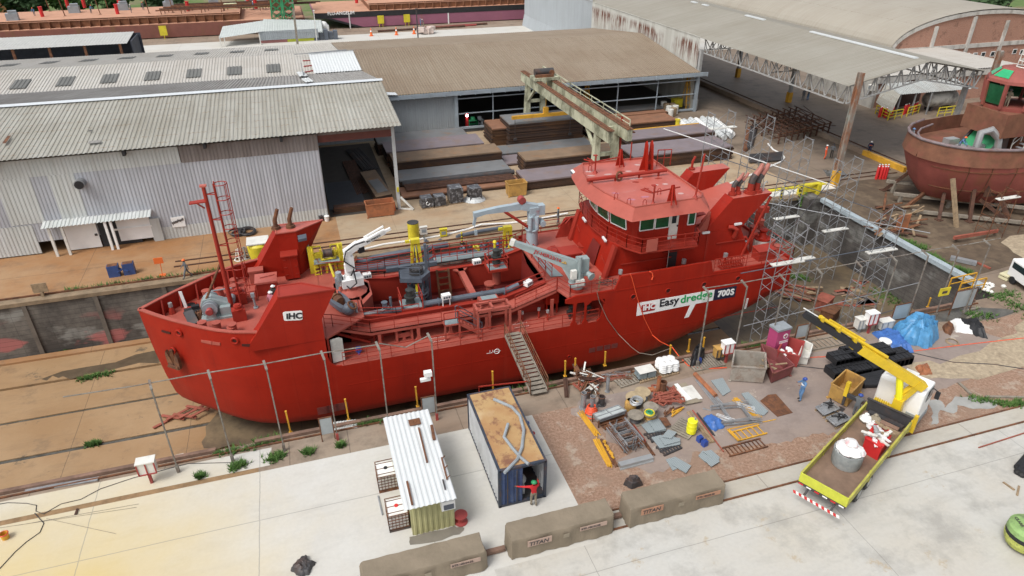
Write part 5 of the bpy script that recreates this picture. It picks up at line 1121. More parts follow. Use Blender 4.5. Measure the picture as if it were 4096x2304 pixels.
for n_,L in enumerate((((293,535),(365,535),(395,580),(328,583)),((340,600),(415,592),(440,622),(375,630)))):
 q_=[onplane(t(1,0,*p),(0,97.2,6.95),(0,.16,1))for p in L];mb=MB();mb.corr(q_[3]+V((0,0,.1)),q_[2]-q_[3],q_[0]-q_[3],.37,.05,(0,0,1),True);tag(mb.obj('roof_sheet',bpy.data.materials['new_white_sheet'],None),['loose white corrugated sheet lying across the valley of the roofs, upper of two','loose white corrugated sheet lying across the valley of the roofs, lower of two'][n_],'roof sheet','loose white roof sheets')
a,b=rp(t(1,0,290,410),.4),rp(t(1,0,740,378),.4);mb=MB();mb.bar(a,b,.12,.08);mb.bar(a+V((2,.3,0)),b+V((-1,.6,0)),.14,.1);tag(mb.obj('steel_purlin','galv',None),'thin steel purlins laid along the roof ridge above the white sheeting','purlin')
SWp=thing('steel_workshop','open fronted steel workshop with a wide tan corrugated roof','workshop',(32,100,0))
slope('front_roof','rooftan',SWp,8.95,55.2,YE-.25,ZE-.0,YR,ZRf,.37,.07);slope('back_roof','rooftan',SWp,7.05,55.2,YR,ZRf,YBk,ZE,.37,.06)
box('gutter','girder',SWp,9,56.2,86.55,86.8,5.12,5.62);
for i in range(24):box('gutter_clip','girder',SWp,10.2+i*2,10.3+i*2,86.48,86.56,5.05,5.66)
wall('front_wall','shedgrey',1.4,19.6,-.02,5.2,87.3,SWp)
for x in(19.75,29.7,36.4,55.2):mb=MB();mb.bx(x-.22,x+.22,87,87.4,0,5.15);mb.obj('column','girder',SWp)
for(x0,x1)in((19.97,29.48),(29.92,36.18),(36.62,54.98)):
 for z in(2.5,4.45):box('girt','girder',SWp,x0,x1,87.1,87.22,z,z+.12)
 n_=max(1,round((x1-x0)/5.5))
 for i in range(1,n_):mb=MB();x=x0+(x1-x0)*i/n_;mb.bx(x-.05,x+.05,87.08,87.24,0,5.1);mb.obj('mullion','girder',SWp)
box('sill_girder','girder',SWp,19.97,29.48,87.1,87.25,.5,.8);box('sill_girder','girder',SWp,36.62,54.98,87.1,87.25,.2,.45)
box('rear_wall','inside',SWp,7.1,55,124.9,125,0,5.4);box('shop_floor',mk('shade_dark_floor',(.05,.045,.04),.6,.2),SWp,8,55,87.5,124.8,.01,.03);box('partition','inside',SWp,8.9,9.05,87.5,124.8,.03,5.4)  # gloom of the workshop interior is painted into these dark colours
M['arc']=bpy.data.materials.new('welding_arc');M['arc'].use_nodes=True;e_=M['arc'].node_tree.nodes['Principled BSDF'];e_.inputs['Emission Color'].default_value=(.85,.93,1,1);e_.inputs['Emission Strength'].default_value=45
a=AY(t(1,0,1593,873),89);mb=MB();mb.ball(a,.13,10);tag(mb.obj('welding_arc','arc',None,smooth=1),'bright welding arc flaring inside the dark workshop','welding arc')
def gas(x,y,z=0,m='red',h=1.5,r_=.14,cap='white'):
 mb=MB();mb.lathe((x,y,z),[(r_,0),(r_,h-.25),(r_*.5,h-.05),(r_*.3,h)],10);mb.k=1;mb.lathe((x,y,z+h-.12),[(r_*.55,0),(r_*.55,.14),(.02,.16)],8);return mb.obj('gas_cylinder',[m,cap],None,smooth=1)
a=AY(t(1,0,1593,965),89.4);mb=MB();mb.cyl((a.x,89.4,0),.24,2,12);mb.k=1;mb.cyl((a.x,89.4,2),.2,.12,12);tag(mb.obj('pressure_tank',['red','dark'],None,smooth=1),'tall red pressure tank standing under the welding arc in the workshop','tank')
for(x,w_,m,lab)in((1640,1.6,'green','green steel workbench inside the workshop front'),(1690,1,'grey','grey tool chest beside the green workbench in the workshop')):
 a=AY(t(1,0,x,960),89.6);mb=MB();mb.bx(a.x-w_/2,a.x+w_/2,89.3,90.1,.8,.9);mb.bx(a.x-w_/2+.1,a.x-w_/2+.3,89.4,90,.03,.8);mb.bx(a.x+w_/2-.3,a.x+w_/2-.1,89.4,90,.03,.8);mb.bx(a.x-w_/2+.2,a.x+w_/2-.2,89.5,90,.3,.35);mb.bx(a.x-.3,a.x+.2,89.4,89.8,.9,1.3);tag(mb.obj('workbench',m,None),lab,'workbench')
a=AY(t(1,0,1030,680),86.6);mb=MB();mb.prism([(9,86.2,6.1),(12.2,86.4,5.75),(12,86.9,5.95),(8.9,86.9,6.3)],(0,0,.05));tag(mb.obj('flashing_strip',bpy.data.materials['bright_flashing'],None),'loose pale flashing strip jutting from the shed corner','flashing')
for(x,y0,lab)in((44,92,'yellow trestle ladder inside the workshop near the middle columns'),):
 pass
def steplad(px,y,h,lab):
 a=AY(px,y);x=a.x;mb=MB()
 for s_ in(-.35,.35):mb.bar((x+s_,y-.8,0),(x+s_*.6,y,h),.14);mb.bar((x+s_,y+.8,0),(x+s_*.6,y,h),.1)
 for k in range(1,8):mb.bar((x-.35+.14*k/8,y-.8+.8*k/8,h*k/8),(x+.35-.14*k/8,y-.8+.8*k/8,h*k/8),.08)
 tag(mb.obj('trestle_ladder','orange_yellow',None),lab,'ladder')
steplad(t(2,0,560,760),90.5,4.6,'yellow trestle ladder inside the workshop near the middle columns');steplad(t(2,0,1310,780),89.5,4.4,'yellow trestle ladder by the right end column of the workshop')
TS=thing('tall_shed','tall grey steel shed with a rust streaked wall and long canopy roof','shed',(65,120,0))
mb=MB();mb.corr((55.4,88.3,0),(0,38,0),(0,0,10.2),.36,.06,(-1,0,0),True);mb.obj('rusty_wall','ruststreak',TS)
mb=MB();mb.corr((55.4,126.4,2.4),(0,40,0),(0,0,8.6),.36,.05,(-1,0,0),True);mb.obj('grey_wall','sidegrey',TS)
mb=MB();mb.corr((54.9,125.6,0),(0,41,0),(.48,0,2.5),.36,.05,(-1,0,0),True);mb.obj('lower_skirt','sidegrey',TS)
box('end_wall','sidegrey',TS,55.5,75,166.3,166.4,0,10.2)
mb=MB();mb.corr((55.3,58.9,10.05),(0,108,0),(10.2,0,1.9),.37,.06,(0,0,1));mb.obj('canopy_roof','roofcanopy',TS)
mb=MB();mb.corr((65.5,58.9,11.95),(0,108,0),(8.6,0,-1.6),.37,.06,(0,0,1));mb.obj('canopy_roof','roofcanopy',TS)
for(y0,y1)in((60.5,78),(88,92.5),(103,104.5),(106.5,108)):box('roof_light',bpy.data.materials['new_white_sheet'],TS,65,65.5,y0,y1,11.93,12.08)
M['truss']=mk('pale_grey_truss',(.36,.36,.35),.5,.2,2,RUST,.5,1.5,.55)
def truss(name,a,b,dep,n,parent,th=.14):
 a,b=V(a),V(b);d=V((0,0,-dep));mb=MB();mb.bar(a,b,th);mb.bar(a+d,b+d,th)
 for i in range(n):
  p,q2=a+(b-a)*(i/n),a+(b-a)*((i+.5)/n);mb.bar(p,q2+d,th*.75);mb.bar(q2+d,a+(b-a)*((i+1)/n),th*.75)
  mb.bar(p,p+d,th*.6)
 return mb.obj(name,'truss',parent)
truss('eave_truss',(56,59.6,9.95),(56,88,9.95),1.9,14,TS);truss('eave_truss',(73.6,59.6,10.2),(73.6,120,10.2),1.7,28,TS)
truss('gable_truss',(56,59.3,10),(65.5,59.3,11.85),1.9,6,TS);truss('gable_truss',(65.5,59.3,11.85),(74,59.3,10.3),1.9,6,TS)
for y in(73,88):truss('roof_truss',(56.1,y,9.9),(73.5,y,10.1),1.5,8,TS,.12)
for(x,y)in((55.7,88),(71.6,87.4),(73.6,60.5),(73.6,104),(56,66)):
 if(x,y)==(56,66):continue
 mb=MB();mb.bx(x-.2,x+.2,y-.25,y+.25,1.4,8.5);cl=mb.obj('column','truss',TS);mb=MB();mb.bx(x-.32,x+.32,y-.35,y+.35,0,1.5);mb.obj('column_base','orange_yellow'if x>57 else 'truss',cl)
KB=thing('kerb_barrier','low concrete barrier with a yellow end crossing the brown yard','barrier',(64.9,85,0));box('barrier_run','strip',KB,64.7,65.1,64,118,0,.6);box('barrier_end','orange_yellow',KB,64.68,65.12,57.5,63.98,0,.62)
def colm(x,y,h,lab):
 r_=thing('steel_column',lab,'column',(x,y,0));mb=MB();mb.bx(x-.26,x+.26,y-.26,y-.2,1.7,h);mb.bx(x-.26,x+.26,y+.2,y+.26,1.7,h);mb.bx(x-.06,x+.06,y-.2,y+.2,1.7,h);mb.obj('shaft',mk('flaking_grey_rust_column',(.27,.28,.25),.75,.2,1.5,(.25,.095,.04),.95,.7,.4,(1,1,.45))if 'fc'not in M else M['fc'],r_);M['fc']=bpy.data.materials['flaking_grey_rust_column']
 mb=MB();mb.bx(x-.32,x+.32,y-.32,y+.32,0,1.7);mb.obj('base','orange_yellow',r_)
colm(54.45,56.57,12,'tall rusty steel column with a yellow base at the dock corner');colm(76.5,60,12.2,'tall flaking steel column behind the tug')
BH=thing('brick_hall','large brick hall with an arched roof and concrete pilasters','building',(118,120,0))
YB_=96;xc,hw,zs,rise=117,19.6,4.55,5.6
arch=[(xc-hw*cos(pi*i/24),zs+rise*sin(pi*i/24))for i in range(25)]
mb=MB();mb.prism([(x,YB_,z)for(x,z)in arch]+[(xc+hw,YB_,-1),(xc-hw,YB_,-1)],(0,.5,0));mb.obj('gable_wall','brick',BH)
mb=MB();R_=[[V((xc-(hw+.3)*cos(pi*i/24),y,zs+.12+(rise+.1)*sin(pi*i/24)))for i in range(25)]for y in(YB_-.25,YB_+110)];mb.loft(R_,ringclosed=False,cap=False);mb.obj('arched_roof',sheetmat('arched_tan_roof',(.34,.31,.255),(.36,.33,.275),(.25,.21,.16),'y',1.1,.45,None,.6,(6,(.13,.09,.06))),BH)
mb=MB()
for(a,b)in zip(arch,arch[1:]):mb.bar((a[0],YB_-.1,a[1]-.28),(b[0],YB_-.1,b[1]-.28),.3,.62)
mb.obj('arch_rim','render',BH)
for(xa,ya)in((1280,185),(1575,110),(1820,140)):
 a=AY(t(3,0,xa,ya),YB_-.15);box('pilaster','render',BH,a.x-.28,a.x+.28,YB_-.35,YB_-.01,-1,a.z-.3)
a=AY(t(3,0,1460,350),YB_);box('band','render',BH,xc-hw+.2,xc+hw-.2,YB_-.2,YB_-.01,a.z-.35,a.z+.35)
a=AY(t(3,0,1780,530),YB_);box('band','render',BH,xc-3,xc+hw,YB_-.25,YB_-.01,a.z-.3,a.z+.35)
for(x,y,w_,h)in((1500,420,.75,.65),(1560,417,.75,.65),(1622,411,.75,.65),(1693,406,.75,.65),(1755,402,.75,.65),(1860,388,.75,.65),(1915,392,.75,.65),(1280,432,1.8,1.1),(1395,440,1.8,1.5)):
 a=AY(t(3,0,x,y),YB_);f_=box('window','white'if w_<1 else 'render',BH,a.x-w_/2-.12,a.x+w_/2+.12,YB_-.06,YB_-.01,a.z-h/2-.12,a.z+h/2+.12);box('pane','glass',f_,a.x-w_/2,a.x+w_/2,YB_-.09,YB_-.06,a.z-h/2,a.z+h/2)
AN=thing('brick_annex','low brick annex with an air conditioner under the canopy end','building',(84,82,0))
box('brick_wall','brick',AN,81.4,90,80.8,95.8,0,4.4);box('side_wall','render',AN,80.9,81.38,80.7,95.6,0,4.6);box('parapet','render',AN,80.9,104,80.5,80.78,3.6,4.5);box('rear_wall','brick',AN,90,108,80.79,95.7,0,3.6)
a=AX(t(3,0,790,660),80.85);mb=MB();mb.bx(80.35,80.88,a.y-.5,a.y+.5,a.z-.4,a.z+.4);mb.k=1;mb.lathe((80.34,a.y,a.z),[(.3,0),(.3,.01)],12,(-1,0,0));mb.obj('air_conditioner',['offwhite','grey'],AN)
box('block_screen','render',AN,80.7,80.88,84,88.5,2.6,3.8)
mb=MB();mb.corr((81,80.4,4.62),(27,0,0),(0,15.5,-.1),.5,.06,(0,0,1));mb.obj('roof','roofpale',AN)
LT=thing('lean_to','ragged corrugated lean-to roof over the gas store beside the brick annex','lean-to',(84,76,0))
q_=[G(t(3,0,*p),z)for p,z in(((1000,715),3.1),((1540,672),3.3),((1180,575),4),((885,632),3.8))]
mb=MB();mb.corr(q_[0],q_[1]-q_[0],q_[3]-q_[0],.35,.06,(0,0,1),True);mb.obj('roof_sheet',sheetmat('ragged_roof_sheet',(.38,.40,.39),(.30,.31,.30),(.2,.16,.12),'x',.9,.5,(.2,.1,.06),.62),LT)
mb=MB();mb.poly([q_[3]-V((0,.3,.1)),q_[2]-V((0,.3,.1)),V((q_[2].x,q_[2].y-.3,0)),V((q_[3].x,q_[3].y-.3,0))]);mb.obj('rear_wall',mk('shade_painted_brick',(.075,.04,.032),.9,.3,1),LT)  # added near-black panel; paints the shade beneath the lean-to roof
q2_=[G(t(3,0,*p),z)for p,z in(((885,632),3.8),((1000,715),3.1),((930,800),1.2),((815,770),1.6))]
mb=MB();mb.corr(q2_[0],q2_[1]-q2_[0],q2_[3]-q2_[0],.3,.05,(-1,0,0),True);mb.obj('side_sheet','roofgrey',LT)
for(x,y,z)in((1005,715,3),(1120,705,3.1),(1240,700,3.1),(1480,680,3.2)):
 p=G(t(3,0,x,y),z);mb=MB();mb.bar((p.x,p.y,0),(p.x,p.y,z),.16);mb.obj('post','galv',LT)
p=G(t(3,0,1330,770),1.4);mb=MB();mb.lathe((p.x-2,p.y+1.2,1.6),[(.05,-.35),(.8,-.2),(1.1,.2),(1.1,4.3),(.8,4.7),(.05,4.85)],18,(1,-.08,.03));tk=mb.obj('storage_tank',mk('sooty_white_tank',(.48,.47,.43),.6,.15,1,(.06,.05,.045),.9,.35,.45),None,smooth=1);tag(tk,'big sooty white horizontal gas tank under the lean-to','tank')
mb=MB();mb.bx(p.x-1.4,p.x-1,p.y+.6,p.y+1.8,0,.6);mb.obj('saddle','dark',tk);mb=MB();mb.bx(p.x+1.6,p.x+2,p.y+.4,p.y+1.6,0,.6);mb.obj('saddle','dark',tk)
rr=random.Random(6);k_=0
for(x0,y0,n_)in((835,885,5),(880,890,5),(1020,865,3),(1075,855,4)):
 for k in range(n_):
  p=G(t(3,0,x0+k*13,y0-4*k),0);g_=gas(p.x,p.y+.1*(k%2),0,'red',1.45,.15);tag(g_,['red gas cylinder with a white cap in the left pen of the gas store','red gas cylinder with a white cap in the pens by the lean-to posts'][0 if x0<1000 else 1],'gas cylinder','red cylinders '+('in the left pen'if x0<1000 else 'by the lean-to posts'))
for n_,L in enumerate([((808,860),(905,905),(940,900),(830,800)),((900,910),(1005,890)),((1045,880),(1130,855)),((1275,880),(1440,860))]):
 a,b=G(t(3,0,*L[0]),0),G(t(3,0,*L[1]),0);rl_=rail([a,b],1.25,2,.07,1.3);tag(rl_.obj('cage_fence','yellow',None),['yellow tube railing along the left pen of red cylinders','yellow tube gate at the right side of the left cylinder pen','yellow tube gate before the middle red cylinders','long yellow tube railing in front of the gas tank'][n_],'railing')
SB=thing('back_store','small pink and yellow store with a pale hipped metal roof','building',(-2,163,0))
y0=161.2;XA=-4.5;XBb=7.2;zz=AY(t(1,0,440,270),y0).z
a0=AY(t(1,0,40,320),y0).x;a1=AY(t(1,0,237,300),y0).x;a2=AY(t(1,0,440,300),y0).x
ze=AY(t(1,0,240,290),y0).z
box('pink_wall',mk('dusty_pink_wall',(.40,.17,.16),.8,.12),SB,a0,a1,y0,y0+7,0,ze);box('yellow_wall',mk('lime_yellow_wall',(.55,.58,.06),.8,.1),SB,a1,a2,y0,y0+7,0,ze)
zc=AY(t(1,0,50,240),y0-.3).z
mb=MB();mb.corr((a0-.2,y0-.3,ze-.1),(a2-a0+1.2,0,0),(0,0,zc-ze+.2),.4,.05,(0,-1,0),True);mb.obj('fascia_sheet','shedgrey',SB)
q_=[AY(t(1,0,*p),y)for p,y in(((50,240),y0-.4),((505,245),y0-.4),((462,155),y0+7.5),((55,145),y0+7.5))];mb=MB();mb.corr(q_[0],q_[1]-q_[0],q_[3]-q_[0],.5,.05,(0,0,1));mb.obj('roof',mk('pale_roof_sheet',(.46,.49,.47),.5,.08),SB)
q_=[AY(t(i,0,*p),y)for i,p,y in((0,(1650,290),y0-2),(1,(50,240),y0-.4),(1,(55,145),y0+7.5),(0,(1680,200),y0+6))];mb=MB();mb.corr(q_[0],q_[1]-q_[0],q_[3]-q_[0],.5,.05,(0,0,1));mb.obj('canopy_roof',bpy.data.materials['pale_roof_sheet'],SB)
for px in((0,1665,320),(0,1700,330),(1,30,300)):a=AY(t(px[0],0,px[1],px[2]),y0-1.5);box('canopy_post','offwhite',SB,a.x-.1,a.x+.1,y0-1.6,y0-1.4,0,max(1,a.z+1.2))
DS=thing('open_store','dark open sided store with a thin pale roof behind the long hall','shed',(-45,135,0))
q_=[G(t(0,0,*p),z)for p,z in(((0,378),5),((960,325),5),((1065,265),5.6),((0,322),5.6))]
yf=q_[0].y;yb=yf+9
mb=MB();xr0=q_[1].x;mb.corr((-95,yf,5),(95+xr0,0,0),(0,yb-yf,.55),.5,.05,(0,0,1));mb.obj('roof',mk('pale_store_roof',(.42,.42,.40),.6,.1),DS)
box('rear_wall',mk('dark_blue_corrugated',(.03,.035,.05),.7,.3),DS,-95,xr0+1,yb-.3,yb-.2,0,5.4);box('side_wall',bpy.data.materials['dark_blue_corrugated'],DS,xr0+.4,xr0+.6,yf+1,yb-.4,0,5.2)
for x in(100,380,650,920):a=AY(t(0,0,x,400),yf+.3);box('post','rust',DS,a.x-.2,a.x+.2,yf+.2,yf+.5,0,5)
M['topmauve']=mk('mauve_plate_top',(.20,.165,.175),.55,.12,.8,(.22,.13,.07),.55,.5,.52)
M['topgrey']=mk('grey_plate_top',(.165,.168,.17),.5,.12,.8,(.24,.12,.05),.7,.6,.55)
M['toprust']=mk('rust_brown_plate_top',(.20,.135,.085),.7,.2,.8,(.30,.13,.04),.7,.6,.54)
M['topbrown']=mk('red_brown_plate_top',(.24,.115,.065),.7,.2,.8,(.15,.09,.06),.7,.5,.52)
s=NT('plate_edges');x,y,z=s.xyz();k=s.mix(s.cell(z,.07,2),(.032,.018,.013),(.085,.04,.02));k=s.mix(s.math('MULTIPLY',s.ramp(s.noise(.5,4,.6,(.5,1,1)),.5,.62),.6),k,(.15,.065,.02));k=s.mix(s.math('MULTIPLY',s.lines(z,.14,.05),.9),k,(.02,.012,.01));M['edges']=s.fin(k,.85)
def stack(x0,x1,y0,y1,z0,z1,top,lab,seed=1,jit=.26,grp='stacks of steel plate'):
 rr=random.Random(seed);r_=thing('plate_stack',lab,'plate stack',((x0+x1)/2,(y0+y1)/2,z0),0,grp)
 n=max(2,int((z1-z0)/.14));h=(z1-z0)/n;mb=MB();lo=z0
 for i in range(n-1):
  a,b,c_,d=[rr.uniform(-jit,jit)*(.4 if i%4 else 1)for _ in range(4)]
  mb.bx(x0+a,x1+b,y0+c_*.3,y1+d*.3,z0+i*h+(.03 if i%5==0 else 0),z0+(i+1)*h)
 mb.obj('plates','edges',r_);mb=MB();mb.bx(x0,x1,y0,y1,z1-h+.005,z1);mb.obj('top_plate',top,r_);return r_
SG='stacks of steel plate'
A_=stack(9.3,21.8,73.4,76.5,0,1.75,'toprust','rust brown plate stack with a white chalk patch, right beside the shed corner post',1)
mb=MB();mb.prism([(13.5,74.6,1.66),(16.3,74.2,1.66),(16.2,75.7,1.66),(15.6,75.9,1.66)],(0,0,.01));mb.obj('bare_patch',mk('pale_mauve_plate',(.36,.33,.36),.5,.08),A_)
stack(9,20.6,76.7,80.6,0,1.85,'topmauve','mauve topped plate stack behind the rust brown one by the shed post',2)
stack(8.6,19.8,81.2,84.8,0,1.5,'topgrey','grey plate stack right below the grey workshop wall',3)
stack(9.3,21.7,69.6,72.9,0,.95,'topgrey','low grey plate stack with a black pipe along its near edge',4)
stack(9,22,66.3,69,0,.45,'topbrown','lowest dark rusty stack behind the wrapped pallets',5)
stack(22.8,25.8,80.6,84.6,0,2.2,'topbrown','narrow rusty stack leaning on the left of the tall dark stack',6,.3)
stack(24.6,34.4,79.4,83.6,0,3,'topgrey','tallest dark plate stack under the yellow lifting beam',7)
stack(22.5,34.6,76.2,79.2,0,.45,'topgrey','flat grey plates lying before the tallest dark stack',8)
stack(22,25.6,73,76,0,.3,'topmauve','small flat mauve plates between two brown stacks',9)
stack(23.4,35,69.4,72.4,0,1.8,'toprust','long brown stack with orange rust and a white tag left of the gantry leg',10)
stack(22,34,65.1,68.6,0,1.1,'topmauve','plain mauve stack with loose pipe offcuts on top',11)
stack(35.6,40.5,78,83,0,1.9,'topbrown','short dark stack behind the gantry leg',12,.3)
stack(38.6,50.4,74.1,77.6,0,1.3,'topmauve','mauve stack with an orange plate edge along its back',13)
box('orange_plate','orange_yellow',A_ if 0 else bpy.data.objects['plate_stack.012'],38.6,50.2,77.62,77.9,.9,1.33)
stack(35.6,48.6,67.3,71.6,0,1.65,'topmauve','large pale mauve stack directly behind the wheelhouse',14)
stack(40.6,49,81.2,84.6,0,1,'topbrown','red brown stack in front of the pipe stubs, right of the gantry',15)
stack(40,49.7,85.2,86.4,0,.95,'topbrown','thin orange brown stack just before the right workshop columns',16)
stack(37,50.6,87.9,90.4,.03,.75,'topgrey','pale topped stack reaching inside the open workshop front',17)
stack(2,6.8,64.9,65.6,0,.7,'dkrust','small dark stack of flats beside the orange skip',18,.3)
sheet('bay_floor',rect(1.5,8.1,64.3,86.5),mk('dark_bay_floor',(.06,.052,.045),.7,.2),.012)
box('bay_mat',mk('dark_steel_mat',(.06,.065,.075),.45,.15),None,1.6,5.2,65.9,73.5,.0,.15);tag(bpy.data.objects['bay_mat'],'flat dark steel plate on the ground inside the open shed bay','steel plate')
mb=MB()
for i in range(9):mb.bar((4.7+i*.16,69+i*.1,.1),(4.2+i*.16,80,.12+.03*(i%3)),.13)
tag(mb.obj('angle_bars','dkrust',None),'bundle of long rusty angle bars on the shed bay floor','steel bars')
r_=thing('plate_stack','brown plates with one grey plate on top in the shed bay','plate stack',(7.1,70,0),0,SG);mb=MB();mb.prism([(6.3,66.2,0),(8,66.6,0),(7.3,74.3,0),(5.6,74,0)],(0,0,.75));mb.obj('plates','edges',r_);mb=MB();mb.prism([(6.3,66.2,.752),(8,66.6,.752),(7.3,74.3,.752),(5.6,74,.752)],(0,0,.05));mb.obj('top_plate','toprust',r_);mb=MB();mb.prism([(6.6,67.2,.81),(7.7,67.5,.81),(7.2,71.3,.81),(6.1,71,.81)],(0,0,.04));mb.obj('loose_plate','topgrey',r_)
mb=MB()
for i in range(12):mb.bar((6.2+i*.14,76,.2+.06*(i%3)),(5+i*.14,84,.2+.05*(i%4)),.12)
tag(mb.obj('angle_bars','dark',None),'bundle of dark section bars behind the shed corner post','steel bars')
mb=MB();mb.tube((9.5,69.2,.75),(21.9,69,.8),.26,10);tag(mb.obj('steel_pipe','dark',None,smooth=1),'single black pipe lying along the low grey plate stack','pipe')
for k in range(4):
 mb=MB();mb.tube((9.6,68.9-.45*k,.62),(21.5,68.7-.45*k,.62),.14,8);tag(mb.obj('steel_pipe','dkrust',None,smooth=1),'thin dark rusty pipe in the row behind the wrapped pallets','pipe','thin rusty pipes behind the pallets')
GC=thing('gantry_crane','pale green gantry crane with two mossy girders over the plate stacks','gantry crane',(29.3,72,0))
M['gant']=mk('mossy_cream_girder',(.46,.46,.33),.7,.15,1.2,(.10,.10,.06),.85,1.1,.46,(1,.5,.35))
ZG=7.7
for x in(28.5,30.5):
 mb=MB();mb.bx(x-.28,x+.28,58.9,86,ZG-1.15,ZG);mb.obj('girder','gant',GC);mb=MB();mb.bx(x-.36,x+.36,58.8,86.1,ZG,ZG+.06);mb.bx(x-.05,x+.05,58.9,86,ZG+.06,ZG+.14);mb.obj('crane_rail','rust',GC)
for y in(62,84):
 for x in(28.5,30.5):
  mb=MB();x2=x+(-.15 if x<29 else.15);mb.loft([[V((x2-.42,y-.42,.35)),V((x2+.42,y-.42,.35)),V((x2+.42,y+.42,.35)),V((x2-.42,y+.42,.35))],[V((x-.26,y-.3,ZG-1.15)),V((x+.26,y-.3,ZG-1.15)),V((x+.26,y+.3,ZG-1.15)),V((x-.26,y+.3,ZG-1.15))]])
  s_=1 if y<70 else-1;mb.bar((x,y+s_*.2,4.5),(x,y+s_*2.8,ZG-1.2),.28);mb.bx(x2-.5,x2+.5,y-.8,y+.8,.0,.35);mb.obj('leg','gant',GC)
 mb=MB();mb.bx(28.7,30.3,y-.2,y+.2,4.2,4.55);mb.obj('tie_beam','gant',GC);mb=MB();mb.bx(28.78,30.22,y-.15,y+.15,ZG-1,ZG-.5);mb.obj('tie_beam','gant',GC)
mb=MB();mb.bx(27.9,31.1,79.6,81.6,ZG+.15,ZG+.5);tr=mb.obj('trolley','gant',GC);mb=MB();mb.lathe((28.2,80.7,ZG+1),[(.05,0),(.42,.02),(.42,2.4),(.05,2.42)],12,(1,0,0));mb.obj('hoist_drum','dark',tr,smooth=1);mb=MB();mb.lathe((30.3,80.2,ZG+.9),[(.35,0),(.35,.25)],12,(0,1,0));mb.bx(28.1,30.4,79.8,80.3,ZG+.5,ZG+.8);mb.obj('gear_box','rust',tr,smooth=1)
rail([(31,60,ZG-.3),(31,85.5,ZG-.3)],.9,1,.06,3.2).obj('walk_railing','gant',GC);box('walkway','rust',GC,30.85,31.15,59,86,ZG-.42,ZG-.34)
mb=MB();mb.bar((31.05,61.9,.3),(31.05,61.9,ZG+.4),.18);mb.obj('end_ladder','ship_red',GC)
mb=MB();mb.bx(24.9,33,79.2,79.55,3.55,3.95);mb.bar((29.3,79.4,3.95),(29.3,79.4,ZG-.1),.05);mb.bx(29,29.6,79.2,79.6,3.95,4.7);lb=mb.obj('lifting_beam','orange_yellow',GC)
for x in(25.3,32.6):mb=MB();mb.tube((x,79.35,3.6),(x,79.35,1.2),.03,5);mb.bx(x-.2,x+.2,79.2,79.5,.9,1.2);mb.obj('plate_clamp','dark',lb)
for k in range(9):
 p=G(t(2,0,1290+k*14+(k%2)*60,905+k*9),.5);q2=G(t(2,0,1500+k*22,960+k*11),.5);p=V((50+k*.62,82.5-(k%3)*.4,.4));q2=p+V((-1.4,-7-(k%2),.0))
 mb=MB()
 d=q2-p
 mb.path([p+d*(i/9)for i in range(10)],.36,8);mb.obj
 for i in range(1,9):mb.torus(p+d*(i/9),.37,.05,8,4,d)
 tag(mb.obj('wrapped_roll','plastic'if k%4 else 'white',None,smooth=1),'white plastic wrapped roll among those lying right of the plate stacks','roll','white wrapped rolls')
for k in range(6):
 mb=MB();mb.tube((51.5+k*.4,69+k*.3,.25),(57+k*.5,76.5+k*.3,.25),.22,8);tag(mb.obj('steel_pipe','rust'if k<2 else 'dark',None,smooth=1),['rusty brown pipe beside the white rolls','dark pipe in the row beyond the mauve stacks'][k>=2],'pipe','pipes beyond the mauve stacks'if k>=2 else 'rusty pipes beside the white rolls')
for k in range(7):
 a,b=G(t(3,0,-140,1170+k*9),.2+.0*k),G(t(3,0,110,1150+k*9),.2);mb=MB();mb.tube(a,b,.13,7);tag(mb.obj('steel_pipe','dark',None,smooth=1),'black pipe in the bundle on the tan apron by the scaffolds','pipe','black pipe bundle on the tan apron')
for k,(x,y)in enumerate(((1140,800),(1160,815),(1180,835),(1205,815),(1228,830),(1215,850),(1190,860))):
 p=G(t(2,0,x,y+25),0);mb=MB();mb.cyl((p.x,p.y,0),.45,1.15,12);tag(mb.obj('pipe_stub','wood'if k%2 else 'offwhite',None,smooth=1),['pale pipe stub standing by the right workshop column','brown pipe stub standing by the right workshop column'][k%2],'pipe stub','pale pipe stubs'if not k%2 else 'brown pipe stubs')
p=G(t(2,0,1240,805),0);mb=MB();mb.box((p.x,p.y,.03),(1.4,1,1.1));mb.box((p.x,p.y,1.13),(1.5,1.1,.08));mb.box((p.x+.3,p.y-.52,.5),(.5,.05,.4));tag(mb.obj('tool_cabinet','yellow',None),'yellow steel cabinet by the right end of the workshop front','cabinet')
p=G(t(2,0,1245,955),0);mb=MB();mb.cyl((p.x,p.y,0),.3,.9,12);mb.cyl((p.x,p.y,.9),.38,.12,12);tag(mb.obj('mooring_bollard','yellow',None,smooth=1),'small yellow bollard left of the white rolls','bollard')
r_=thing('steel_rack','large rusty rack of thin steel frames standing on the brown yard','rack',(62,77,0));k_=0
for i in range(9):
 x=57.5+i*1.15;mb=MB()
 for y in(70.5,74,77.5):mb.bar((x,y+i*.25,0),(x,y+i*.25,1.6),.14);mb.bar((x,y+i*.25,1.1),(x+1,y+i*.25,.9),.07)
 mb.bar((x,70.3+i*.25,1.5),(x,78+i*.25,1.7),.1);mb.bar((x,70.3+i*.25,.7),(x,78+i*.25,.8),.1);mb.bar((x-.4,71+i*.25,1.3),(x+.7,77+i*.25,1.9),.06);mb.obj('rack_frame','dkrust',r_)
mb=MB()
for y in(70.6,72.6,74.8,77):mb.bar((57.3,y,1.2),(67.2,y+2.2,1.25),.12)
for y in(71.4,75.8):mb.bar((57.3,y,.5),(67.2,y+2.2,.55),.12)
mb.obj('rack_beams','rust',r_)
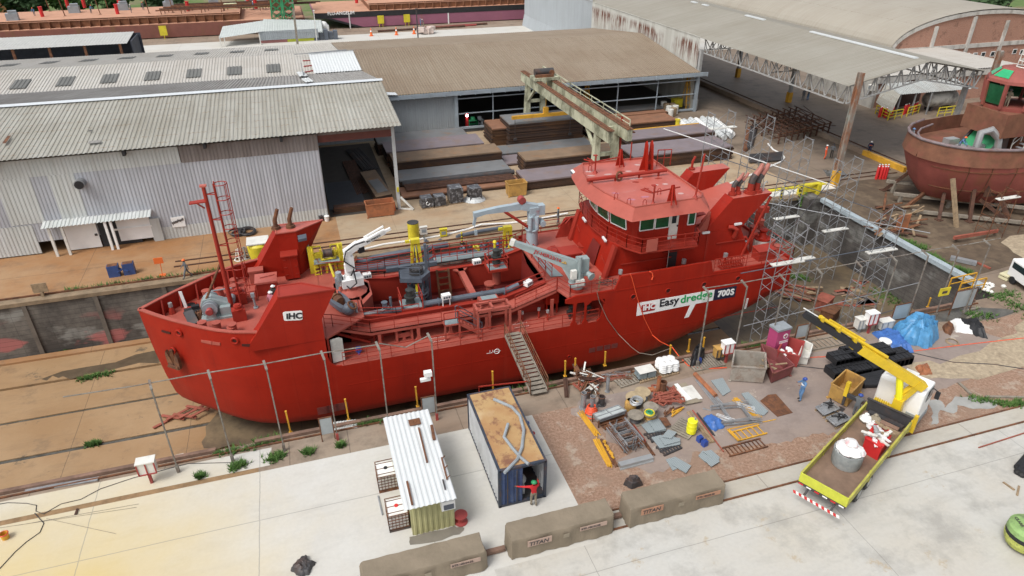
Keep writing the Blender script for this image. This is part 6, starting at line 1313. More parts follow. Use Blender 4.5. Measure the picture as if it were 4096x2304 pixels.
def drum(x,y,m,lab,z=0,lean=0):
 mb=MB();mb.lathe((x,y,z),[(.27,0),(.29,.02),(.29,.28),(.305,.3),(.29,.32),(.29,.56),(.305,.58),(.29,.6),(.29,.86),(.27,.88)],16);mb.lathe((x+.12,y-.1,z+.88),[(.05,0),(.05,.03)],8);return tag(mb.obj('drum',m,None,smooth=1),lab,'drum')
P11=lambda x,y,z=0:G(t(1,1,x,y),z)
p=P11(985,140);drum(p.x,p.y,'grey','grey blue steel drum behind the two orange drums');p=P11(1032,138);drum(p.x,p.y,'orange','orange drum nearest the corner post of the shed');p=P11(1008,163);drum(p.x,p.y,'orange','orange drum standing in front of the other two drums')
def skip(pts_base,h,flare,m,lab,name='skip',inner='dark',z=0,fill=None):
 B=[V((p.x,p.y,z+.08))for p in pts_base];c_=sum(B,V())/4;T=[c_+(p-c_)*flare+V((0,0,h))for p in B];th=.93
 Bi=[c_+(p-c_)*th+V((0,0,.06))for p in B];Ti=[c_+(p-c_)*th for p in T];Ti=[V((p.x,p.y,z+.08+h))for p in Ti]
 mb=MB();vs=B+T+Ti+Bi;F=[[3,2,1,0]]
 for i in range(4):j=(i+1)%4;F+=[[i,j,4+j,4+i],[4+i,4+j,8+j,8+i],[8+i,8+j,12+j,12+i]]
 F.append([12,13,14,15]);mb.add(vs,F)
 for i in range(4):mb.bar(T[i],T[(i+1)%4],.08)
 for i in(0,2):mb.box((B[i].x,B[i].y,z),(.15,.15,.1))
 return tag(mb.obj(name,m,None,recalc=False),lab,name)
sk=skip([P11(655,195),P11(818,178),P11(815,120),P11(640,135)],1.15,1.1,'worn','x')if 0 else None
M['wornorange']=mk('worn_orange_steel',(.36,.13,.055),.7,.2,1.5,(.14,.07,.04),.7,1.2,.48);M['wornyellow']=mk('worn_amber_steel',(.45,.26,.07),.65,.2,1.5,(.18,.10,.05),.7,1.3,.5)
skip([V((5,62.9,0)),V((7.6,62.9,0)),V((7.6,64.1,0)),V((5,64.1,0))],1.3,1.06,'wornorange','worn orange skip standing before the open shed bay')
p=G(t(2,1,40,35),0);skip([V((p.x-.9,p.y,0)),V((p.x+1,p.y,0)),V((p.x+1,p.y+1.1,0)),V((p.x-.9,p.y+1.1,0))],1.35,1.08,'wornyellow','worn amber skip at the right of the pallets by the plate stacks')
M['wrap']=mk('black_goods_in_film',(.05,.05,.055),.3,.4,3,(.42,.43,.45),.85,2.6,.5)
for(x,y,w_,h,lab)in((1295,128,1.15,1.15,'wrapped pallet with a white mark, leftmost of the four by the plate stacks'),(1392,115,1.1,1.15,'second wrapped pallet from the left by the plate stacks'),(1515,92,1.35,1.75,'tallest film wrapped pallet by the plate stacks'),(1660,75,1.25,1.5,'wrapped pallet with loose film at its foot, rightmost of the four')):
 p=P11(x,y);r_=thing('wrapped_pallet',lab,'pallet',(p.x,p.y+w_/2,0),.05,'film wrapped pallets')
 mb=LB();rr=random.Random(x);
 for(z0,z1,k)in((.15,h*.5,1),(h*.5+.01,h*.97,.97)):mb.box((rr.uniform(-.03,.03),0,z0),(w_*k,w_*k,z1-z0));
 for i in range(3):mb.bar((-w_*.5+i*w_*.5,-w_*.51,.2),(-w_*.5+i*w_*.5,-w_*.5,h*.95),.05)
 mb.obj('load','wrap',r_)
 if x==1660:mb=LB();mb.loft([[V((cos(a)*r2*w_,sin(a)*r2*w_*.9,z))for a in[i*pi/7 for i in range(14)]]for(r2,z)in((.95,.02),(.72,.3),(.66,.5))],cap=False);mb.obj('loose_film','plastic',r_)
 if x==1295:mb=LB();mb.torus((.05,-w_*.515,h*.5),.18,.04,12,4,(0,1,0),.75);mb.obj('white_mark','white',r_)
 mb=LB()
 for yy in(-.45,0,.45):mb.box((0,yy*w_,0),(w_,.12,.1))
 for i in range(5):mb.box((-w_*.45+i*w_*.225,0,.1),(.12,w_,.04))
 mb.obj('pallet_base','wood',r_)
p=P11(1183,350,1);a=AY(t(1,1,1183,230),57);mb=MB();mb.cyl((a.x,57,0),.52,a.z,18);mb.k=1;mb.cyl((a.x,57,a.z),.53,.04,18);tag(mb.obj('mooring_post',['yellow','dark'],None,smooth=1),'thick yellow mooring post behind the hopper','bollard')
for(x,y,m,lab)in((1265,295,'offwhite','pale grey electric box on a stand beside the thick yellow mooring post'),(1415,310,'yellow','yellow electric box on a stand behind the hopper')):
 a=AY(t(1,1,x,y),56.6);mb=MB();mb.bx(a.x-.32,a.x+.32,56.5,56.75,a.z-.3,a.z+.4);mb.bx(a.x-.36,a.x+.36,56.45,56.8,a.z+.4,a.z+.45);mb.k=1;mb.bx(a.x-.05,a.x+.05,56.6,56.7,0,a.z-.3);mb.bx(a.x-.2,a.x+.2,56.48,56.5,a.z-.1,a.z+.2);tag(mb.obj('electric_box',[m,'grey'],None),lab,'electric box')
P01=lambda x,y,z=0:G(t(0,1,x,y),z)
r_=thing('steel_trestle','dark blue steel trestle with two boxy ends on the orange quay','trestle',tuple(P01(920,640)),.06)
for(x,y)in((868,640),(982,622)):p=P01(x,y);mb=MB();mb.box((p.x,p.y+.2,0),(.85,.6,1),.06);mb.k=1;mb.box((p.x,p.y+.2,1),(.75,.5,.03),.06);mb.obj('end_box',[mk('dark_blue_steel',(.035,.07,.20),.5,.15)if 'dbs'not in M else M['dbs'],'rust'],r_);M['dbs']=bpy.data.materials['dark_blue_steel']
a,b=P01(885,600,.5),P01(965,590,.5);mb=MB();mb.bar(a+V((0,.3,.2)),b+V((0,0,-.1)),.1);mb.bar(a+V((0,0,-.1)),b+V((0,.3,.25)),.1);mb.obj('cross_brace','dbs',r_)
p=P01(1228,630);a=AY(t(0,1,1195,520),p.y);mb=MB();mb.bx(a.x-.35,a.x+.35,p.y-.02,p.y+.02,a.z-.25,a.z+.28);mb.bar((p.x,p.y,0),(a.x+.1,p.y,a.z),.05);mb.box((p.x,p.y,0),(.5,.4,.08));tag(mb.obj('warning_sign','orange',None),'leaning orange sign on a thin stand at the dock edge','sign')
p=P01(330,790);a=AY(t(0,1,300,720),p.y);mb=MB();mb.bx(a.x-.55,a.x+.5,p.y-.03,p.y+.03,a.z-.45,a.z+.35);mb.bar((p.x,p.y,0),(a.x,p.y,a.z-.4),.2);tag(mb.obj('warning_sign','wood',None),'weathered blank board sign on a stub post at the dock edge','sign')
for k,(x,y)in enumerate(((1810,510),(1855,495))):
 p=P01(x,y);mb=MB()
 mb.torus((p.x,p.y,.04),.42,.05,14,5)
 for i in range(4):mb.bar((p.x+.35*cos(i*1.57),p.y+.35*sin(i*1.57),.04),(p.x+.12*cos(i*1.57),p.y+.12*sin(i*1.57),1),.09)
 tag(mb.obj('pipe_saddle','offwhite'if k==0 else 'galv',None),['white four legged pipe stand with a ring base, left of two','rust flecked pipe stand with a ring base, right of two'][k],'pipe stand')
for k,(x,y)in enumerate(((1795,322),(1870,312))):
 p=P01(x,y);mb=MB();rr=random.Random(k)
 for i in range(5):mb.torus((p.x+rr.uniform(-.1,.1),p.y+rr.uniform(-.1,.1),.08+.06*i),.62+rr.uniform(-.12,.12),.05,20,5,(rr.uniform(-.1,.1),rr.uniform(-.1,.1),1))
 tag(mb.obj('hose_coil','dark',None,smooth=1),['left dark hose coil on the quay by the shed wall','right dark hose coil on the quay by the shed wall'][k],'hose')
for(x,y,m,lab)in((497,215,'dark','open dark paint bucket at the corner of the grey shed'),(537,218,'white','white paint bucket at the corner of the grey shed')):
 p=P11(x,y);mb=MB();mb.lathe((p.x,p.y,0),[(.2,0),(.25,.5),(.26,.52),(.2,.52)],14);mb.lathe((p.x,p.y,.52),[(.08,0),(.06,.06)],8);tag(mb.obj('bucket',m,None,smooth=1),lab,'bucket')
r_=thing('yellow_bin','yellow rounded bin with a pale slatted lid behind the far bow wing','bin',(-5.2,57,0));a=AY(t(1,1,40,420),57);mb=MB();mb.lathe((a.x-.2,57,0),[(.75,0),(.9,.6),(.95,1.5),(.8,1.7)],16);mb.obj('body','yellow',r_,smooth=1);mb=MB();mb.bx(a.x-1.1,a.x+.7,56.2,57.8,1.75,1.85);mb.obj('lid','offwhite',r_)
for(x0,y0,x1,y1,lab)in((1290,400,1932,240,'long white hose snaking along the quay behind the ship, far part'),):
 P=[G(t(1,1,*p),.08)for p in((820,430),(960,395),(1180,365),(1420,325),(1600,280),(1700,245),(1900,235))]+[G(t(2,1,*p),.08)for p in((60,225),(240,195),(420,160))];mb=MB();mb.path(P,.09,6);tag(mb.obj('white_hose','white',None,smooth=1),'long white hose snaking along the quay behind the hopper','hose')
P=[G(t(3,0,*p),.08)for p in((0,1085),(40,1130),(100,1160),(125,1190),(100,1220),(-60,1290),(-250,1370),(-420,1440))];mb=MB();mb.path(P,.1,6);tag(mb.obj('white_hose','white',None,smooth=1),'white hose curving across the tan apron by the scaffolds','hose')
mb=MB();P=[AY(t(1,1,*p),56.2)for p in((1280,470),(1330,400),(1390,365),(1440,380),(1480,440),(1530,465))];P[0].z=.1;P[-1].z=.1;mb.path(P,.2,8);P2=[P[-1],P[-1]+V((2,0,.2)),P[-1]+V((5,.1,.25))];mb.path(P2,.18,8);tag(mb.obj('rubber_hose','bluegrey',None,smooth=1),'thick dark hose arching over the dock edge behind the hopper','hose')
for(x,y)in((1555,385),):p=G(t(1,1,x,y),0);mb=MB();mb.cyl((p.x,p.y,0),.07,1.1,8);mb.k=1;[mb.cyl((p.x,p.y,.15+.3*i),.075,.14,8)for i in range(3)];mb.box((p.x,p.y,0),(.4,.3,.05));tag(mb.obj('hazard_post',['yellow','black'],None),'short yellow and black hazard post on the dock edge behind the hopper','post')
for n_,(x,y)in enumerate(((395,635),(640,600))):p=G(c(3000,600,x,y,3.22),0);mb=MB();mb.cyl((p.x,p.y,0),.08,1.4,8);mb.k=1;[mb.cyl((p.x,p.y,.2+.36*i),.085,.17,8)for i in range(3)];mb.box((p.x,p.y,0),(.4,.3,.05));tag(mb.obj('hazard_post',['yellow','black'],None),['yellow and black hazard post behind the aft funnels','yellow and black hazard post near the ivy at the dock corner'][n_],'post')
p=G(c(3000,600,800,590,3.22),0);mb=MB();mb.bx(p.x-1.3,p.x-.9,p.y,p.y+.9,0,1.1);mb.bx(p.x+.6,p.x+1,p.y,p.y+.9,0,1.1);mb.bx(p.x-1.3,p.x+1,p.y+.3,p.y+.6,.35,.8);mb.bx(p.x-1.4,p.x+1.1,p.y+.2,p.y+.7,1.1,1.2);tag(mb.obj('buffer_stop','yellow',None),'yellow steel buffer stop at the end of the far quay rails','buffer')
def barge(name,lab,x0,x1,yb,ztop,ht,side,strake,deck,bowx):
 r_=thing(name,lab,'barge',((x0+x1)/2,yb+9,0));W=20
 mb=MB()
 if bowx>0:P=[(x0,ztop-.2),(x0+3,ztop*.66),(x0+bowx,.2),(x1,.2),(x1,ztop),(x0,ztop)]
 else:P=[(x0,.2),(x1-8,.2),(x1-1,ztop*.7),(x1,ztop-.3),(x1,ztop),(x0,ztop)]
 mb.prism([(x,yb,z)for(x,z)in P],(0,W,0));mb.obj('hull',side,r_)
 if strake:mb=MB();P2=[(x0-.05,ztop-1.15),(x1,ztop-1.15),(x1,ztop+.05),(x0-.1,ztop+.05)];mb.prism([(x,yb-.06,z)for(x,z)in P2],(0,.05,0));mb.prism([(x0+.1,yb-.06,ztop-1.2),(x0+2.9,yb-.06,ztop*.62),(x0+bowx,yb-.06,.25),(x0+bowx-4,yb-.06,1.2)]if 0 else[(x0,yb-.05,ztop-1.2),(x0+4,yb-.05,ztop-1.2),(x0+bowx+1.5,yb-.05,.25),(x0+bowx,yb-.05,.2),(x0+3,yb-.05,ztop*.64)],(0,.04,0));mb.obj('black_strake','black',r_)
 mb=MB();mb.bx(x0+.3,x1-.3,yb+.2,yb+W,ztop,ztop+.05);mb.obj('main_deck',deck,r_)
 xa,xb=(x0+13,x1)if bowx>0 else(x0,x1-14)
 mb=MB();mb.bx(xa,xb,yb+1.6,yb+W-1.6,ztop+.05,ztop+ht);
 n=int((xb-xa)/1.9)
 for i in range(n):mb.bx(xa+i*1.9,xa+i*1.9+.12,yb+.7,yb+1.58,ztop+.05,ztop+ht*.95)
 mb.obj('trunk_wall',mk(name+'_rusty_trunk',(.20,.085,.04),.85,.3,1,(.12,.05,.03),.7,.7,.5),r_)
 mb=MB();mb.bx(xa-.1,xb+.1,yb+1.4,yb+W-1.4,ztop+ht,ztop+ht+.06);mb.obj('trunk_deck',deck,r_)
 mb=MB();mb.bar((xa,yb+1.8,ztop+ht+.2),(xb,yb+1.8,ztop+ht+.2),.2);mb.obj('deck_kerb','rust',r_);return r_
M['brust']=mk('rusty_barge_side',(.20,.075,.055),.8,.2,.3,(.17,.10,.035),.7,.4,.52,(1,1,.3));M['bdeck']=mk('pale_rust_deck',(.47,.25,.16),.85,.12,.5,(.40,.20,.11),.5,.8,.5);M['bpink']=mk('faded_pink_side',(.27,.10,.15),.7,.1,.2,(.28,.13,.06),.8,.35,.6,(1.2,1,.12))
yb1=173.6;zt=AY(t(0,0,1060,192),yb1).z;zt2=AY(t(0,0,1060,135),yb1+1.6).z
xe=AY(t(1,0,365,120),yb1).x
RB=barge('rusty_barge','long rusty barge under repair with pipes and workers on its pale deck',-125,xe,yb1,zt,max(1.2,zt2-zt),'brust',False,'bdeck',-1)
yb2=174.6;zt=AY(t(1,0,1210,70),yb2).z;zt2=AY(t(1,0,1210,35),yb2+1.6).z;xb=AY(t(1,0,430,85),yb2).x
PB=barge('pink_barge','faded pink barge with a black rim and raked bow behind the tan roof',xb,xb+110,yb2,zt,max(1.2,zt2-zt),'bpink',True,'bdeck',9.5)
a=AY(t(1,0,540,113),yb2-.1);text('FLU-ANGELIM',1,'signwhite',PB,(a.x,yb2-.14,a.z-.05),(1,0,0),(0,0,1),'lettering',.02,.02)
for xx in(700,1450):
 mb=MB();a=AY(t(1,0,xx,100),yb2);b=AY(t(1,0,xx+8,215 if xx<1000 else 175),yb2)
 for i in range(14):z=a.z+(b.z-a.z)*i/13;mb.bx(a.x-.15,a.x+.15,yb2-.12,yb2-.07,z-.08,z+.08)
 mb.obj('draft_marks','signwhite',PB)
ZD=AY(t(0,0,1060,135),yb1+1.6).z
def on_deck(xs,ys,zz):return AX
S1=lambda x,y:(x*700/2576,y*700/2576);S2=lambda x,y:(700+x*700/2576,y*700/2576);S3=lambda x,y:(1400+x*700/2576,y*700/2576)
rr=random.Random(5)
for(f_,x,y,m)in((S1,1005,110,'red'),(S1,1250,115,'red'),(S1,1765,90,'red'),(S1,1735,210,'red'),(S1,630,250,'red'),(S2,200,165,'red'),(S2,1085,70,'red'),(S2,1195,125,'red'),(S3,100,45,'red'),(S3,240,40,'red'),(S3,870,25,'red')):
 p=G(f_(x,y),ZD);mb=MB();mb.cyl((p.x,p.y,ZD),.38,2,10);mb.cyl((p.x,p.y,ZD+2),.45,.12,10);tag(mb.obj('deck_vent',m,None,smooth=1),'red vent post on the '+('rusty'if f_!=S3 else 'pink')+' barge deck','vent','red vent posts on the '+('rusty'if f_!=S3 else 'pink')+' barge')
for(f_,x,y)in((S1,1105,190),(S1,1820,150),(S1,200,300),(S1,2490,120),(S2,580,90),(S2,1110,60),(S2,1300,60)):
 p=G(f_(x,y),ZD);mb=MB();mb.box((p.x,p.y,ZD+.15),(2.2,1.6,1.3),rr.uniform(-.2,.2));mb.box((p.x+.2,p.y,ZD+1.45),(1.6,1.2,.5),.3);mb.box((p.x,p.y,ZD),(2.3,1.7,.15));tag(mb.obj('wrapped_load','grey',None),'grey wrapped load on the rusty barge deck','load','grey loads on the rusty barge')
for k in range(7):
 y=yb1+5+k*1.5;x0=AY(S2(-300+k*60,100),y).x;mb=MB();mb.tube((x0,y,ZD+.9+.12*(k%3)),(x0+28+6*(k%2),y,ZD+.9+.12*(k%3)),.16,6)
 for i in range(7):mb.bar((x0+1+i*4.2,y,ZD),(x0+1+i*4.2,y,ZD+.9),.16)
 mb.obj('deck_pipe','dkrust'if k%2 else 'rust',RB)
for(f_,x,y,h)in((S1,960,240,4.2),(S1,1480,215,4.4),(S1,740,170,5),(S1,1590,130,6.5),(S1,2200,200,4.5),(S1,2550,190,9),(S2,930,120,4),(S2,720,160,4.5)):
 p=G(f_(x,y),ZD);mb=MB();mb.bar((p.x,p.y,ZD),(p.x-.4,p.y,ZD+h),.16);mb.box((p.x-.4,p.y,ZD+h),(.7,.4,.25));mb.box((p.x,p.y,ZD),(.6,.6,.1));tag(mb.obj('deck_post','rust',None),'thin rusty post standing on the rusty barge deck','post','thin posts on the rusty barge')
mb=MB();p=G(S2(825,130),ZD);mb.box((p.x,p.y,ZD),(3,1.5,1.1));mb.box((p.x,p.y,ZD+1.1),(2.6,1.2,.1));tag(mb.obj('deck_crate',mk('cream_crate',(.55,.55,.35),.6,.1),None),'cream crate on the rusty barge deck near the green tower','crate')
for(x,w_,m)in((1610,2.8,'yellow'),(2450,.8,'yellow')):
 pass
r_=thing('lattice_crane','green lattice crane mast standing at the rusty barge bow','crane',(0,171,0))
for(xa,xc_)in((1475,1490),(1640,1690)):
 a=G(S2(xc_,420),0);a.y=171.5;a=AY(S2(xc_,290),171.5);b=AY(S2(xa,-60),171.5);mb=MB();zb,zt_=0,b.z+6;w_=1.1
 P0=[V((a.x+i*w_,171.5+j*w_,zb))for i,j in((-1,-1),(1,-1),(1,1),(-1,1))];d=V(((b.x-a.x)*1.8,0,zt_))
 for i in range(4):
  mb.bar(P0[i],P0[i]+d,.3)
  for k in range(9):mb.bar(P0[i]+d*(k/9),P0[(i+1)%4]+d*((k+1)/9),.16);mb.bar(P0[(i+1)%4]+d*(k/9),P0[i]+d*((k+1)/9),.16)
 mb.obj('lattice_leg','green',r_)
box('engine_house','rust',RB,AY(S2(1400,120),177).x,AY(S2(1760,120),177).x,177,181,ZD,ZD+9)
a=G(S2(1800,640),0);b=AY(S2(1740,130),150);a=AY(S2(1795,600),150);mb=MB();mb.bar((a.x,150,0),(b.x,150,b.z),.42);mb.bar((a.x-.5,149.9,a.z+7),(a.x+.5,149.9,a.z+7.1),.2);tag(mb.obj('utility_pole','greywood',None),'leaning dark utility pole rising in front of the pink and yellow store','pole')
for n_,(x,y0,y1)in enumerate(((975,520,140),)):a=AY(S3(x,y0),150);b=AY(S3(x,y1),150);mb=MB();mb.bar((b.x,150,0),(b.x,150,b.z),.22);mb.box((b.x,150,b.z),(.5,.5,.2));tag(mb.obj('utility_pole','dark',None),'thin dark pole rising behind the tan roof against the pink barge','pole')
a=AY(S2(2050,330),160);b=AY(S2(2040,160),160);mb=MB();mb.bar((a.x,160,0),(b.x,160,b.z),.16);mb.box((b.x,160,b.z),(.4,.4,.15));tag(mb.obj('utility_pole','offwhite',None),'thin pale pole at the right end of the pink and yellow store','pole')
for n_,(x,y)in enumerate(((315,530),(685,515),(945,500))):p=G(S3(x,y),0);mb=MB();mb.box((p.x,p.y,0),(.8,.8,.1));mb.cyl((p.x,p.y,.1),.32,.8,12,.2);mb.cyl((p.x,p.y,1.2),.13,.45,12,.06);mb.k=1;mb.cyl((p.x,p.y,.9),.2,.3,12,.13);tag(mb.obj('traffic_cone',['orange','white'],None),['traffic cone standing nearest the pink and yellow store','middle traffic cone on the pale apron behind the tan roof','traffic cone beside the thin dark pole behind the tan roof'][n_],'cone')
for n_,(x,y)in enumerate(((463,400),(845,380),(1490,340),(2095,310))):p=G(S3(x,y),0);mb=MB();mb.bx(p.x-.75,p.x+.75,p.y,p.y+.1,.8,2.6);mb.bar((p.x-.4,p.y+.1,0),(p.x-.4,p.y+.1,2),.1);mb.bar((p.x+.4,p.y+.1,0),(p.x+.4,p.y+.1,2),.1);tag(mb.obj('notice_board','yellow',None),'yellow notice board standing along the pink barge side','sign','yellow notice boards by the pink barge')
p=G(S1(2430,580),0);mb=MB();mb.bx(p.x-.75,p.x+.75,p.y,p.y+.1,.8,2.8);mb.bar((p.x,p.y+.1,0),(p.x,p.y+.1,2),.12);tag(mb.obj('notice_board','yellow',None),'lone yellow notice board before the rusty barge','sign')
p=G(S3(1130,500),0);mb=MB();rr=random.Random(3)
for k in range(14):mb.box((p.x+rr.uniform(-1.6,1.6),p.y+rr.uniform(-.5,1.2),rr.uniform(0,.7)),(rr.uniform(.8,1.4),rr.uniform(.7,1.2),rr.uniform(.6,1)),rr.uniform(0,3))
tag(mb.obj('sack_heap',mk('pale_pink_sacks',(.55,.45,.40),.8,.15),None),'heap of pale sacks on the apron behind the tan roof','sacks')
p=G(S2(2230,580),0);mb=MB();
for k in range(5):mb.box((p.x-2+k*1,p.y+.3*(k%2),0),(.9,1.6,1.5+.3*(k%3)))
tag(mb.obj('crate_stack','bluegrey',None),'blue grey crates beside the pink and yellow store','crates');p=G(S2(2210,520),0);mb=MB();mb.box((p.x,p.y+1.5,0),(2.2,1.6,1.9));mb.ball((p.x,p.y+1.5,1.8),1,10);tag(mb.obj('covered_tank','white',None,smooth=1),'white covered tank behind the blue grey crates','tank')
a,b=G(S3(420,470),.2),G(S3(2040,360),.2)
for k in range(3):mb=MB();mb.tube(a+V((k*9,1+k*.9,0)),b+V((-6+k*3,k*.9-.5,0)),.28,6);tag(mb.obj('steel_pipe','dkrust'if k!=1 else 'darkred',None,smooth=1),'long pipe lying along the verge before the pink barge','pipe','long pipes before the pink barge')
M['leafd']=mk('dark_leaves',(.035,.075,.022),.8,.4,2.5);M['leafm']=mk('mid_leaves',(.06,.12,.03),.8,.4,2.5);M['trunk']=mk('bark',(.09,.07,.05),.9,.2)
def tree(x,y,h,r_,m,lab,seed,n=900,lw=.55):
 rr=random.Random(seed);R_=thing('tree',lab,'tree',(x,y,0));mb=LB();mb.path([(0,0,0),(.1,0,h*.35),(0,.2,h*.6)],.35,7,.15)
 for k in range(5):a=k*1.3;mb.path([(0,0,h*.3),(r_*.4*cos(a),r_*.4*sin(a),h*.55),(r_*.7*cos(a),r_*.7*sin(a),h*.75)],.13,5,.05)
 mb.obj('trunk','trunk',R_);mb=LB();C_=[(rr.uniform(-.7,.7)*r_,rr.uniform(-.7,.7)*r_,h*rr.uniform(.35,.9),r_*rr.uniform(.3,.55))for _ in range(11)]
 for i in range(n):
  cx,cy,cz,cr=rr.choice(C_);d=V((rr.gauss(0,1),rr.gauss(0,1),rr.gauss(0,.8))).normalized()*cr*rr.uniform(.55,1.05);p=V((cx,cy,cz))+d;s_=lw*rr.uniform(.6,1.4);u_=V((rr.gauss(0,1),rr.gauss(0,1),rr.gauss(0,.6))).normalized();v_=u_.orthogonal().normalized()
  mb.poly([p-u_*s_-v_*s_*.5,p+u_*s_*.2-v_*s_*.6,p+u_*s_+v_*s_*.3,p-u_*s_*.1+v_*s_*.6])
 mb.obj('crown',m,R_,recalc=False);return R_
tl=['dark leafy tree in the group behind the rusty barge at the top left','mid green bushy tree in the group behind the rusty barge at the top left']
k_=0
for(x,y,h,r_)in((-96,205,7,5),(-88,212,8,6),(-79,206,6.5,5),(-71,213,7.5,6),(-62,214,7,5.5),(-52,216,6.5,5),(-104,214,8,6),(-42,217,6,5),(-30,219,6,5)):
 tree(x,y,h,r_,'leafd'if k_%2==0 else 'leafm',tl[k_%2],20+k_,700,.9);bpy.data.objects[-1]if 0 else None;k_+=1
for o in[o for o in bpy.data.objects if o.name.startswith('tree')]:o['group']='trees behind the rusty barge'
tree(108,196,8,6,'leafm','bright green tree above the tall shed roof','31',800,.8)
tree(118,200,8,6,'leafd','dark tree between the tall shed and the arched hall roofs',32,800,.8);tree(146,120,13,7,'leafd','large dark tree at the right end of the arched brick hall',33,900,.8);tree(152,132,13,8,'leafm','tall green tree behind the right shoulder of the arched hall',34,900,.8)
box('far_wall',mk('ochre_wall',(.30,.15,.06),.8,.2),None,-140,-60,222,222.5,0,3.5);tag(bpy.data.objects['far_wall'],'long ochre wall behind the trees at the top left','wall')
K=lambda x,y,z=0:G(c(2250,1450,x,y,3.22),z)
T22=lambda x,y,z=0:G(t(2,2,x,y),z);T32=lambda x,y,z=0:G(t(3,2,x,y),z);T31=lambda x,y,z=0:G(t(3,1,x,y),z);T21=lambda x,y,z=0:G(t(2,1,x,y),z);T12=lambda x,y,z=0:G(t(1,2,x,y),z);T02=lambda x,y,z=0:G(t(0,2,x,y),z)
M['postm']=mk('flaking_post',(.20,.185,.16),.8,.3,3,(.11,.06,.04),.8,2.2,.48)
for i,x in enumerate([-9.18,-6.37,-3.6,-.62,2.35,5.25]+[22.98,25.75,28.6,31.5,34.7,37.6,40.3,43,45.85]):
 r_=thing('gallows_post','tall flaking bent headed post, '+['leftmost along the dock edge','second from the left along the dock edge','third from the left along the dock edge','standing right of the plain grey panel','between the grey panel and the white roofed cabin','behind the white roofed cabin, carrying a lamp','rising through the black bag pallet','behind the grey box bin','behind the pink locker','left of the boom tip','right of the boom tip','behind the red framed box','rising before the yellow warning plate','behind the blue tarpaulins','rightmost at the dock end'][i],'post',(x,31.8,0),0,'gallows posts along the dock')
 mb=LB();mb.bar((0,0,0),(0,0,5.75),.07);mb.bar((0,0,5.7),(-.12,.55,5.95),.12,.08);mb.obj('shaft','postm',r_)
 mb=LB();mb.bar((0,0,0),(0,0,.5),.15);mb.obj('painted_foot','darkred'if i in(3,5)else 'postm',r_)
 if i==5:
  mb=LB();mb.box((-.35,.0,3.4),(.45,.3,.3));mb.box((-.5,.1,3),(.6,.2,.18));mb.obj('flood_lamp','white',r_)
for(xa,xb,lab)in((-13.2,2.35,'rusty pipe rail hung along the left post heads'),(2.4,5.25,'sagging pipe rail joining the post behind the cabin'),(22.9,47.2,'rusty pipe rail hung along the right post heads')):
 mb=MB();n=max(2,int((xb-xa)/3));mb.path([(xa+(xb-xa)*k/n,32.2,5.9+(-.5 if xa==2.4 and k==1 else 0)-.06*(k%2))for k in range(n+1)],.032,6);tag(mb.obj('pipe_rail','postm',None),lab,'pipe rail')
def board(px,py,px2,py2,tl_,Yb,lab,leg=True,m='grey'):
 a,b=AY(tl_(px,py),Yb),AY(tl_(px2,py2),Yb);z0,z1=min(a.z,b.z),max(a.z,b.z);mb=MB();mb.bx(min(a.x,b.x),max(a.x,b.x),Yb-.04,Yb,max(.1,z0),z1);o=mb.obj('panel',mk('pale_grey_panel',(.33,.36,.37),.6,.1)if 'pgp'not in M else M['pgp'],None)if m=='grey'else mb.obj('panel',m,None);M['pgp']=bpy.data.materials['pale_grey_panel']
 mb=MB();
 for x in(min(a.x,b.x)+.02,max(a.x,b.x)-.02):mb.bar((x,Yb-.03,0),(x,Yb-.03,z1),.06)
 mb.bar((min(a.x,b.x),Yb-.03,z1),(max(a.x,b.x),Yb-.03,z1),.06);mb.obj('frame','rust',o);return tag(o,lab,'panel')
board(468,262,592,362,lambda x,y:t(1,2,x,y),31.95,'plain grey panel on a rusty frame near the white sheets at the dock edge')
board(1243,105,1358,205,lambda x,y:t(1,2,x,y),32.1,'grey panel with two round dials behind the white roofed cabin')
board(222,1008,300,1080,lambda x,y:t(3,1,x,y),31.9,'dull grey panel at the dock edge beside the pink locker');board(960,855,1058,940,lambda x,y:t(3,1,x,y),31.95,'rust blotched white panel at the dock edge',m='craneblue');board(1425,750,1535,850,lambda x,y:t(3,1,x,y),31.95,'dark grey panel at the far right of the dock edge')
for(j,i,x,y,h)in((2,1,262,368,1.6),(2,1,700,275,1.6),(2,1,1220,170,1.5),(2,1,1790,50,1.5),(1,2,400,1390,1.2),(1,2,700,1310,1.1),(1,2,1190,1240,.9),(1,2,1330,1205,1),(1,2,1440,1190,1),(1,3,1205,870,.8),(1,2,475,1370,1.2)):
 p=G(t(i,j,x,y),0)if j!=2 or i!=1 else G(t(1,2,x,y),0);mb=MB();mb.bar((p.x,p.y,0),(p.x-.03,p.y,h),.07,.09);mb.box((p.x,p.y,0),(.2,.2,.05));mb.box((p.x-.03,p.y,h),(.11,.11,.05));tag(mb.obj('edge_stake','orange_yellow',None),'amber painted stake standing along the near dock edge','stake','amber stakes along the near dock edge')
def ebox(p,h,w_,m,m2,lab,legh):
 r_=thing('electric_box',lab,'electric box',(p.x,p.y,0));mb=LB();mb.bx(-w_/2,w_/2,-.25,.25,legh,legh+h);mb.bx(-w_/2-.05,w_/2+.05,-.3,.3,legh+h,legh+h+.06);mb.obj('body',m,r_);mb=LB()
 for x in(-w_/2,0,w_/2):mb.bar((x,-.27,legh),(x,-.27,legh+h),.06)
 mb.bar((-w_/2,-.27,legh+.02),(w_/2,-.27,legh+.02),.06);mb.bar((0,-.1,0),(0,-.1,legh+.2),.14);mb.obj('stand',m2,r_);return r_
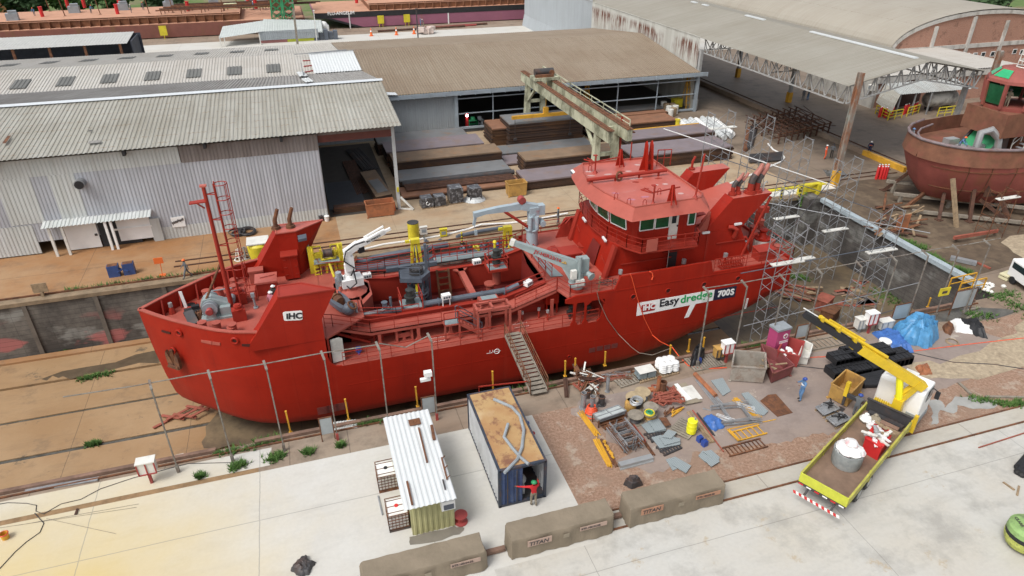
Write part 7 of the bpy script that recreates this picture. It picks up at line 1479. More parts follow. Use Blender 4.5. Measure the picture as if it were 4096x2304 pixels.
ebox(T02(1150,735),.75,.85,'offwhite','darkred','white box on a red post standing on the pale edge slab',.75);ebox(T31(745,1060),.9,.75,'white','darkred','white box with red framing on a red post by the blue tarpaulins',.8);ebox(T31(675,1055),.75,.6,'offwhite','grey','plain white electric box left of the red framed one',.4);ebox(T31(870,1035),.6,1,'offwhite','grey','low grey white cabinet right of the red framed box',.15)
ebox(T21(1550,1270),.7,.6,'wornyellow','dark','dull yellow box on legs near the grey box bin',.35);ebox(T21(1605,1280),.8,.7,'white','darkred','white box with red frame near the grey box bin',.8)
p=T31(50,1215);r_=thing('first_aid_locker','tall pink locker with a white cross beside the dock edge','locker',(p.x,p.y,0),.1);mb=LB();mb.bx(-.55,.55,-.4,.4,0,2.1);mb.obj('body',mk('pink_locker',(.40,.06,.16),.5,.1),r_);mb=LB();mb.bx(-.6,.6,-.45,.45,2.1,2.25);mb.obj('lid','grey',r_);mb=LB();mb.lathe((.2,-.405,1.6),[(.2,0),(.2,.012)],16,(0,-1,0));mb.k=1;mb.bx(.07,.33,-.425,-.418,1.56,1.64);mb.bx(.16,.24,-.43,-.424,1.47,1.73);mb.obj('cross_badge',['white','magenta'],r_)
WM2=WM[r_.name]
for k in range(2):mb=LB();mb.bx(-.25,.48,-.41,-.403,1.2-.12*k,1.26-.12*k);mb.obj('text_line','white',r_)
a,b=V((11.95,37.9,.95)),V((11.9,32.2,.22));r_=thing('gangway','long timber floored gangway with railings leaning from quay to red ship','gangway',(11.9,32.2,0))
mb=MB()
for s_ in(-.55,.55):mb.bar(a+V((s_,0,0)),b+V((s_,0,0)),.08,.2)
for k in range(16):q2=a+(b-a)*(k/15);mb.bar(q2+V((-.5,0,.05)),q2+V((.5,0,.05)),.3,.03)
mb.obj('deck','greywood',r_)
for s_ in(-.58,.58):rail([a+V((s_,0,0)),b+V((s_,0,0))],1,2,.035,1.4).obj('railing','rust',r_)
mb=MB();mb.bar((8.3,33.4,.6),(11.4,33,.6),.07);mb.bar((8.3,33.4,0),(8.3,33.4,.65),.05);tag(mb.obj('barrier_rail','ship_red',None),'low red barrier pipe beside the gangway foot','barrier')
CN_=thing('shipping_container','old container with a rusty tan top and one blue door open','container',(8.15,27.3,0))
x0,x1,y0,y1,hh=6.92,9.37,24.15,30.4,2.59
s=NT('rusty_tan_top');k=s.mix(s.ramp(s.noise(.5,5,.6),.4,.6),(.42,.27,.12),(.36,.20,.085));k=s.mix(s.ramp(s.noise(.9,7,.75,(1,.7,1),off=(3,3,3)),.52,.62),k,(.20,.09,.05));k=s.mix(s.math('MULTIPLY',s.ramp(s.noise(.35,3,.5,off=(8,1,0)),.55,.6),.5),k,(.52,.40,.24));M['conttop']=s.fin(k,.8)
mb=MB();mb.bx(x0+.03,x1-.03,y0+.03,y1-.03,hh-.06,hh);mb.obj('top','conttop',CN_)
mb=MB();mb.corr((x0,y1,.15),(0,y0-y1,0),(0,0,hh-.2),.28,.04,(-1,0,0),True);mb.obj('side_wall',mk('chalky_grey_side',(.50,.51,.52),.7,.15,1,(.22,.20,.19),.5,1,.55),CN_);mb=MB();mb.corr((x1,y0,.15),(0,y1-y0,0),(0,0,hh-.2),.28,.04,(1,0,0),True);mb.obj('side_wall',bpy.data.materials['chalky_grey_side'],CN_)
box('end_wall','dark',CN_,x0+.05,x1-.05,y1-.1,y1-.02,.1,hh-.07);box('floor','dark',CN_,x0+.05,x1-.05,y0+.1,y1-.11,.08,.16)
mb=MB()
for x in(x0,x1):
 for y in(y0,y1):mb.bx(x-.07,x+.07,y-.07,y+.07,0,hh)
for z in(.1,hh-.05):mb.bar((x0,y0,z),(x1,y0,z),.14);mb.bar((x0,y0,z),(x0,y1,z),.12);mb.bar((x1,y0,z),(x1,y1,z),.12);mb.bar((x0,y1,z),(x1,y1,z),.12)
mb.obj('frame',mk('dark_navy_frame',(.03,.04,.06),.6,.2,2,RUST,.5,2,.5),CN_)
mb=MB();mb.corr((x0+.08,y0-.02,.15),(1.15,0,0),(0,0,hh-.25),.2,.035,(0,-1,0),True);dl_=mb.obj('door','blue'if 0 else mk('worn_navy_door',(.035,.06,.14),.6,.3,3,(.16,.18,.2),.5,3,.55),CN_)
mb=MB()
for x in(x0+.4,x0+.9):mb.bar((x,y0-.08,.2),(x,y0-.08,hh-.2),.05)
mb.obj('lock_rod','dark',dl_)
P=[T12(1795,115,hh+.06),T12(1932,175,hh+.06),T22(60,240,hh+.06),T22(90,350,hh+.06),T22(75,480,hh+.06),T22(40,570,hh+.06),T12(1875,670,hh+.06)];mb=MB();mb.path(P,.09,8);tag(mb.obj('rubber_hose','grey',None,smooth=1),'long grey hose curving over the right of the rusty container top','hose')
P=[T22(-30,300,hh+.2),T22(-60,400,hh+.1),T22(0,480,hh+.06),T22(60,550,hh+.06),T22(125,605,hh+.06)];mb=MB();mb.path(P,.085,8);tag(mb.obj('rubber_hose','grey',None,smooth=1),'second grey hose crossing on the left of the rusty container top','hose')
mb=MB();mb.bx(7.7,8.4,24.5,25.2,.16,.75);mb.ball((7.9,24.6,.8),.35,8);mb.ball((8.3,24.9,.85),.3,8);tag(mb.obj('sack','plastic',None,smooth=1),'white sacks inside the open container door','sacks')
SC_=thing('site_cabin','small yellowish cabin with a long white ribbed roof','cabin',(3.3,26.4,0))
M['cabin']=mk('dull_yellow_cabin',(.42,.40,.20),.6,.12,1.2,(.22,.20,.12),.5,1.2,.52)
mb=MB();mb.corr((2.3,23.7,0),(2.15,0,0),(0,0,2.4),.24,.035,(0,-1,0),True);mb.bx(2.32,2.38,23.72,29.3,0,2.4);mb.bx(4.38,4.43,23.72,29.3,0,2.4);mb.bx(2.39,4.37,29.2,29.3,0,2.4);mb.obj('walls','cabin',SC_)
mb=MB();mb.corr((1.95,22.95,2.62),(2.52,0,0),(0,6.85,.0),.25,.035,(0,0,1),True);rfc=mb.obj('roof',bpy.data.materials['new_white_sheet'],SC_)
mb=MB();mb.bx(3.75,4.42,23.2,23.69,1.72,2.3);ac=mb.obj('air_conditioner','white',SC_);mb=MB();mb.bx(3.85,4.35,23.17,23.2,1.8,2.1);mb.bx(3.9,4.3,23.3,23.6,2.301,2.31);mb.obj('air_grille','bluegrey',ac)
for n_,(a,b,w_,m,lab)in enumerate((((1228,330),(1292,592),.09,'rust','long rusty bar lying on the middle of the white cabin roof'),((1325,310),(1345,420),.16,'rust','short rusty plate on the far right of the white cabin roof'),((1140,735),(1180,912),.1,'rust','rusty bar on the near left of the white cabin roof'),((1400,555),(1442,720),.07,'rust','rusty bar with prongs at the right edge of the white cabin roof'),((1410,722),(1428,795),.07,'dark','short grey bar near the right front of the white cabin roof'))):
 mb=MB();pa,pb=T12(*a,2.72),T12(*b,2.72);mb.bar(pa,pb,w_,.06)
 if n_==3:
  for f_ in(.05,.5,.95):q2=pa+(pb-pa)*f_;mb.bar(q2,q2+V((.18,.05,.1)),.04)
 tag(mb.obj('steel_bar',m,None),lab,'bar')
p=T12(1197,288,2.7);mb=MB();mb.box((p.x,p.y,2.7),(.62,.5,.03));mb.torus((p.x,p.y,2.74),.1,.02,10,4);tag(mb.obj('rusty_plate','rust',None),'square rusty plate with a ring on the far end of the white cabin roof','plate')
def ibc(x,y,cap,lab):
 r_=thing('liquid_tote',lab,'tote',(x+.5,y+.6,0),0,'white caged totes');mb=MB();mb.bx(x+.04,x+.98,y+.04,y+1.16,.16,1.08);mb.bx(x+.1,x+.92,y+.1,y+1.1,1.08,1.12);mb.obj('tank','white',r_,bevel=.04);mb=MB()
 for z in(.2,.4,.6,.8,1):
  for(a,b)in(((x,y),(x+1.02,y)),((x+1.02,y),(x+1.02,y+1.2)),((x+1.02,y+1.2),(x,y+1.2)),((x,y+1.2),(x,y))):mb.bar((*a,z),(*b,z),.028)
 for k in range(7):mb.bar((x+k*.17,y,.16),(x+k*.17,y,1.12),.028);mb.bar((x,y+k*.2,.16),(x,y+k*.2,1.12),.028);mb.bar((x+1.02,y+k*.2,.16),(x+1.02,y+k*.2,1.12),.028)
 for k in(1,3,5):mb.bar((x,y+k*.2,1.14),(x+1.02,y+k*.2,1.14),.028)
 mb.bar((x,y,1.12),(x+1.02,y,1.12),.035);mb.bar((x,y+1.2,1.12),(x+1.02,y+1.2,1.12),.035);mb.bar((x,y,1.12),(x,y+1.2,1.12),.035);mb.obj('cage','rust',r_)
 mb=MB();mb.bx(x-.01,x+1.03,y-.01,y+.15,0,.13);mb.bx(x-.01,x+1.03,y+1.05,y+1.21,0,.13);mb.bx(x-.01,x+1.03,y+.16,y+1.04,.07,.14);mb.obj('pallet','rust'if cap=='black'else 'dark',r_);mb=MB();mb.cyl((x+.5,y+.6,1.12),.1,.05,12);mb.obj('cap',cap,r_)
ibc(1.12,26.95,'black','white caged tote with a black cap, farther back beside the cabin');ibc(1.25,24.2,'red','white caged tote with a pink cap, nearer the cabin front')
p=T12(1548,1040);mb=MB();mb.lathe((p.x,p.y,0),[(.34,0),(.34,.05),(.2,.1),(.18,.42),(.34,.48),(.34,.54),(.06,.545)],20);o=tag(mb.obj('cable_reel','darkred',None,smooth=1),'red cable reel standing by the right front corner of the cabin','reel')
mb=MB();mb.bar(T12(922,845,.03),T12(955,988,.03),.08,.06);tag(mb.obj('steel_bar','galv',None),'grey bar lying on the slab between the white totes','bar')
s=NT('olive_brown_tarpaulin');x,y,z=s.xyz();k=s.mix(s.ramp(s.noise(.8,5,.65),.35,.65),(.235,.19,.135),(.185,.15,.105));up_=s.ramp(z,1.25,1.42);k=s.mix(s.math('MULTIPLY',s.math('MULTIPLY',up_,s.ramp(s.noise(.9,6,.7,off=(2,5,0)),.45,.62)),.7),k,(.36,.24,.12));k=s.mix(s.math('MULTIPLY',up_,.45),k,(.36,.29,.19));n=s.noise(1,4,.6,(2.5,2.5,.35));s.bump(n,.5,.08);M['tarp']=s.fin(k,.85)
def tarped(x0,x1,y0,y1,h,seed,lab,stencil,lower=.0):
 rr=random.Random(seed);r_=thing('covered_crate',lab,'covered crate',((x0+x1)/2,(y0+y1)/2,0),0,'tarpaulin covered long crates')
 def ring(z,e,jit):
  P=[];n=60;per=2*((x1-x0)+(y1-y0))
  for i in range(n):
   d=per*i/n;ws=.03*sin(i*1.9+seed)+.035*sin(i*.83+2*seed)
   if d<x1-x0:p=V((x0+d,y0,0));o=V((0,-1,0))
   elif d<x1-x0+y1-y0:p=V((x1,y0+d-(x1-x0),0));o=V((1,0,0))
   elif d<2*(x1-x0)+y1-y0:p=V((x1-(d-(x1-x0)-(y1-y0)),y1,0));o=V((0,1,0))
   else:p=V((x0,y1-(d-2*(x1-x0)-(y1-y0)),0));o=V((-1,0,0))
   p=p+o*(e+ws*jit);p.z=z+(.012*sin(i*.7+seed)if z<.1 else.015*sin(i*1.3));P.append(p)
  return P
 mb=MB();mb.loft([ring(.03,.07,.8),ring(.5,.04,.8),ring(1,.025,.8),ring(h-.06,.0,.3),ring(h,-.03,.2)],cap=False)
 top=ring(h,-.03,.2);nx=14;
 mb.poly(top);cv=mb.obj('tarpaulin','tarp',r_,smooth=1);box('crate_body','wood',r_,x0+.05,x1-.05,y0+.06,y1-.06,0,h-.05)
 def patch(xa,xb,za,zb,m):mb=MB();mb.bx(xa,xb,y0-.155,y0-.14,za,zb);return mb.obj('stencil_patch',m,cv)
 M.setdefault('pp1',mk('pinkish_stencil_patch',(.42,.30,.24),.8,.15));M.setdefault('pp2',mk('orange_stencil_patch',(.40,.21,.13),.8,.15))
 for(s_,xa,za,sz,wd,m,sh)in stencil:
  patch(xa-.06,xa+wd,za-.07,za+sz*.8+.05,m);text(s_,sz,'dark',cv,(xa,y0-.17,za),(1,0,0),(0,0,1),'lettering',.004,.004,sh)
 patch((x0+x1)/2-.1,(x0+x1)/2+.2,.75,.98,'khaki');return r_
h1=AY(t(2,2,905,950),20.98).z
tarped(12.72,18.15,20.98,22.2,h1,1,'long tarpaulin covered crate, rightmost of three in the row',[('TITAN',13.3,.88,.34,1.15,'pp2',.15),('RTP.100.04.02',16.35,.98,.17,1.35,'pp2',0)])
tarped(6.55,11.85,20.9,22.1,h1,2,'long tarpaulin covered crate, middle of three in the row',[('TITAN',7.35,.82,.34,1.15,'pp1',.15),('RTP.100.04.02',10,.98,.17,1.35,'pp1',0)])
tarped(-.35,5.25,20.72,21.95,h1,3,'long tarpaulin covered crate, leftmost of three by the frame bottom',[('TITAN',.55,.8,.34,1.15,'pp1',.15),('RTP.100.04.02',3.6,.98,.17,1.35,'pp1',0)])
for(x0,x1,y)in((5.4,6.4,21.5),(11.95,12.6,21.7)):mb=MB();mb.bx(x0,x1,y-.12,y+.12,.07,.25);tag(mb.obj('timber','kerbwood',None),['short timber lying between the left and middle covered crates','short timber lying between the middle and right covered crates'][x0>10],'timber')
def crumple(name,pts,h,m,lab,cat,seed,z=0,n=9):
 """a cloth heap draped between ground outline points"""
 rr=random.Random(seed);c_=sum(pts,V())/len(pts);L=len(pts);per=[]
 for i in range(L):
  for k in range(7):per.append(pts[i]+(pts[(i+1)%L]-pts[i])*(k/7))
 R_=[]
 for(f_,hz)in((1,.0),(.97,.14),(.91,.38),(.82,.62),(.7,.8),(.56,.92),(.4,.98),(.2,1)):
  R_.append([c_+(p-c_)*(f_*(1+.045*sin(i*1.55+seed)*(f_>.6))+.09*noise.noise(p*2.4+V((seed,0,f_*3))))+V((0,0,z+.02+hz*h*(.95+.55*noise.noise(p*1.5*f_+V((0,seed,f_*2)))+.16*noise.noise(p*5+V((f_*9,0,0))))))for i,p in enumerate(per)])
 mb=MB();mb.loft(R_);return tag(mb.obj(name,m,None,smooth=1),lab,cat)
crumple('plastic_sheet',[T12(255,1410),T12(310,1345),T12(385,1300),T12(400,1345),T12(460,1350),T12(420,1395),T12(405,1445),T12(330,1460)],.3,'dark','crumpled dark sheet lying on the pale slab at the bottom','plastic sheet',4)
crumple('plastic_sheet',[T22(835,760),T22(880,725),T22(950,735),T22(990,765),T22(900,800)],.55,'dark','dark crumpled cover on the gravel behind the right covered crate','cover',5)
crumple('tarpaulin',[T31(940,1040),T31(1060,985),T31(1250,1005),T31(1285,1105),T31(1210,1190),T31(1060,1150),T31(970,1110)],1.25,'tarpblue','bright blue tarpaulin over a large load near the dock end','tarpaulin',6);crumple('tarpaulin',[T31(790,1070),T31(900,1030),T31(1010,1090),T31(1095,1215),T31(1010,1225),T31(880,1170)],.5,'navytarp','crumpled deeper blue tarpaulin left of the bright blue one','tarpaulin',7)
crumple('plastic_sheet',[T31(1430,970),T31(1580,965),T31(1625,1040),T31(1655,1110),T31(1570,1090),T31(1480,1030)],.45,'black','black plastic sheet heap right of the blue tarpaulins','plastic sheet',8);crumple('plastic_sheet',[T31(1375,975),T31(1420,960),T31(1480,1030),T31(1570,1055),T31(1540,1075),T31(1420,1060)],.3,'white','white plastic sheet beside the black sheet heap','plastic sheet',9)
crumple('tarpaulin',[T22(1440,260),T22(1500,235),T22(1570,275),T22(1605,330),T22(1530,360),T22(1470,320)],.3,'navytarp','folded blue tarpaulin on the ground beside the scaffold tubes','tarpaulin',10)
crumple('sack_heap',[T31(1310,1020),T31(1360,990),T31(1400,1040),T31(1380,1085),T31(1330,1060)],.4,'rust','rusty crumpled guards beside the white plastic sheet','scrap',11);crumple('guard_plate',[T31(1105,1325),T31(1200,1300),T31(1240,1380),T31(1150,1385)],.3,'wornorange','folded rusty orange guard plate beyond the black moulds','guard plate',12)
p=T31(875,1160);mb=MB();mb.lathe((p.x,p.y,0),[(.36,0),(.42,.1),(.42,.45),(.3,.52)],14);tag(mb.obj('white_tub','white',None,smooth=1),'white tub on the ground beside the deeper blue tarpaulin','tub')
skip([T21(1640,1430),T21(1890,1449),T21(1885,1330),T21(1660,1310)],1.15,1.03,mk('stained_grey_bin',(.30,.27,.23),.7,.2,1.5,RUST,.6,1.3,.5),'grey stained open box bin by the dark pallet of black bags',name='box_bin')
skip([T31(60,1290),T31(215,1330),T31(245,1225),T31(110,1190)],.95,1.08,'darkred','worn red bin filled with white cans',name='waste_bin');skip([T31(-60,1240),T31(20,1449),T31(165,1390),T31(60,1290)],.85,1.1,mk('dull_maroon_bin',(.20,.055,.055),.65,.2,1.5,RUST,.6,1.3,.5),'dull maroon bin holding scrap timber beside the grey box bin',name='waste_bin');skip([T31(215,1300),T31(290,1310),T31(318,1215),T31(262,1185)],.6,1.05,'offwhite','small pale bin behind the red bin of cans',name='waste_bin')
rr=random.Random(12)
for k in range(12):p=T31(150+rr.uniform(-40,55),1215+rr.uniform(-22,18),.75);mb=MB();mb.lathe(tuple(p),[(.11,0),(.11,.22),(.09,.24)],8,(rr.uniform(-1,1),rr.uniform(-1,1),.6));tag(mb.obj('paint_can','white'if k%4 else 'darkred',None,smooth=1),['red paint can in the worn red bin','white paint can in the worn red bin'][bool(k%4)],'can','white cans in the bin'if k%4 else 'red cans in the bin')
for k in range(8):a=T31(rr.uniform(-20,60),1320+rr.uniform(-30,40),.8);mb=MB();mb.bar(a,a+V((rr.uniform(-.9,.9),rr.uniform(-.6,.6),rr.uniform(0,.25))),.12,.04);tag(mb.obj('timber_offcut','wood',None),'timber offcut in the dull maroon bin','timber','offcuts in the maroon bin')
skip([T32(450,105),T32(590,180),T32(695,70),T32(560,0)],1.05,1.02,'wornyellow','worn amber open skip with a white notice beside the truck',name='skip')
p=V((42.96,31.75,0));mb=MB();mb.bx(p.x-.5,p.x+.45,31.68,31.74,2.1,2.75);mb.k=1;mb.bx(p.x-.25,p.x+.2,31.665,31.679,2.3,2.5);tag(mb.obj('warning_plate',['yellow','dark'],None),'yellow warning plate fixed across a gallows post at the dock end','sign')
for n_,yy in enumerate((34,34.9)):rail([(47.5,yy,0),(50.2,yy+.1,0)],1.1,1,.06).obj('hand_rail','orange_yellow',None);tag(bpy.data.objects[['hand_rail','hand_rail.001'][n_]],['nearer amber handrail at the dock end corner','farther amber handrail at the dock end corner'][n_],'handrail')
r_=thing('white_van','white van with dark windows, cut off by the right frame edge','van',tuple(T31(2010,760)),radians(75));mb=LB();mb.prism([(-2.2,-.9,.45),(-2.2,-.9,1),(-1.5,-.9,1.15),(-.7,-.9,1.95),(2.3,-.9,1.95),(2.3,-.9,.45)],(0,1.8,0));mb.obj('body','white',r_,bevel=.08);mb=LB();mb.prism([(-1.55,-.78,1.2),(-.78,-.7,1.88),(-.78,.7,1.88),(-1.55,.78,1.2)],(-.03,0,.03));mb.bx(-.5,2,-.915,-.9,1.25,1.75);mb.bx(-.5,2,.9,.915,1.25,1.75);mb.obj('windows','glass',r_);mb=LB();mb.bx(-2.26,-2.1,-.85,.85,.4,.7);mb.obj('bumper','black',r_)
for x in(-1.4,1.5):
 for y in(-.95,.75):mb=LB();mb.lathe((x,y,.32),[(.1,0),(.32,.02),(.32,.18),(.1,.2)],14,(0,1,0));mb.obj('wheel','black',r_)
def pallet(p,w_,d,lab,rz=.1,m='wood',name='pallet',sl=7):
 r_=thing(name,lab,'pallet',(p.x,p.y,0),rz);mb=LB()
 for y in(-d/2+.06,0,d/2-.06):mb.box((0,y,0),(w_,.1,.1))
 for i in range(sl):mb.box((-w_/2+.06+i*(w_-.12)/(sl-1),0,.1),(.1 if w_<1.5 else.14,d,.03))
 mb.obj('slats',m,r_);return r_
def K_(x,y,z=0):return K(x,y,z)
p=K(1335,120);pallet(p,1.35,1.1,'timber pallet under the stack of white bags');rr=random.Random(2);p=K(1340,110)
for lv in range(5):
 for i in range(3):
  for j in range(2):
   mb=MB();mb.ball((p.x-.42+i*.42+rr.uniform(-.05,.05),p.y-.2+j*.5,.22+lv*.15),.3,8,.32);tag(mb.obj('cement_bag','white',None,smooth=1),'white bag in the stack on the pallet at the dock edge','bag','white bags stacked on the pallet')
p=K(1060,190);pallet(p,1.3,1,'timber pallet under the grey slabs');r_=thing('slab_stack','two stacks of grey slabs under pale sheets on a pallet','slabs',(p.x,p.y+.05,.14))
for s_ in(-.3,.32):
 mb=LB()
 for i in range(8):mb.box((s_+rr.uniform(-.03,.03),0,i*.06),(.55,.7,.055))
 mb.obj('slabs',mk('blue_grey_slab',(.20,.24,.25),.7,.15)if s_<0 else bpy.data.materials['blue_grey_slab'],r_)
mb=LB();mb.box((0,0,.48),(1.2,.8,.02),.05);mb.obj('cover_sheet','pinkcloth'if 0 else 'offwhite',r_)
p=T21(1450,1290);pallet(p,2.3,1.5,'wide grey slatted pallet carrying black bags at the dock edge',.0,'greywood','pallet',12);crumple('bag_heap',[T21(1340,1330),T21(1350,1250),T21(1400,1210),T21(1450,1260),T21(1420,1310)],.8,'black','heap of black bags on the wide slatted pallet','bags',14,.13);p=T21(1400,1300);mb=MB();mb.box((p.x,p.y,.13),(.35,.3,.4));mb.box((p.x,p.y,.53),(.2,.2,.08));tag(mb.obj('paint_can','blue',None),'blue can beside the black bags on the slatted pallet','can')
p=K(1570,860);pallet(p,1.5,1.3,'brown slatted pallet under the yellow drum',.55,'greywood','pallet',8);p=K(1660,935);drum(p.x+.02,p.y+.12,mk('bright_yellow_drum',(.80,.75,.02),.4,.05),'bright yellow drum with a hand pump standing on the brown pallet',.14);a=V((p.x+.15,p.y+.1,1.05));mb=MB();mb.bar(a,a+V((0,0,.15)),.07);mb.path([a+V((0,0,.1)),a+V((.15,-.1,-.2)),a+V((.2,-.15,-.8))],.02,5);tag(mb.obj('hand_pump','grey',None),'hand pump fitted in the top of the yellow drum','pump')
for n_,(x,y)in enumerate(((1775,1030),(1835,1085))):p=K(x,y);mb=MB();mb.box((p.x,p.y+.1,0),(.3,.28,.36),.2);mb.box((p.x,p.y+.1,.36),(.24,.2,.04),.2);mb.path([(p.x-.1,p.y+.1,.4),(p.x-.08,p.y+.1,.47),(p.x+.08,p.y+.1,.47),(p.x+.1,p.y+.1,.4)],.022,5);tag(mb.obj('jerrycan','blue',None),['blue jerrycan nearer the yellow drum','blue jerrycan farther from the yellow drum'][n_],'jerrycan')
def reel(p,r_,h,m,core,lab,z=0):
 R0=thing('cable_reel',lab,'cable reel',(p.x,p.y,z));[(mb:=MB(local=True),mb.cyl((0,0,z_),r_,.05,20),mb.obj('flange',m,R0,smooth=1))for z_ in(0,h-.05)];mb=LB();mb.cyl((0,0,.05),r_*.66,h-.1,16);[mb.torus((0,0,.1+k*.07),r_*.66,.03,16,4)for k in range(max(1,int((h-.2)/.07)))];mb.obj('wound_cable',core,R0,smooth=1)
M['reelw']=mk('reel_wood',(.36,.28,.17),.8,.2,3)
reel(K(1020,470),.5,.6,'reelw','grey','wooden reel with grey cable nearest the rusty upright pipes');reel(K(930,560),.62,.7,'reelw','dark','large wooden reel heaped with a silver cable coil');p=K(935,520,.72);mb=MB();[mb.torus((p.x+.03*k,p.y,.75+.05*k),.3+.03*(k%3),.04,14,5)for k in range(5)];tag(mb.obj('cable_coil','steel',None,smooth=1),'silver cable coil on the large wooden reel','cable coil')
reel(K(1120,720),.42,.4,'reelw','orange_yellow','lower reel of yellow cable under a grey one');reel(K(1120,705),.45,.45,'greywood','grey','grey reel stacked on the yellow cable reel',.41);p=K(1110,640,.88);mb=MB();[mb.torus((p.x,p.y-.1,.9+.05*k),.28,.04,14,5)for k in range(2)];mb.k=1;mb.torus((p.x,p.y-.1,.95),.15,.07,12,5);tag(mb.obj('cable_coil',['yellow','green'],None,smooth=1),'yellow and green cable coil on top of the stacked reels','cable coil');reel(K(935,760),.48,.55,'greywood','dark','reel with black cable and a rusty filled top, nearest the frames');p=K(870,610);mb=MB();mb.lathe((p.x,p.y,0),[(.3,0),(.36,.1),(.36,.6),(.3,.7)],14);tag(mb.obj('keg','wornyellow',None,smooth=1),'pale yellow tub left of the large wooden reel','tub')
for(x,y,r_,h,m,lab)in((265,585,.17,1.15,'galv','tall grey upright pipe with a rusty flange left of the orange rope'),(380,600,.17,.95,'galv','grey upright pipe rising from the orange rope coil'),(575,375,.11,1.25,'galv','slim grey upright pipe with a white cap at the scrap heap'),(1225,380,.13,1.15,'wornorange','tall rusty upright pipe behind the red frames'),(1285,375,.22,.75,'rust','short wide rusty upright pipe behind the red frames'),(325,440,.18,.45,'dark','short black upright pipe beside the scrap heap'),(500,540,.2,.6,'dark','dark canister standing right of the orange rope')):
 p=K(x,y);mb=MB();mb.cyl((p.x,p.y,0),r_*1.5,.05,14);mb.lathe((p.x,p.y,.05),[(r_,0),(r_,h),(r_*.8,h),(r_*.8,h-.3)],14);mb.k=1;mb.torus((p.x,p.y,h),r_,.03,14,4);tag(mb.obj('upright_pipe',[m,'rust'],None,smooth=1),lab,'pipe')
p=K(372,640);mb=MB();[mb.torus((p.x,p.y,.05+.07*k),.36-.02*k,.045,16,5,(rr.uniform(-.1,.1),rr.uniform(-.1,.1),1))for k in range(7)];mb.torus((p.x-.1,p.y-.25,.05),.4,.04,16,5);tag(mb.obj('rope_coil','cabor',None,smooth=1),'bright orange rope coil around a grey upright pipe','rope')
rr=random.Random(21);M['redox']=mk('red_oxide_steel',(.30,.085,.055),.75,.25,2,RUST,.6,2,.5)
for k in range(46):
 x=rr.gauss(330,95);y=rr.gauss(290,60);p=K(x,y);L=rr.uniform(.4,1.7);a_=rr.uniform(0,pi);z0=rr.uniform(.05,.7)*max(.15,1-abs(x-330)/260);d=V((cos(a_),sin(a_),rr.uniform(-.25,.35)))*L/2;p.z=z0+abs(d.z);mb=MB();w_=rr.choice((.06,.1,.16,.28));mb.bar(p-d,p+d,w_,rr.choice((.04,.08)))
 if w_>.1:mb.bar(p-d+V((0,0,.05)),p+d+V((0,0,.05)),.04,.14)
 tag(mb.obj('scrap_piece',['rust','redox','dkrust','rust','offwhite'][k%5 if k%15 else 4],None),'rusty scrap piece in the heap at the dock edge beside the slab pallet'if k%5!=4 else 'pale scrap piece in the heap at the dock edge beside the slab pallet','scrap','scrap heap pieces'if k%5!=4 else 'pale scrap heap pieces')
for k in range(16):
 a,b=K(470+rr.uniform(-60,60),170+rr.uniform(-60,80),.1),K(820+rr.uniform(-100,90),150+rr.uniform(-90,80),.12);mb=MB();mb.bar(a,b,rr.choice((.06,.1,.14)),.06);mb.bar(a+V((0,0,.05)),b+V((0,0,.05)),.03,.06);tag(mb.obj('steel_section',['redox','rust','galv','kerbwood'][k%4],None),['red oxide','rusty','grey','brown timber'][k%4]+' length lying between the scrap heap and the slab pallet','steel section',['red oxide','rusty','grey','brown'][k%4]+' lengths at the dock edge')
p=K(830,250);pallet(p,1.5,.9,'pale broken pallet lying right of the scrap heap',.15,'greywood')
def tubes(a,b,n,r_,m,lab,grp,sp=.09,jit=.05,lay=2,seed=1):
 rr=random.Random(seed);a,b=V(a),V(b);d=(b-a).normalized();sx=V((-d.y,d.x,0))
 for k in range(n):
  o=sx*(sp*(k//lay))+V((0,0,r_+(k%lay)*r_*1.9));mb=MB();mb.tube(a+o+d*rr.uniform(-jit,jit)*4,b+o+d*rr.uniform(-jit,jit)*4+sx*rr.uniform(-jit,jit),r_,6);tag(mb.obj('steel_tube',m,None,smooth=1),lab,'tube',grp)
tubes(K(470,930),K(265,655),10,.035,'orange_yellow','amber tube in the bundle left of the galvanised decking','amber tubes by the decking',.07,.05,2,2)
tubes(K(630,1325),K(460,1010),10,.035,'orange_yellow','amber tube in the bundle left of the scaffold frames','amber tubes by the frames',.06,.05,2,3)
for k in range(26):p=K(530+k*5+rr.uniform(-14,14),1010+k*8.5+rr.uniform(-10,10),.16);mb=MB();mb.torus(p,.055,.025,7,4,(rr.uniform(-1,1),rr.uniform(-1,1),.5));mb.box((p.x,p.y,.14),(.08,.06,.06),k);tag(mb.obj('coupler','wornyellow'if 0 else 'orange_yellow',None),'gold coloured scaffold coupler heaped on the amber tubes','coupler','gold scaffold couplers')
tubes(K(700,1330),K(540,1010),8,.03,'rust','thin rusty tube beside the gold couplers','rusty tubes by the couplers',.06,.05,2,4);tubes(K(1190,1205),K(890,770),2,.05,'rust','long rusty bar along the right of the scaffold frames','rusty bars right of the frames',.1,.02,1,5)
def frame(p,rz,L,W,m,z,lab,grp,tilt=0,rungs=3):
 C_,S_=cos(rz),sin(rz);f_=lambda a,b:V((p.x+a*C_-b*S_,p.y+a*S_+b*C_,z+tilt*a));mb=MB()
 for b in(-W/2,W/2):mb.tube(f_(-L/2,b),f_(L/2,b),.024,5)
 for k in range(rungs):a=-L/2+L*(k+.5)/rungs;mb.tube(f_(a,-W/2),f_(a,W/2),.02,5)
 mb.tube(f_(-L/2,0),f_(-L/6,-W/2),.017,4);mb.tube(f_(L/2,0),f_(L/6,W/2),.017,4);return tag(mb.obj('flat_scaffold',m,None),lab,'scaffold frame',grp)
pc=K(800,1010);an=atan2((K(960,1230)-K(640,830)).y,(K(960,1230)-K(640,830)).x)
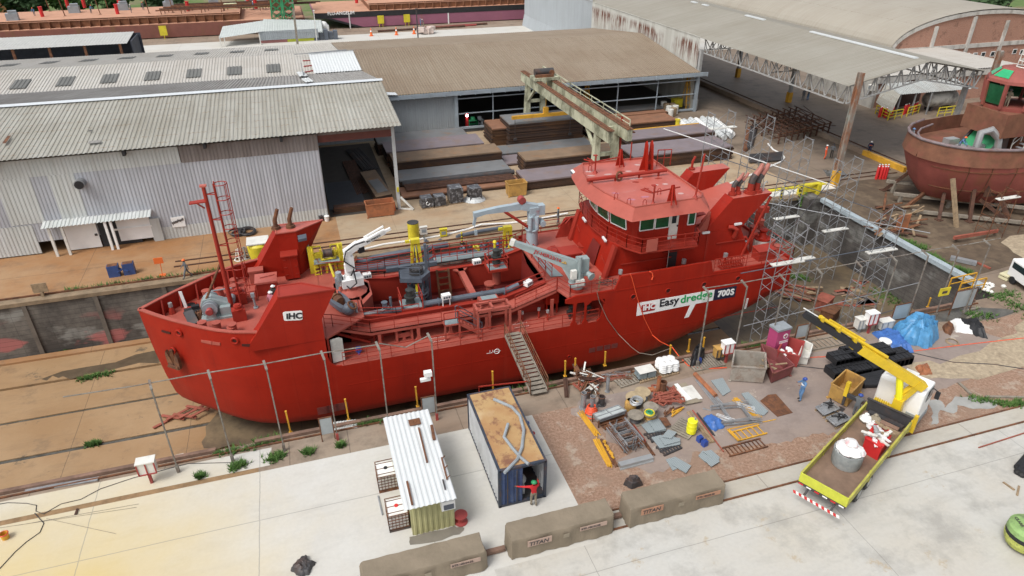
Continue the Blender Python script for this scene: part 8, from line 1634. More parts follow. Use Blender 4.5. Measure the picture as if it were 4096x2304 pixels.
for k in range(20):frame(V((pc.x+rr.uniform(-.12,.12),pc.y+rr.uniform(-.15,.15),0)),an+rr.uniform(-.06,.06),2,1.05,'galv'if k%3 else 'rust',.04+k*.035,['rust flecked scaffold frame in the flat stack on the worn concrete','galvanised scaffold frame in the flat stack on the worn concrete'][bool(k%3)],['rusty','galvanised'][bool(k%3)]+' frames in the flat stack',rr.uniform(-.03,.03))
pc=T22(1690,245);a0,a1=T22(1560,220),T22(1620,310);an=atan2((a1-a0).y,(a1-a0).x)
for k in range(9):frame(V((pc.x+rr.uniform(-.1,.1),pc.y+rr.uniform(-.1,.1),0)),an+pi/2+rr.uniform(-.05,.05),2.5,1.5,'galv',.04+k*.05,'galvanised frame in the stack beside the folded blue tarpaulin','frames by the blue tarpaulin',rr.uniform(-.02,.02),2)
M['grating']=mk('zinc_grating',(.22,.26,.27),.6,.12,2)
s=NT('zinc_grating_mesh');x,y,z=s.xyz();k=s.mix(s.math('MAXIMUM',s.lines(s.math('ADD',x,s.math('MULTIPLY',y,.4)),.09,.03),s.lines(s.math('SUBTRACT',y,s.math('MULTIPLY',x,.4)),.09,.03)),(.17,.20,.205),(.30,.34,.35));M['grating']=s.fin(k,.6)
def plates(L,z,th,m,lab,cat='grating',name='grating',grp=None):P=[V((p.x,p.y,z))for p in L];mb=MB();mb.prism(P,(0,0,th));return tag(mb.obj(name,m,None),lab,cat,grp)
for n_,(pts,z,lab)in enumerate((([(1010,830),(1160,760),(1260,770),(1330,900),(1100,935)],.12,'lowest steel grating in the left stack right of the frames'),([(1090,790),(1230,760),(1330,895),(1190,925)],.19,'upper grating of the left grating stack'),([(1240,760),(1330,755),(1390,850),(1320,870)],.26,'brownish top grating of the left grating stack'),([(1140,990),(1260,960),(1510,1000),(1515,1080),(1250,1130)],.12,'lowest grating of the right grating stack'),([(1240,1000),(1400,970),(1515,1050),(1310,1105)],.2,'middle grating of the right grating stack'),([(1350,915),(1465,950),(1395,1030),(1270,1010)],.28,'notched small grating on top of the right grating stack'),([(1330,1255),(1440,1225),(1480,1370),(1420,1400)],.01,'left grating lying on the bare ground behind the covered crate'),([(1440,1225),(1655,1345),(1590,1440),(1400,1330)],.06,'right grating of the pair on the ground behind the covered crate'))):
 plates([K(*p)for p in pts],z,.045,'rust'if n_==2 else 'grating',lab)
for n_,pts in enumerate(([(1405,545),(1440,505),(1530,560),(1460,595)],[(1440,520),(1500,505),(1565,560),(1555,605)],[(1450,590),(1540,560),(1565,600),(1500,638)])):plates([T22(*p)for p in pts],.01+.05*n_,.04,'grating',['lowest','middle','topmost'][n_]+' of the three gratings fanned out near the right covered crate')
for(x,y)in((1210,940),(1370,1110)):p=K(x,y);pallet(p,1.3,.8,['dark pallet under the left grating stack','dark pallet under the right grating stack'][x>1300],.2,'dark')
r_=thing('decking_stack','galvanised scaffold deck panels stacked over rusty tubes','decking',tuple(K(600,720)));P=[K(*p,.55)for p in((390,675),(715,560),(820,630),(470,750))]
for k in range(3):mb=MB();mb.prism([p-V((0,0,.08*k))for p in P],(0,0,.05));mb.obj('deck_panel','galv'if k else mk('pale_deck_panel',(.40,.43,.42),.5,.1),r_)
mb=MB();[mb.bar(P[i]+V((0,0,.06)),P[(i+1)%4]+V((0,0,.06)),.06)for i in range(4)];a,b=(P[0]+P[1])/2,(P[2]+P[3])/2;mb.bar(a+V((0,0,.06)),b+V((0,0,.06)),.05);mb.bar((P[0]+P[3])/2+V((0,0,.06)),(P[1]+P[2])/2+V((0,0,.06)),.05);mb.obj('panel_frame','galv',r_)
mb=MB();[mb.bar(K(450+k*12,770+k*12,.05+.04*(k%4)),K(790+k*6,665+k*14,.05+.04*(k%4)),.06)for k in range(9)];[mb.bar((p.x,p.y,0),(p.x,p.y,.55),.07)for p in P];mb.obj('rusty_tubes','rust',r_)
crumple('cloth',[K(410,665,.62),K(470,645,.62),K(495,670,.62),K(430,690,.62)],.1,'dark','small dark cloth on the galvanised deck panels','cloth',30,.6)
a,b=K(730,1350,.0),K(1150,1240,0);mb=MB();mb.bar(a+V((0,0,.12)),b+V((0,0,.12)),.34,.24);mb.bar(a+V((-.05,-.2,.03)),b+V((0,-.2,.03)),.1,.05);tag(mb.obj('box_beam','steel',None),'long galvanised box beam lying before the scaffold frames','beam')
a,b=K(870,840,.0),K(1020,1050,0);mb=MB();mb.bar(a+V((0,0,.04)),b+V((0,0,.04)),.4,.05);mb.bar(a+V((-.2,.05,.15)),b+V((-.2,.05,.15)),.05,.25);mb.bar(a+V((.2,-.05,.15)),b+V((.2,-.05,.15)),.05,.25);tag(mb.obj('steel_trough','redox',None),'red brown steel trough right of the scaffold frames','trough')
for k in range(14):p=K(1310+rr.uniform(-110,110),440+rr.uniform(-60,60),.05+.03*k);a_=rr.uniform(0,pi);d=V((cos(a_),sin(a_),0))*rr.uniform(.3,.8);n_=V((-d.y,d.x,0)).normalized()*rr.uniform(.2,.45);mb=MB();[mb.bar(q_[0],q_[1],.08)for q_ in((p-d,p+d),(p-d+n_,p+d+n_),(p-d,p-d+n_),(p+d,p+d+n_))];tag(mb.obj('bar_bundle','redox',None),'red oxide steel frame in the jumble by the rusty upright pipes','frame','jumbled red frames')
tubes(K(1110,380),K(1200,365),2,.1,'wornorange','short rusty pipe lying left of the upright rusty pipes','short rusty pipes',.2,.02,1,8);tubes(K(1350,320),K(1470,490),4,.06,'redox','red oxide bar beside the jumbled red frames','red bars by the frames',.13,.04,1,9)
for n_,(pts,m,lab)in enumerate((([(1440,300),(1585,260),(1640,330),(1500,430)],'khaki','olive board beneath the pale panels'),([(1460,350),(1665,300),(1805,475),(1560,520)],'offwhite','large pale panel lying on the worn concrete'),([(1435,295),(1480,285),(1680,505),(1630,525)],'white','narrow white panel lying across the large pale one'),([(1540,530),(1720,480),(1800,520),(1580,565)],'khaki','tan board under the front of the pale panels'))):plates([K(*p)for p in pts],.012+.035*n_,.03,m,lab,'board','board')
for k in range(7):a_=rr.uniform(-.3,.5);p=K(1430+rr.uniform(-70,60),620+rr.uniform(-25,30),.06+.02*k);d=V((cos(a_),sin(a_),0))*.5;mb=MB();mb.bar(p-d,p+d,.07);mb.bar(p-d,p-d*.6+V((0,.12,.1)),.05);tag(mb.obj('bracket','orange_yellow'if k%2 else 'rust',None),['rusty','amber'][k%2]+' bracket in the small pile behind the yellow drum','bracket',['rusty','amber'][k%2]+' brackets behind the drum')
tubes(T22(1520,445),T22(1345,215),2,.08,'wood','brown timber lying right of the yellow drum','timbers by the drum',.18,.02,1,11);tubes(T22(1595,515),T22(1365,205),1,.05,'redox','long red pipe lying right of the yellow drum','red pipe',.1,.02,1,12);tubes(T22(1525,390),T22(1400,225),2,.05,'dark','dark grey pipe beside the folded blue tarpaulin','dark pipes',.1,.02,1,13)
tubes(T22(1530,100),T22(1380,-60),1,.16,'wornorange','thick rusty pipe in the bundle behind the pale panels','thick rusty pipe',.3,.02,1,14);tubes(T22(1610,180),T22(1430,-40),5,.045,'galv','long grey tube in the bundle behind the pale panels','grey tubes behind the panels',.12,.04,1,15)
plates([T22(1500,-20),T22(1590,-40),T22(1650,60),T22(1590,95)],.03,.05,'grating','dark grating leaning by the long grey tubes');mb=MB();P=[T22(1440,185,.05),T22(1500,200,.05),T22(1500,165,.05)];mb.path(P,.045,6);tag(mb.obj('bent_pipe','galv',None,smooth=1),'small bent grey pipe on the bare concrete','pipe')
def ladder(a,b,w_,m,lab,n=9,name='ladder',sk=None):
 a,b=V(a),V(b);d=(b-a);sx=V((-d.y,d.x,0)).normalized()*w_;mb=MB();mb.bar(a,b,.07);mb.bar(a+sx,b+sx,.07);[mb.bar(a+d*((k+.5)/n),a+d*((k+.5)/n)+sx,.05)for k in range(n)];return tag(mb.obj(name,m,None),lab,'ladder')
ladder(T22(1720,425,.08),T22(1925,370,.08),.75,'orange_yellow','yellow guard frame with rungs lying on the ground',5,'guard_rail');ladder(T22(1720,425,.2),T22(1640,345,.25),.1,'orange_yellow','short yellow end frame of the guard lying on the ground',2,'guard_rail');ladder(T22(1640,545,.08),T22(1932,470,.08),.7,'rust','rusty ladder lying before the yellow guard frame',10);ladder(T31(300,1200,.06),T31(700,1120,.06),1,'greywood','long grey timber ladder lying along the dock edge',12)
tubes(T22(1880,250),T22(1690,105),5,.04,'orange_yellow','amber tube beside the grey deck boards','amber tubes by the deck boards',.09,.04,1,16);plates([T22(1730,80),T22(1780,70),T22(1932,215),T22(1900,245),T22(1840,235)],.05,.06,'grating','long grey deck board lying beside the amber tubes','deck board','deck_board');plates([T32(0,85),T32(60,80),T32(185,220),T32(70,250),T32(-60,130)],.02,.03,'rust','plain rusty sheet lying flat before the man in blue','sheet','rusty_sheet')
tubes(T22(1990,270),T22(1620,345),1,.03,'orange_yellow','thin amber rod across the yellow guard frame','amber rod',.1,.01,1,17)
for n_,(x,y,w_,d,h,z)in enumerate(((560,1390,1.7,1,.55,0),(560,1335,1.7,1,.45,.56),(690,1365,1.3,1.2,.5,0),(665,1300,1.8,1.3,.5,.51),(820,1345,1.2,1.1,.5,0),(860,1285,1.2,1.2,.5,.51),(980,1300,1.8,1.2,.7,0))):
 p=T31(x,y);mb=MB();k=5;[mb.box((p.x-w_/2+w_*(i+.5)/k,p.y+.3,z),(w_/k*.86,d,h),0)for i in range(k)];mb.bx(p.x-w_/2,p.x+w_/2,p.y+.3-d/2,p.y+.3+d/2,z+.05,z+h*.75);mb.bx(p.x-w_/2,p.x+w_/2,p.y+.25,p.y+.35,z+h,z+h+.05);tag(mb.obj('black_mould','black',None),['lower black ribbed block, leftmost of the black stacks','upper black ribbed block, leftmost of the black stacks','lower middle black ribbed block behind the boom','upper middle black ribbed block behind the boom','lower black ribbed block right of the boom','upper black ribbed block right of the boom','long black ribbed block farthest right'][n_],'block')
for k in range(6):a,b=T31(590+k*25,1425+k*6,.2),T31(1000+k*40,1330+k*22,.2);b=a+(b-a)*.95;mb=MB();mb.tube(a,b,.2,10);mb.tube(a,a+(b-a)*.03,.23,10);tag(mb.obj('black_pipe','black',None,smooth=1),'thick black pipe in the row behind the truck cab','pipe','thick black pipes behind the cab')
for n_,(pts)in enumerate(([(350,175),(470,118),(550,185),(420,240)],[(430,255),(560,205),(635,260),(510,322)])):
 L=[T32(*p,.3)for p in pts];c_=sum(L,V())/4;L=[c_+(p-c_)*.86 for p in L];r_=thing('grey_crate',['low grey crate with coiled straps, farther of the two by the skip','low grey crate with coiled straps, nearer the truck bed'][n_],'crate',(c_.x,c_.y,0));mb=MB();mb.prism([c_+(p-c_)*.8-V((0,0,.2))for p in L],(0,0,.2));[mb.bar(L[i],L[(i+1)%4],.12,.06)for i in range(4)];[mb.bar(L[0]+(L[1]-L[0])*(k/5),L[3]+(L[2]-L[3])*(k/5),.05)for k in range(1,5)];mb.obj('frame','grating'if 0 else 'galv',r_);mb=MB();rr=random.Random(n_);mb.path([c_+V((rr.uniform(-.5,.5),rr.uniform(-.35,.35),.12+.03*k))for k in range(9)],.045,5);mb.obj('straps','black',r_)
 mb=MB();mb.bar(L[3]-V((0,0,.25)),L[2]-V((0,0,.25)),.1);mb.bar(L[0]-V((0,0,.25)),L[1]-V((0,0,.25)),.1);mb.obj('bearer','wood',r_)
for k in range(4):a=T32(1885+(k%2)*30,630+k*18,.22+.0*(k//2));mb=MB();b=a+V((2.4,.9,0));mb.tube(a,b,.2,12);mb.k=1;mb.tube(a-(b-a)*.004,a,.1,8);tag(mb.obj('black_roll',['black','dark'],None,smooth=1),'thick black roll lying at the right frame edge on the slab','roll','black rolls at the right edge')
mb=MB();mb.bar(T32(1590,480,.05),T32(1990,352,.05),.06);tag(mb.obj('red_pipe','redox',None),'thin red pipe lying on the pale slab at the right','pipe')
for n_,(a,b)in enumerate((((1775,740),(1860,800)),((1895,770),(1880,840)))):mb=MB();mb.bar(T32(*a,.04),T32(*b,.04),.1,.06);tag(mb.obj('timber_offcut','wood',None),['dark timber offcut lying left of another near the black rolls','pale timber offcut lying right of another near the black rolls'][n_],'timber')
for n_,(a,b)in enumerate((((1440,-10),(1530,75)),((1640,95),(1932,100)),((1470,900),(1600,870)),((1500,955),(1600,905)))):f_=T32 if n_<2 else T31;mb=MB();mb.bar(f_(*a,.06),f_(*b,.06),.16,.1);tag(mb.obj('timber','greywood',None),['short grey timber on the sandy ground by the puddle','long grey timber by the right frame edge beside the puddle','short plank floating at the wet dock end','long plank at the wet dock end'][n_],'timber')
p=T31(1640,730);rr=random.Random(31)
for k in range(22):q2=T31(1650+rr.gauss(0,40),725+rr.gauss(0,17));mb=MB();mb.lathe((q2.x,q2.y,0),[(.16*rr.uniform(.6,1.3),0),(.2,.12),(.08,.22)],6);tag(mb.obj('stone','offwhite',None),'pale stone in the heap beyond the dock end','stone','pale stones beyond the dock end')
L=[T31(*p,.35)for p in((1745,620),(1890,570),(1960,610),(1810,650))];mb=MB();mb.prism(L,(0,0,.12));mb.prism([q2-V((0,0,.3))for q2 in L],(0,0,.2));mb.torus(sum(L,V())/4+V((-.3,0,.15)),.2,.05,10,4);tag(mb.obj('hatch_lid',mk('cream_lid',(.62,.58,.38),.6,.1),None),'large cream hatch lid lying beyond the dock end','lid')
p=T32(1930,1230);r_=thing('forklift','lime green forklift with a rounded black banded tail at the lower right edge','forklift',(p.x,p.y,0),radians(-28));M['lime']=mk('lime_green_paint',(.24,.38,.13),.6,.15,2,(.10,.12,.07),.7,2,.5)
pr=lambda r0,z:[V((-.1-r0*cos(a),r0*.95*sin(a),z))for a in[(-pi/2)+i*pi/12 for i in range(13)]]+[V((1.6,r0*.95,z)),V((1.6,-r0*.95,z))]
mb=LB();mb.loft([pr(.78,.25),pr(.92,.55),pr(.95,.8)]);mb.obj('counterweight',mk('scuffed_lime_yellow',(.42,.45,.10),.6,.3,4,(.05,.05,.04),.8,3.5,.5),r_);mb=LB();mb.loft([pr(.93,.8),pr(.93,1.05)]);mb.obj('black_band','black',r_);mb=LB();mb.loft([pr(.95,1.05),pr(.93,1.3),pr(.7,1.42)]);bd_=mb.obj('hood','lime',r_);WM_=WM[r_.name]
o_=WM_@V((-.72,.45,1.44));text('CLARK',.2,'dark',bd_,o_,WM_.to_3x3()@V((.15,-1,0)),WM_.to_3x3()@V((1,.15,.1)),'lettering',.006,.004)
mb=LB();mb.tube((.1,-.4,1.6),(.1,.4,1.6),.2,12);mb.obj('gas_bottle','white',r_,smooth=1);mb=LB()
for y in(-.6,.6):mb.bar((.5,y,1.3),(.7,y,2.1),.07);mb.bar((1.7,y,1.1),(1.6,y,2.1),.07);mb.bar((.7,y,2.1),(1.6,y,2.1),.07)
for k in range(5):mb.bar((.7+k*.22,-.6,2.1),(.7+k*.22,.6,2.1),.04)
mb.obj('overhead_guard','dark',r_);mb=LB();mb.box((.95,0,1.2),(.5,.5,.25));mb.box((.75,0,1.4),(.12,.5,.5));mb.obj('seat','black',r_)
for(x,y)in((.1,-.8),(.1,.8),(1.5,-.85),(1.5,.85)):mb=LB();mb.lathe((x,y-.12 if y>0 else y-.1,.3),[(.12,0),(.3,.02),(.3,.2),(.12,.22)],16,(0,1,0));mb.obj('wheel','black',r_,smooth=1)
mb=LB();[mb.bar((1.9,y,.1),(1.9,y,2.3),.12)for y in(-.4,.4)];[mb.bar((2,y,.1),(3.1,y,.1),.12,.05)for y in(-.3,.3)];mb.bar((1.9,-.4,1.9),(1.9,.4,1.9),.1);mb.obj('mast_and_forks','dark',r_)
p=T02(45,1165);mb=MB();mb.lathe((p.x,p.y,0),[(.16,0),(.2,.36),(.17,.36),(.14,.05)],14);mb.k=1;mb.torus((p.x,p.y,.34),.19,.03,14,4);tag(mb.obj('bucket',['orange_yellow','red'],None,smooth=1),'orange bucket with a red rim on the yellow stained slab','bucket')
for n_,(pts,lab)in enumerate((([(1760,592),(1420,600),(1180,662),(1000,710),(760,790),(610,870),(460,905),(330,980),(270,960),(275,915),(200,900),(60,895),(-60,915)],'long thin cable winding across the pale edge slab'),([(262,975),(330,1050),(300,1120),(200,1190),(110,1270),(0,1390),(-60,1440)],'thin cable curling over the yellow stained slab'))):mb=MB();mb.path([T02(*p,.03)for p in pts],.02,5);tag(mb.obj('cable','dark',None,smooth=1),lab,'cable')
for n_,(a,b)in enumerate((((0,1085),(1030,930)),((140,1065),(1045,905)),((350,1015),(875,1130)))):mb=MB();mb.tube(T02(*a,.02),T02(*b,.02),.012,4);tag(mb.obj('thin_rod','greywood',None),['lower thin rod lying by the brown timber strip','upper thin rod lying by the brown timber strip','thin rod lying askew on the pale slab'][n_],'rod')
mb=MB();mb.bar(T02(570,985,.05),T02(585,942,.05),.1,.07);tag(mb.obj('timber_offcut','dkrust',None),'short dark block on the brown timber strip','timber');mb=MB();mb.bar(T02(190,805,.06),T02(740,715,.06),.28,.06);tag(mb.obj('sheet_strip','galv',None),'long grey metal strip lying along the left dock edge','strip');mb=MB();mb.bar(T02(1150,590,.06),T02(1385,535,.06),.24,.06);tag(mb.obj('sheet_strip','offwhite',None),'shorter pale strip lying by the leftmost post','strip')
for k in range(2):mb=MB();mb.corr(T12(570,352-k*22,.06+.05*k),T12(765,330-k*22,.06+.05*k)-T12(570,352-k*22,.06+.05*k),V((0,.5,0)),.16,.03,(0,0,1));tag(mb.obj('roof_sheet','wallwhite',None),['nearer white sheet lying behind the plain grey panel','farther white sheet lying behind the plain grey panel'][k],'sheet')
P=[T31(315,1248,.03),T31(640,1235,.03),T31(1100,1200,.03),T31(1500,1150,.03),T31(1990,1095,.03)];mb=MB();mb.path(P,.03,5);tag(mb.obj('power_cable','cabor',None,smooth=1),'long orange cable stretched over the ground past the blue tarpaulins','cable')
P=[T31(200,1310,.03),T31(420,1335,.03),T31(600,1260,.03),T31(1100,1215,.03),T31(1400,1285,.03),T31(1700,1300,.03),T31(1932,1335,.03)];mb=MB();mb.path(P,.035,5);tag(mb.obj('cable','dark',None,smooth=1),'thin black cable crossing the worn yard beyond the boom','cable');p=T31(1390,1135);mb=MB();[mb.torus((p.x,p.y,.03+.03*k),.42-.03*k,.03,20,4)for k in range(3)];tag(mb.obj('rope_coil','wood',None,smooth=1),'tan rope coil on the ground right of the blue tarpaulin','rope')
rr=random.Random(41);KD=lambda x,y:G(c(3000,950,x,y,3.22),DZ)
for k in range(34):
 a=KD(600+rr.uniform(-140,190),740+rr.uniform(-90,90));a.z=DZ+.06+rr.uniform(0,.45);a_=rr.gauss(-.75,.22);d=V((cos(a_),sin(a_),rr.uniform(-.04,.04)))*rr.uniform(.8,2.1);mb=MB();mb.bar(a-d,a+d,rr.choice((.14,.22,.3)),.06);tag(mb.obj('plank',['wood','rust','kerbwood','redox'][k%4],None),'brown plank in the timber heap on the dock floor behind the stern','plank','planks in the dock behind the stern')
for k in range(22):
 a=KD(1330+rr.uniform(-180,200),680+rr.uniform(-120,210));a.z=DZ+.05;a_=rr.uniform(-1,.4);d=V((cos(a_),sin(a_),0))*rr.uniform(.3,1.2);mb=MB();mb.bar(a-d,a+d,rr.choice((.15,.3,.5)),.05);tag(mb.obj('plank',['redox','kerbwood','wood'][k%3],None),'loose reddish board scattered on the muddy dock floor','plank','loose boards on the dock floor')
for k,(x,y)in enumerate(((930,905),(1010,1050))):a=KD(x,y);mb=MB();mb.box((a.x,a.y,DZ),(1.6,1.1,1),.5);mb.box((a.x,a.y,DZ+1),(1.7,1.2,.08),.5);tag(mb.obj('keel_block','redox'if k==0 else 'rust',None),['wide red brown block on the dock floor behind the stern','smaller rusty block on the dock floor nearer the quay'][k],'block')
for k in range(9):x=-8+k*4.6;mb=MB();mb.box((x,43.4,DZ),(.6,2.2,1.2));mb.box((x,43.4,DZ+1.2),(.5,2,.08));tag(mb.obj('keel_block','wood',None),'timber keel block under the centre line of the red ship','block','keel blocks under the ship')
P0=G(t(0,2,1400,230),DZ);
for k in range(7):mb=MB();a=P0+V((-1.2+k*.42,-.5+.25*(k%3),.1+.06*k));mb.bar(a+V((-.8,.45 if k%2 else-.5,0)),a+V((.8,-.45 if k%2 else.5,0)),.22,.06);tag(mb.obj('plank','redox',None),'reddish board in the broken pallet under the bow','plank','boards under the bow')
def grass(name,pts,n,seed,h=.28,z=0):
 rr=random.Random(seed);mb=MB()
 for k in range(n):
  p,q2,sp=rr.choice(pts);f_=rr.random();b=p+(q2-p)*f_+V((rr.gauss(0,sp),rr.gauss(0,sp),0));b.z=z
  for _ in range(4):
   a_=rr.uniform(0,2*pi);l=h*rr.uniform(.5,1.3);d=V((cos(a_),sin(a_),0));s_=V((-d.y,d.x,0))*.035;mb.poly([b-s_,b+s_,b+d*l*.7+V((0,0,l*.8))])
 o=mb.obj(name,'grass',None,recalc=False);o['kind']='stuff';tag(o,'short green grass growing along the cracks and edges','grass');return o
L_=[(T02(1610,540),T02(1932,480),.15),(T12(0,450),T12(200,410),.15),(T02(1750,640),T02(1850,600),.14),(T12(90,580),T12(200,540),.16),(T12(380,520),T12(420,515),.12),(T02(1490,700),T02(1530,700),.1),(T12(630,470),T12(650,465),.1),(T12(770,310),T12(980,280),.12),(T22(30,60),T22(330,5),.14),(T21(1750,1170),T21(1900,1150),.12),(T31(1690,800),T31(1860,770),.4),(T31(1830,850),T31(1932,880),.5),(T32(1530,110),T32(1800,160),.2),(T32(1800,160),T32(1932,150),.15),(T31(1500,930),T31(1700,940),.3)]
grass('grass',L_,1500,1);
D_=lambda i,j,x,y:G(t(i,j,x,y),DZ)
grass('grass',[(D_(0,1,600,1420),D_(0,1,850,1370),.2),(D_(0,2,670,460),D_(0,2,740,455),.15),(D_(3,1,800,760),D_(3,1,1060,850),.7),(D_(3,1,180,640),D_(3,1,280,660),.3),(D_(0,1,480,1195),D_(0,1,520,1195),.15)],700,2,.3,DZ);Eg=lambda x,y:G(c(3496,650,x,y,3.22),0)
grass('grass',[(Eg(350,1010),Eg(620,1120),.35),(Eg(700,1190),Eg(900,1320),.3),(Eg(1050,1370),Eg(1200,1430),.25),(V((-20,55.9,0)),V((-8,55.9,0)),.12)],700,3,.35)
rr=random.Random(9);mb=MB()
for k in range(420):
 p=AY(c(3000,600,640+rr.gauss(60,35),620+rr.gauss(50,45),3.22),54.6+rr.uniform(-.25,.25));u_=V((rr.gauss(0,1),rr.gauss(0,1),rr.gauss(0,1))).normalized()*.12;v_=u_.orthogonal().normalized()*.1;mb.poly([p-u_,p+v_,p+u_,p-v_])
tag(mb.obj('ivy_plant','grass',None,recalc=False),'bright green plant growing from the top of the dock corner wall','plant')
TX,TY,TH=22.5,19.12,radians(26.2)
TK=thing('crane_truck','white cab crane truck with a yellow folding crane and open lime bed','truck',(TX,TY,0),TH)
LB=lambda:MB(local=True)
M['limebed']=mk('worn_lime_sideboard',(.40,.38,.07),.6,.25,1.5,(.22,.17,.07),.6,1.5,.5);M['bedfloor']=mk('worn_steel_bed',(.20,.13,.09),.7,.25,1.2,(.12,.085,.065),.6,1.1,.5)
mb=LB();mb.bx(.02,8.05,-1.2,1.2,1.1,1.2);mb.obj('bed_floor','bedfloor',TK);mb=LB();mb.bx(.2,10.8,-.45,.45,.75,1.08);mb.bx(.1,.25,-1.1,1.1,.9,1.1);mb.obj('chassis','dark',TK)
for s_ in(-1,1):
 mb=LB()
 for(a,b)in((0,2.6),(2.7,5.3),(5.4,8.05)):mb.bx(a,b,s_*1.22-.03,s_*1.22+.03,1.15,1.68);mb.bx(a,b,s_*1.22-.05,s_*1.22+.05,1.62,1.7)
 for x in(2.65,5.35,8.08):mb.bx(x-.06,x+.06,s_*1.22-.06,s_*1.22+.06,1,1.74)
 mb.obj('side_board','limebed',TK)
mb=LB();mb.bx(-.06,0,-1.24,1.24,1.15,1.72);tg_=mb.obj('tailgate',mk('lime_tailgate',(.50,.52,.05),.5,.12,2,(.3,.3,.1),.4,2,.55),TK)
mb=LB();mb.bx(-.08,-.02,-1.24,1.24,1,1.13);mb.obj('rear_bar','dark',TK);mb=LB()
for k in range(6):mb.k=k%2;mb.bx(-.1,-.081,-1.15+k*.42,-.9+k*.42,1.03,1.1)
mb.obj('reflectors',['white','red'],tg_);mb=LB()
for k in range(16):mb.k=k%2;mb.prism([(-.42,-1.2+k*.15,.62),(-.42,-1.05+k*.15,.62),(-.42,-1+k*.15,.76),(-.42,-1.15+k*.15,.76)],(-.05,0,0))
mb.obj('striped_bumper',['white','red'],TK);mb=LB()
for y in(-.7,.7):mb.bar((-.4,y,.7),(.2,y,.95),.1)
mb.obj('bumper_arm','dark',TK)
mb=LB();mb.bx(8.05,8.2,-1.2,1.2,1.15,2);mb.bx(8.05,8.2,-1.25,1.25,1.95,2.05);mb.obj('headboard','dark',TK)
for x in(2,3.25,9.95):
 for y in(-1.02,1.02):mb=LB();mb.lathe((x,y-.16,.5),[(.15,0),(.45,0),(.5,.05),(.5,.27),(.45,.32),(.15,.32)],18,(0,1,0));wh_=mb.obj('wheel','black',TK,smooth=1);mb=LB();mb.lathe((x,y+(-.18 if y<0 else.16),.5),[(.05,.0),(.27,.0),(.27,.02),(.05,.03)],14,(0,1,0));mb.obj('rim','steel',wh_)
mb=LB()
prof=[(9.25,.75),(9.25,3),(9.4,3.12),(10.9,3.1),(11.25,2.2),(11.3,1.5),(11.25,.75)]
mb.prism([(x,-1.22,z)for(x,z)in prof],(0,2.44,0));cb=mb.obj('cab','white',TK,bevel=.06);mb=LB();mb.prism([(10,-1.23,2.1),(10,-1.23,2.85),(10.85,-1.23,2.85),(11.05,-1.23,2.1)],(0,-.02,0));mb.prism([(10,1.23,2.1),(10,1.23,2.85),(10.85,1.23,2.85),(11.05,1.23,2.1)],(0,.02,0));mb.prism([(11.29,-1.1,2.12),(11.29,1.1,2.12),(11,1.05,2.95),(11,-1.05,2.95)],(.03,0,.02));mb.obj('cab_window','glass',cb)
mb=LB();mb.bx(9.3,11.35,-1.25,1.25,.55,.95);mb.bx(9.2,9.6,-1.24,-.6,.95,1.5);mb.obj('bumper_skirt','grey',cb);mb=LB();mb.bx(10.3,11,-.3,.4,3.115,3.15);mb.bar((9.6,-1.1,3.2),(9.6,1.1,3.2),.05);mb.obj('roof_hatch','offwhite',cb)
for y in(-1.5,1.5):mb=LB();mb.bx(11.05,11.15,y-.12,y+.12,1.9,2.4);mb.bar((11.1,y,2.4),(11.1,y*.8,2.5),.04);mb.obj('mirror','black',cb)
mb=LB();mb.bx(8.3,9.1,-1.25,1.25,1.05,1.3);mb.box((8.7,-.2,1.3),(.5,.5,1.2));mb.box((8.55,.55,1.3),(.6,1,.5));[mb.bar((8.4,.2+.12*k,1.8),(8.4,.2+.12*k,2.15),.05)for k in range(7)];cr_=mb.obj('crane_base','craneyellow',TK)
mb=LB();mb.bar((8.7,1.2,1.2),(8.7,2.6,1.2),.22);mb.bar((8.7,2.6,1.6),(8.7,2.6,.4),.14);mb.box((8.7,2.6,0),(.35,.35,.08));mb.obj('outrigger','dark',cr_);mb=LB();mb.box((8.7,2.6,1.1),(.25,.22,1));mb.bar((8.7,-1.3,1.9),(8.7,-1.3,.7),.2);mb.obj('outrigger_jack','craneyellow',cr_)
W_=WM[TK.name];bA=W_@V((8.75,-.2,2.4));pv=AY(t(3,2,1130,110),(W_@V((9.2,-.4,0))).y);pv.z=min(pv.z,4.3);kn=W_@V((9.3,-.75,3.5))
tipb=G(t(3,1,270,915),7.6);d=tipb-kn;n_=d.normalized();f1=.52
mb=MB();mb.bar(bA,kn+V((0,0,.1)),.3,.36);mb.prism([kn+V((-.2,-.2,.35)),kn+V((.25,.1,-.3)),bA+V((.1,0,-.3)),bA+V((-.3,0,.1))],(.12,.3,0));mb.obj('crane_post','craneyellow',cr_)
mb=MB();mb.bar(kn-n_*.3,kn+d*f1,.46,.52);bm1=mb.obj('main_boom','craneyellow',cr_)
mb=MB();mb.bar(kn+d*(f1-.08)-V((0,0,.05)),kn+d*.99,.34,.36);ib=mb.obj('inner_boom','black',bm1);mb=MB();mb.tube(kn+d*.3+V((0,0,.42)),kn+d*.88+V((0,0,.36)),.1,8);mb.tube(kn+d*.5+V((.05,.05,.55)),kn+d*.8+V((.05,.05,.5)),.06,6);mb.obj('extension_rod','craneyellow',bm1,smooth=1)
mb=MB();mb.tube(kn+d*.55+V((0,.15,.3)),kn+d*1+V((0,.1,.28)),.035,6);mb.obj('chrome_rod','white',bm1)
for f_ in(.58,.72,.86):mb=MB();mb.bar(kn+d*f_+V((0,0,-.3)),kn+d*f_+V((0,0,.45)),.3,.16);mb.obj('boom_collar','craneyellow',bm1)
